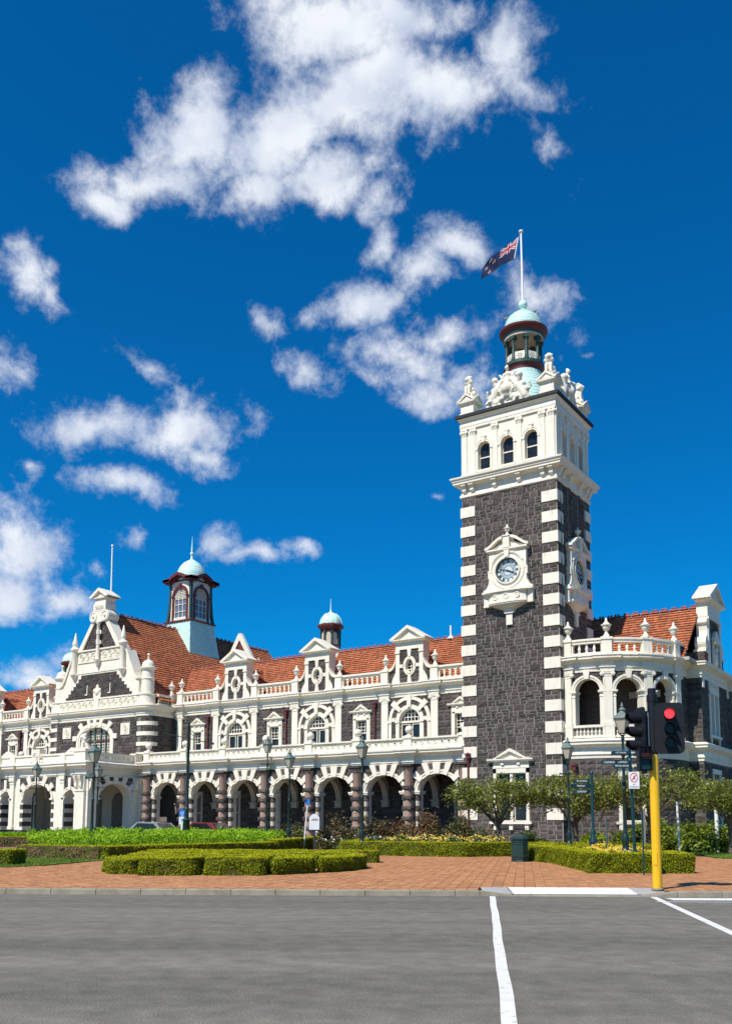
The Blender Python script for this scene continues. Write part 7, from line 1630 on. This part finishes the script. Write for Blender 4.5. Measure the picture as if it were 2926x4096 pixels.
flowerbed('yellow and cream flowers behind the long box hedge', [(.8, 44.0), (4.4, 42.8), (6.6, 43.8), (6.6, 47), (1.4, 48)], 2600, .78, (('petalyellow', .34), ('petalpale', .10), ('petaldark', .05)), 'shrubleaf', .05, .06)
flowerbed('low yellow flowers inside the corner hedge by the lamp post', [(7.75, 29.9), (9.3, 29.9), (9.5, 34), (8.0, 35)], 2600, .66, (('petalyellow', .75), ('petalpale', .1)), 'hedgeleaf', .035, .035)
flowerbed('sparse white daisies among grey leaves beside the white sign board', [(-3, 52), (1.2, 51), (2.0, 54), (-2.6, 55.5)], 900, .62, (('petalwhite', .14),), 'oliveleaf', .06, .07)
for nm, poly in (('soil', [(-1, 43.8), (6.8, 43), (7, 49), (-.2, 52)]), ('soil', [(-17.8, 46), (-10.5, 37.5), (-4.6, 46.8), (-3, 59), (-18, 60)]), ('soil', [(7.2, 29.4), (9.9, 29.4), (9.9, 34), (8, 36)]), ('soil', [(-3.0, 60.5), (30, 54.6), (45, 54.6), (24, 66), (-3, 72)])): sheet(nm, poly, lambda u, v: gz(v) + .016, 'soil')
def shrub(label, u, v, ru, rv, h, m, n=2200, sz=.07, lean=0, name='shrub', group='garden shrubs', m2=None, tall=False):
    o = thing(name, label, 'shrub', WG(u, v), group); mb = MB(); rg = random.Random(int(u * 97 + v * 13))
    for k in range(9): a = rg.uniform(0, 6.28); r = rg.uniform(.3, .8); mb.path([WG(u, v, 0), WG(u + ru * r * .4 * math.cos(a), v + rv * r * .4 * math.sin(a), h * .5), WG(u + ru * r * math.cos(a), v + rv * r * math.sin(a), h * rg.uniform(.7, .95))], [.03, .018, .006], 5)
    build(mb, 'stems', 'bark', o)
    K = 26; cl = RNG.normal(size=(K, 3)); cl /= np.linalg.norm(cl, axis=1)[:, None]; cl[:, 2] = np.abs(cl[:, 2]); rad = RNG.uniform(.55, 1.0, K); pick = RNG.integers(0, K, n)
    base = cl[pick] * rad[pick][:, None] + RNG.normal(size=(n, 3)) * .17; Q = np.c_[u + base[:, 0] * ru, v + base[:, 1] * rv]; z = np.maximum(.04, base[:, 2] * h * .92 + RNG.random(n) * .08)
    N3 = base + RNG.normal(size=(n, 3)) * .6 + np.array([0, 0, .4])
    if m2:
        k = RNG.random(n) < .3; addq('foliage', W3(Q[~k], z[~k]), N3[~k], RNG.uniform(.6, 1.3, (~k).sum()) * sz, m, o, 1.25, .2); addq('tip_leaves', W3(Q[k], z[k]), N3[k], RNG.uniform(.6, 1.3, k.sum()) * sz, m2, o, 1.2, .2)
    else: addq('foliage', W3(Q, z), N3, RNG.uniform(.6, 1.3, n) * sz, m, o, 1.25, .2)
    return o
S2 = [('olive shrub left of the white sign board', -4.3, 53.5, .9, .9, 1.35, 'oliveleaf', None), ('tall olive shrub right behind the white sign board', -1.6, 54.2, 1.3, 1.0, 1.75, 'oliveleaf', 'russetleaf'), ('wide russet shrub left of the lamp post in the flower bed', .2, 54.5, 1.5, 1.0, 1.8, 'oliveleaf', 'russetleaf'), ('russet shrub behind the lamp post in the flower bed', 2.2, 54.2, 1.4, 1.0, 1.6, 'russetleaf', 'oliveleaf'), ('spindly russet rose bush against the arcade', 3.6, 54.6, .8, .8, 2.3, 'russetleaf', 'oliveleaf'), ('dark rounded shrub left of the tower foot', 5.7, 53.0, 1.5, 1.1, 1.75, 'shrubleaf', 'russetleaf'), ('sprawling olive shrub under the leftmost tree', 4.4, 52.2, 1.0, .9, 1.2, 'oliveleaf', None), ('low dark green shrub in front of the russet shrubs', -.2, 50.8, 1.6, .8, .72, 'shrubleaf', None), ('low dark shrub right of the low white flowers', 1.9, 51.0, 1.3, .8, .75, 'shrubleaf', 'oliveleaf'),
      ('small dark shrub at the foot of the tower window', 9.1, 52.0, 1.0, .7, .95, 'shrubleaf', None), ('strappy green plant under the bay window', 12.3, 51.0, 1.0, .7, .95, 'brightshrub', None), ('thin russet bush against the bay wall', 15.6, 55.5, .9, .6, 2.0, 'russetleaf', None)]
for lb, u, v, ru, rv, h, m, m2 in S2: shrub(lb, u, v, ru, rv, h, m, 2200, .085, m2=m2)
S3 = [('glossy green shrub just right of the yellow pole', 14.6, 50.5, 1.3, 1.0, 1.35), ('tall glossy shrub below the white post with blue sign', 16.3, 51.4, 1.5, 1.1, 1.75), ('glossy shrub in the middle of the right hand group', 18.0, 50.6, 1.4, 1.1, 1.6), ('glossy shrub second from the right edge', 19.7, 51.2, 1.5, 1.1, 1.75), ('glossy shrub cut by the right edge', 21.4, 50.4, 1.5, 1.1, 1.7), ('low bright shrub in front of the right hand group', 17.0, 49.3, 1.4, .8, .95), ('low bright shrub at the right edge before the path', 20.4, 49.0, 1.6, .8, .95)]
for lb, u, v, ru, rv, h in S3: shrub(lb, u, v, ru, rv, h, 'brightshrub', 4200, .085, group='glossy shrubs at the right', m2='shrubleaf')
def tree(label, u, v, h, spread, zc, seed, n=4300, sz=.085, dirs=None):
    o = thing('tree', label, 'tree', WG(u, v), 'small spreading trees before the tower'); rg = random.Random(seed); mb = MB(); tips = []
    p = Vector((u, v, 0)); t1 = Vector((u + rg.uniform(-.15, .05), v, zc * .62)); pts = [(u, v, -.05), (u + .03, v, zc * .3), tuple(t1)]
    def wpath(pts, rads, seg=7): mb.path([WG(a, b, c) for a, b, c in pts], rads, seg)
    wpath(pts, [.16, .12, .115], 9)
    for k in range(7):
        a = k / 7 * 6.28 + rg.uniform(-.3, .3); L_ = spread * rg.uniform(.75, 1.0); m = t1 + Vector((math.cos(a) * L_ * .45, math.sin(a) * L_ * .4, (h - t1.z) * .38)); e = t1 + Vector((math.cos(a) * L_, math.sin(a) * L_ * .85, (h - t1.z) * rg.uniform(.35, .72)))
        wpath([tuple(t1), tuple(m), tuple(e)], [.075, .05, .02], 6); tips += [m.lerp(e, .5), e]
        for j in range(3): b = a + rg.uniform(-.8, .8); q = m + Vector((math.cos(b) * L_ * .4, math.sin(b) * L_ * .35, rg.uniform(.1, .5) * (h - t1.z))); wpath([tuple(m), tuple(q)], [.035, .012], 5); tips.append(q)
    top_ = t1 + Vector((0, 0, (h - t1.z) * .75)); wpath([tuple(t1), tuple(top_)], [.07, .03], 6); tips += [top_, t1 + Vector((.3, 0, .8))]
    build(mb, 'trunk', 'bark', o)
    T_ = np.array([tuple(t) for t in tips]); K = len(T_); pick = RNG.integers(0, K, n); g = RNG.normal(size=(n, 3)) * np.array([.36, .36, .22]); P = T_[pick] + g; P[:, 2] = np.minimum(P[:, 2], h * (1 - .10 * ((P[:, 0] - u) / spread) ** 2) + RNG.normal(size=n) * .05); P[:, 2] = np.maximum(P[:, 2], zc * .75 + RNG.random(n) * .2)
    N3 = RNG.normal(size=(n, 3)) * .7 + np.array([0, 0, .8]); addq('crown', W3(P[:, :2], P[:, 2]), N3, RNG.uniform(.55, 1.25, n) * sz, 'treeleaf', o, 1.35, .2)
tree('small spreading tree in front of the tower window', 6.85, 48.0, 3.95, 2.15, 2.15, 3); tree('small spreading tree behind the right lamp post', 10.5, 47.0, 4.0, 2.05, 2.15, 4); tree('spreading tree right behind the yellow signal pole', 13.6, 45.0, 4.25, 2.5, 2.5, 5); tree('small tree at the right edge of the picture', 18.2, 47.0, 3.7, 1.9, 2.3, 6)

# ================================================================== street furniture
def lamp_post(label, u, v, s=1.0, ext=0.0):
    o = thing('lamp_post', label, 'lamp post', WG(u, v), 'heritage lamp posts'); x, y, z = WG(u, v); Z = lambda h: z + h * s + (ext * min(1.0, max(0.0, (h - 1.3) / 2.4)))
    mb = MB(); mb.lathe(x, y, [(r * s, Z(h)) for r, h in ((.16, 0), (.16, .42), (.13, .46), (.13, .52), (.165, .55), (.165, .60), (.115, .66), (.105, .78), (.13, .90), (.135, 1.02), (.095, 1.14), (.075, 1.20), (.085, 1.24), (.065, 1.30))], 12); build(mb, 'pedestal', 'lampgreen', o, True)
    mb = MB(); mb.lathe(x, y, [(r * s, Z(h)) for r, h in ((.066, 1.25), (.058, 2.6), (.07, 2.62), (.07, 2.68), (.055, 2.70), (.045, 3.7), (.068, 3.74), (.08, 3.80), (.068, 3.86), (.042, 3.90), (.04, 4.25), (.065, 4.30), (.05, 4.36), (.038, 4.45))], 12); build(mb, 'column', 'lampgreen', o, True)
    mb = MB(); d = RH * .36 * s; mb.tube((x - d.x, y - d.y, Z(3.80)), (x + d.x, y + d.y, Z(3.80)), .025 * s, .025 * s, 6); mb.ball((x - d.x, y - d.y, Z(3.80)), .045 * s, 8, 6); mb.ball((x + d.x, y + d.y, Z(3.80)), .045 * s, 8, 6); build(mb, 'ladder_bar', 'lampgreen', o, True)
    def ring4(h, z_): return [(x + a * h * s, y + b * h * s, Z(z_)) for a, b in ((-1, -1), (1, -1), (1, 1), (-1, 1))]
    mb = MB(); A, B = ring4(.095, 4.50), ring4(.205, 5.00)
    for k in range(4): mb.tube(A[k], B[k], .014 * s, .014 * s, 5); mb.tube(A[k], A[(k + 1) % 4], .014 * s, .014 * s, 5); mb.tube(B[k], B[(k + 1) % 4], .018 * s, .018 * s, 5)
    for k in range(4): mb.path([(x, y, Z(4.36)), tuple(Vector(A[k]).lerp(Vector((x, y, Z(4.42))), -.25)), A[k]], .012 * s, 5)
    build(mb, 'lantern_frame', 'lampgreen', o)
    mb = MB(); A, B = ring4(.09, 4.51), ring4(.198, 4.99)
    for k in range(4): mb.add([A[k], A[(k + 1) % 4], B[(k + 1) % 4], B[k]], [(0, 1, 2, 3)])
    build(mb, 'lantern_glass', 'lampglass', o)
    mb = MB(); R_ = [ring4(.24, 4.99), ring4(.23, 5.03), ring4(.12, 5.16), ring4(.09, 5.20)]
    for i in range(3):
        for k in range(4): mb.add([R_[i][k], R_[i][(k + 1) % 4], R_[i + 1][(k + 1) % 4], R_[i + 1][k]], [(0, 1, 2, 3)])
    mb.add(R_[0], [(0, 1, 2, 3)]); mb.lathe(x, y, [(r * s, Z(h)) for r, h in ((.12, 5.18), (.10, 5.24), (.13, 5.28), (.08, 5.34), (.04, 5.38), (.055, 5.42), (.03, 5.48), (.0, 5.56))], 10); build(mb, 'lantern_cap', 'verdigris', o, True)
    mb = MB(); mb.ball((x, y, Z(4.76)), .07 * s, 10, 8, (1, 1, 1.5)); build(mb, 'lamp_bulb', 'white', o, True)
for lb, u, v, ex in (('tall green lamp post in the ferny bed, nearest one at the left', -12.5, 43.0, -.3), ('lamp post standing just behind the nearest left one', -18.3, 64.0, 0), ('leftmost lamp post, before the portico arches', -20.4, 58.0, -.3), ('lamp post before the arcade, left of the slimmer farther one', -5.98, 56.8, 1.2), ('farther lamp post just right of the middle one before the arcade', -4.2, 51.5, 0), ('lamp post rising from the box hedge with yellow flowers', -.17, 43.6, 0), ('lamp post beside the tower corner, left of the finger sign', 9.41, 43.5, 0), ('lamp post half hidden behind the traffic lights', 8.55, 31.0, 0)): lamp_post(lb, u, v, 1.0, ex)
# traffic signal
sx, sv = 6.74, 21.86; x, y, z = WG(sx, sv)
sig = thing('traffic_signal', 'yellow traffic light pole with black signal heads showing red', 'traffic light', (x, y, z))
mb = MB(); mb.lathe(x, y, [(.108, z - .02), (.108, z + 3.2)], 24); build(mb, 'pole', 'yellowpaint', sig, True)
mb = MB(); T = ROT(x, y, YAW + R(-35)); mb.T = T; mb.box(-.05, .05, .095, .116, z + .55, z + .85); mb.box(-.04, .04, .10, .121, z + .58, z + .82); build(mb, 'access_cover', 'yellowpaint', sig)
mb = MB(); mb.lathe(x, y, [(.14, z - .02), (.14, z + .015), (.11, z + .03)], 20); build(mb, 'base_collar', 'concrete', sig)
mb = MB(); mb.lathe(x, y, [(.112, z + 3.12), (.112, z + 4.36), (.122, z + 4.37), (.122, z + 4.52), (.095, z + 4.54), (.095, z + 4.68), (.0, z + 4.69)], 20); build(mb, 'pole_sleeve', 'signalblack', sig, True)
def signal_head(u, v, zc, yaw, board, lenses, lit=None, nm='signal_head'):
    """yaw: 0 faces the camera, + turns it to face right"""
    px, py, _ = WG(u, v); T = ROT(px, py, YAW + yaw); mb = MB(T); bw, bh, r = board
    if bw:
        out = []
        for cx_, cz_, a0 in ((bw / 2 - r, bh / 2 - r, 0), (-bw / 2 + r, bh / 2 - r, 90), (-bw / 2 + r, -bh / 2 + r, 180), (bw / 2 - r, -bh / 2 + r, 270)):
            for k in range(7): a = R(a0 + 15 * k); out.append((cx_ + r * math.cos(a), zc + cz_ + r * math.sin(a)))
        mb.prism(out, -.012, .008)
    mb.box(-.16, .16, -.16, -.012, zc - .48, zc + .48); hd = build(mb, nm, 'signalblack', sig)
    for i, (dz, m) in enumerate(zip((.325, 0, -.325), lenses)):
        cz = zc + dz; mb = MB(T); n = 20
        P = []; 
        for rr, nn, cut in ((.125, .0, 0), (.125, .32, 1), (.118, .32, 1), (.118, .0, 0)):
            for k in range(n):
                a = 2 * math.pi * k / n; q = nn if not cut else nn * (1 - .45 * max(0, -math.sin(a)) ** 1.0); P.append((rr * math.cos(a), q, cz + rr * math.sin(a)))
        F = [(j * n + k, j * n + (k + 1) % n, (j + 1) * n + (k + 1) % n, (j + 1) * n + k) for j in range(3) for k in range(n)]
        mb.add(P, F); build(mb, 'visor', 'signalblack', hd, True)
        mb = MB(T)
        mb.prism([(.117 * math.cos(2 * math.pi * k / 24), cz + .117 * math.sin(2 * math.pi * k / 24)) for k in range(24)], .004, .03); build(mb, 'lens', m, hd)
    return hd
signal_head(sx + .33, sv - .20, z + 3.72, R(-15), (.66, 1.20, .13), ('lensred', 'lensdark', 'lensgreen'))
signal_head(sx - .27, sv + .10, z + 3.66, R(-80), (.55, 1.16, .12), ('lensdark', 'lensdark', 'lensdark'))
T = ROT(*WG(sx - .25, sv - .14)[:2], YAW + R(-4)); mb = MB(T); zc = z + 3.02
mb.box(-.15, .15, -.20, .0, zc - .29, zc + .29)
for c in (zc - .145, zc + .145):
    for a in (-.15, .135): mb.box(a, a + .015, 0, .10, c - .135, c + .135)
    mb.box(-.15, .15, 0, .10, c + .12, c + .135); mb.box(-.15, .15, 0, .02, c - .135, c - .12)
pd = build(mb, 'pedestrian_head', 'signalblack', sig)
for c, m in ((zc + .145, 'pedred'), (zc - .145, 'pedgreen')): mb = MB(T); mb.box(-.12, .12, 0.002, .012, c - .11, c + .11); build(mb, 'lens', m, pd)
mb = MB(T); mb.box(-.03, .03, -.15, -.05, zc + .29, zc + .40); mb.box(-.05, .05, -.2, 0.0, zc - .36, zc - .29); build(mb, 'mounting_bracket', 'signalblack', pd)
mb = MB(); q0 = WG(sx - .12, sv - .05, 3.3); q1 = WG(sx - .12, sv - .05, 4.1); mb.tube(q0, q1, .02, .02, 6); build(mb, 'cable_conduit', 'steel', sig)
# litter bin
x, y, z = WG(6.05, 37.0); bn = thing('litter_bin', 'dark green domed litter bin on the brick paving', 'litter bin', (x, y, z))
mb = MB(); mb.lathe(x, y, [(.355, z), (.36, z + .02), (.345, z + .05), (.345, z + .17), (.365, z + .18), (.365, z + .22), (.345, z + .23), (.345, z + .66), (.365, z + .67), (.365, z + .71), (.345, z + .72), (.345, z + .80)], 8); build(mb, 'bin_body', 'binmat', bn)
mb = MB(); mb.lathe(x, y, [(.30, z + .78), (.30, z + .88), (.385, z + .87), (.39, z + .91), (.30, z + .99), (.10, z + 1.06), (.0, z + 1.07)], 8); build(mb, 'bin_lid', 'binmat', bn); mb = MB()
for h in (.10, .195, .69, .76): mb.lathe(x, y, [(.350, z + h - .012), (.372, z + h), (.350, z + h + .012)], 8, cap=False)
build(mb, 'bin_hoops', 'binmat', bn)
# lettering as thin solid text
def text_mesh(s, size, depth=.004):
    cu = bpy.data.curves.new('text', 'FONT'); cu.body = s; cu.size = size; cu.extrude = depth; cu.align_x = 'CENTER'; cu.align_y = 'CENTER'
    o = bpy.data.objects.new('text', cu); COL.objects.link(o); dg = bpy.context.evaluated_depsgraph_get(); me = bpy.data.meshes.new_from_object(o.evaluated_get(dg)); bpy.data.objects.remove(o); bpy.data.curves.remove(cu); return me
def put_text(s, size, parent, loc, rz, m, width=None):
    me = text_mesh(s, size); me.materials.clear(); me.materials.append(MATS[m]); o = link('lettering', me, parent, loc); o.rotation_euler = (math.pi / 2, 0, rz)
    if width:
        xs = [v.co.x for v in me.vertices]; w = max(xs) - min(xs); o.scale = (min(1.0, width / w), 1, 1)
    return o
def finger(post, u, v, zh, yaw, L_, h, txt, left=True):
    px, py, pz = WG(u, v); a = YAW + yaw; T = ROT(px, py, a); sg = -1 if left else 1; s0, s1 = sg * .07, sg * L_
    mb = MB(T); mb.prism([(s0, zh - h / 2), (s1 - sg * h * .5, zh - h / 2), (s1, zh), (s1 - sg * h * .5, zh + h / 2), (s0, zh + h / 2)], -.012, .012); f = build(mb, 'finger_board', 'bluegreen', post)
    c = (s0 + s1 - sg * h * .4) / 2; p = T(c, .016, zh); put_text(txt, h * .62, f, p, a, 'signwhite', abs(s1 - s0) * .8)
def sign_post(label, u, v, h, r=.05):
    x, y, z = WG(u, v); o = thing('finger_post', label, 'signpost', (x, y, z), 'green finger posts'); mb = MB(); mb.lathe(x, y, [(.17, z), (.17, z + .62), (.14, z + .66), (.13, z + .72), (.16, z + .76), (.15, z + .86), (.10, z + .95), (.09, z + 1.2), (.075, z + 1.24), (r, z + 1.3), (r, z + h - .1), (r * 1.4, z + h - .08), (r * 1.4, z + h - .04), (r * .8, z + h), (0, z + h + .06)], 14); build(mb, 'post', 'bluegreen', o, True); return o
p1 = sign_post('dark green finger post with boards pointing left, beside the lamp post', 8.70, 36.0, 3.5, .055); gzp = gz(36)
for k, t in enumerate(('STATION', 'MUSEUM', 'GARDEN')): finger(p1, 8.70, 36.0, gzp + 3.12 - k * .20, R(-8 - 5 * k) if k != 1 else R(20), .75 if k != 1 else 1.0, .15, t)
x, y, z = WG(8.72, 30.5); p2 = thing('finger_post', 'slender green finger post with white lettered boards and a no skateboarding notice', 'signpost', (x, y, z), 'green finger posts')
mb = MB(); d = RH * -.10; mb.tube((x, y, z), (x + d.x, y + d.y, z + 4.05), .055, .05, 12); mb.lathe(x, y, [(.09, z + .3), (.09, z + .62), (.06, z + .64)], 12); mb.lathe(x + d.x, y + d.y, [(.06, z + 4.0), (.06, z + 4.08), (0, z + 4.12)], 12); build(mb, 'post', 'bluegreen', p2, True)
gz2 = gz(30.5)
finger(p2, 8.66, 30.42, gz2 + 3.80, R(3), .68, .11, 'OCTAGON', True); finger(p2, 8.66, 30.42, gz2 + 3.50, R(-16), 1.0, .14, 'CADBURY WORLD', True); finger(p2, 8.66, 30.42, gz2 + 3.37, R(2), .64, .12, 'VISITOR CENTRE', True); finger(p2, 8.66, 30.42, gz2 + 3.74, R(-4), .60, .10, 'STATION', False); finger(p2, 8.66, 30.42, gz2 + 3.30, R(-6), .55, .11, 'MUSEUM', False); finger(p2, 8.66, 30.42, gz2 + 3.58, R(50), .4, .16, 'i', True)
px, py, _ = WG(8.70, 30.40); T = ROT(px, py, YAW + R(-3)); mb = MB(T); zc = gz2 + 2.90; mb.box(-.17, .17, .055, .065, zc - .27, zc + .27); nb = build(mb, 'notice', 'signwhite', p2)
mb = MB(T); mb.ring(0, zc + .09, .105, .13, .125, .155, 0, 360, .066, .070, 28); mb.prism([(-.10, zc - .01), (-.085, zc - .03), (.095, zc + .185), (.08, zc + .205)], .066, .070); build(mb, 'prohibition_ring', 'signred', nb)
mb = MB(T); mb.box(-.06, .07, .066, .069, zc + .035, zc + .05); mb.prism([(-.01, zc + .05), (.02, zc + .05), (.03, zc + .11), (.0, zc + .16), (-.02, zc + .11)], .066, .069); build(mb, 'skateboard_symbol', 'signblack', nb)
put_text('NO', .05, nb, T(0, .068, zc - .13), YAW + R(-3), 'signgrey'); put_text('SKATEBOARDING', .045, nb, T(0, .068, zc - .21), YAW + R(-3), 'signgrey', .28)
x, y, z = WG(8.17, 27.75); sb = thing('edge_on_sign', 'thin sign on a flat post seen edge on left of the yellow pole', 'sign', (x, y, z)); T = ROT(x, y, YAW + R(84)); mb = MB(T); mb.box(-.03, .03, -.02, .02, z, z + 1.9); build(mb, 'post', 'bluegreen', sb); mb = MB(T); mb.box(-.28, .28, .02, .032, z + .9, z + 1.88); build(mb, 'panel', 'signgrey', sb)
x, y, z = WG(8.55, 33.5); sb = thing('edge_on_sign', 'pale grey board on a post behind the thin edge on sign', 'sign', (x, y, z)); T = ROT(x, y, YAW + R(70)); mb = MB(T); mb.box(-.03, .03, -.02, .02, z, z + 1.0); build(mb, 'post', 'bluegreen', sb); mb = MB(T); mb.box(-.2, .2, .02, .032, z + .75, z + 1.75); build(mb, 'panel', 'signgrey', sb)
# small posts with blue signs
def blue_sign(label, u, v, h, panels, lean=0.0, r=.04, pole='white'):
    x, y, z = WG(u, v); o = thing('parking_sign', label, 'sign', (x, y, z), 'small blue signs'); d = RH * lean; mb = MB(); mb.tube((x - d.x, y - d.y, z), (x + d.x, y + d.y, z + h), r, r, 8); build(mb, 'post', pole, o, True)
    px, py = x + d.x - FH.x * .05, y + d.y - FH.y * .05
    for zc, w, hh, t, bg, fg in panels:
        T = ROT(px, py, YAW); mb = MB(T); mb.box(-w / 2, w / 2, 0, .012, z + zc - hh / 2, z + zc + hh / 2); p = build(mb, 'panel', bg, o); put_text(t, hh * .7, p, T(0, .018, z + zc), YAW, fg)
blue_sign('white post with stacked blue and white parking signs before the arcade', -10.52, 54.0, 1.9, ((1.98, .36, .40, 'H', 'signblue', 'signwhite'), (1.55, .36, .40, 'P', 'signwhite', 'signblue')), 0.0, .07)
blue_sign('leaning white post with a blue sign left of the white board', -3.32, 52.2, 2.55, ((2.62, .26, .28, 'i', 'signblue', 'signwhite'),), .10, .035)
x, y, z = WG(15.82, 47.6); o = thing('marker_post', 'thin white post with a blue cap above the right hand shrubs', 'post', (x, y, z), 'white marker posts'); mb = MB(); d = RH * .03; mb.tube((x + d.x, y + d.y, z), (x - d.x, y - d.y, z + 2.62), .055, .055, 8); build(mb, 'post', 'white', o, True); mb = MB(); mb.box(x - .02, x + .16, y - .02, y + .02, z + 2.5, z + 2.66); build(mb, 'cap', 'signblue', o)
x, y, z = WG(18.75, 50.2); o = thing('marker_post', 'thicker white post with a blue cap near the right edge', 'post', (x, y, z), 'white marker posts'); mb = MB(); mb.tube((x, y, z), (x - .02, y, z + 2.75), .10, .10, 8); build(mb, 'post', 'white', o, True); mb = MB(); mb.box(x - .02, x + .2, y - .03, y + .03, z + 2.6, z + 2.8); build(mb, 'cap', 'signblue', o)
# white round topped information board
x, y, z = WG(-2.72, 50.0); o = thing('information_board', 'white round topped information board with small brown emblem among shrubs', 'sign', (x, y, z)); T = ROT(x, y, YAW)
out = [(-.27, z + 1.10), (.27, z + 1.10), (.27, z + 1.77)] + [(.20 * math.cos(R(a)), z + 1.78 + .16 * math.sin(R(a))) for a in range(10, 171, 20)] + [(-.27, z + 1.77)]
mb = MB(T); mb.prism(out, 0, .03); nb = build(mb, 'panel', 'signwhite', o); mb = MB(T)
for k in range(9): a = -.16 + k * .04; hh = .05 + .05 * ((k * 37) % 5) / 5 + (.09 if k == 5 else 0); mb.box(a, a + .03, .031, .036, z + 1.60, z + 1.60 + hh)
mb.box(-.17, .18, .031, .035, z + 1.585, z + 1.60); build(mb, 'emblem', 'signbrown', nb); mb = MB(T); mb.box(-.04, .04, -.05, 0, z, z + 1.5); build(mb, 'post', 'signblack', o)
# tall span pole with side arms
x, y, z = WG(-9.9, 52.0); o = thing('span_pole', 'tall dark green pole with two thin side arms before the arcade', 'pole', (x, y, z)); mb = MB(); mb.lathe(x, y, [(.19, z), (.19, z + 1.55), (.22, z + 1.6), (.16, z + 1.68), (.12, z + 1.7), (.11, z + 2.2), (.13, z + 2.22), (.09, z + 2.3), (.085, z + 4.5), (.07, z + 6.9), (.09, z + 6.95), (.0, z + 7.05)], 14); build(mb, 'pole', 'lampgreen', o, True)
mb = MB(); A = WG(-11.25, 52.3, 6.42); B = WG(-8.5, 51.8, 5.82); c0 = WG(-9.9, 52, 6.12); mb.path([A, c0], .022, 6); mb.path([c0, B], .022, 6); mb.path([WG(-11.27, 52.3, 6.45), WG(-11.22, 52.3, 6.85)], .035, 6); mb.path([WG(-9.9, 52, 6.5), WG(-9.4, 51.9, 6.05)], .015, 5); mb.ball(B, .07, 8, 6); build(mb, 'side_arm', 'lampgreen', o)
# two parked cars half hidden by the bed
def car(label, u, v, rz, body):
    x, y, z = WG(u, v); o = thing('parked_car', label, 'car', (x, y, z), 'cars parked before the arcade'); c, s = math.cos(rz), math.sin(rz); T = lambda a, n, h: (x + a * c + n * s, y + a * s - n * c, z + h)
    pr = [(-2.1, .35), (2.1, .35), (2.12, .65), (1.95, .86), (1.1, .95), (.55, 1.40), (-1.0, 1.45), (-1.75, .98), (-2.1, .9)]
    mb = MB(T); mb.prism(pr, -.83, .83); build(mb, 'body', body, o)
    for n0, n1 in ((-.85, -.835), (.835, .85)): mb = MB(T); mb.prism([(.95, .95), (.48, 1.34), (-.95, 1.38), (-1.45, .97)], n0, n1); build(mb, 'side_window', 'glass', o)
    mb = MB(T); mb.add([(1.12, -.72, .97), (1.12, .72, .97), (.60, .66, 1.38), (.60, -.66, 1.38)], [(0, 1, 2, 3)]); mb.add([(-1.79, -.7, .99), (-1.79, .7, .99), (-1.06, .66, 1.42), (-1.06, -.66, 1.42)], [(3, 2, 1, 0)]); build(mb, 'windscreen', 'glass', o)
    for a in (-1.3, 1.3):
        for n_ in (-.78, .78):
            mb = MB(T); mb.prism([(a + .32 * math.cos(k * math.pi / 10), .32 + .32 * math.sin(k * math.pi / 10)) for k in range(20)], n_ - .1, n_ + .1); w = build(mb, 'wheel', 'signblack', o); mb = MB(T); mb.prism([(a + .19 * math.cos(k * math.pi / 8), .32 + .19 * math.sin(k * math.pi / 8)) for k in range(16)], n_ - .105, n_ + .105); build(mb, 'rim', 'steel', w)
car('silver car half hidden behind the bright bedding, left of the red one', -14.2, 64.0, R(4), 'carsilver'); car('dark red car half hidden behind the bright bedding', -10.8, 66.0, R(2), 'carred')
# two gulls perched on the dome
def gull(label, loc, rz):
    o = link('gull', None, None, loc); o.rotation_euler = (0, 0, rz); mb = MB(); mb.ball((0, 0, .16), .10, 10, 8, (1.7, .8, .85)); mb.ball((.16, 0, .26), .055, 8, 6); mb.tube((.2, 0, .26), (.28, 0, .245), .018, .004, 6); mb.tube((-.14, 0, .16), (-.30, 0, .12), .06, .015, 6); mb.tube((.02, .03, .1), (.02, .03, 0), .01, .01, 5); mb.tube((.02, -.03, .1), (.02, -.03, 0), .01, .01, 5)
    me = mb.mesh('gull', 'signgrey', True); bpy.data.objects.remove(o); o = link('gull', me, None, loc); o.rotation_euler = (0, 0, rz); tag(o, label, 'bird', 'birds on the dome')
gull('small dark bird perched on the right of the cupola dome', (CX + .62, CY + .35, 36.36), R(40)); gull('small dark bird perched on the left of the cupola dome', (CX - .98, CY - .55, 35.94), R(200))
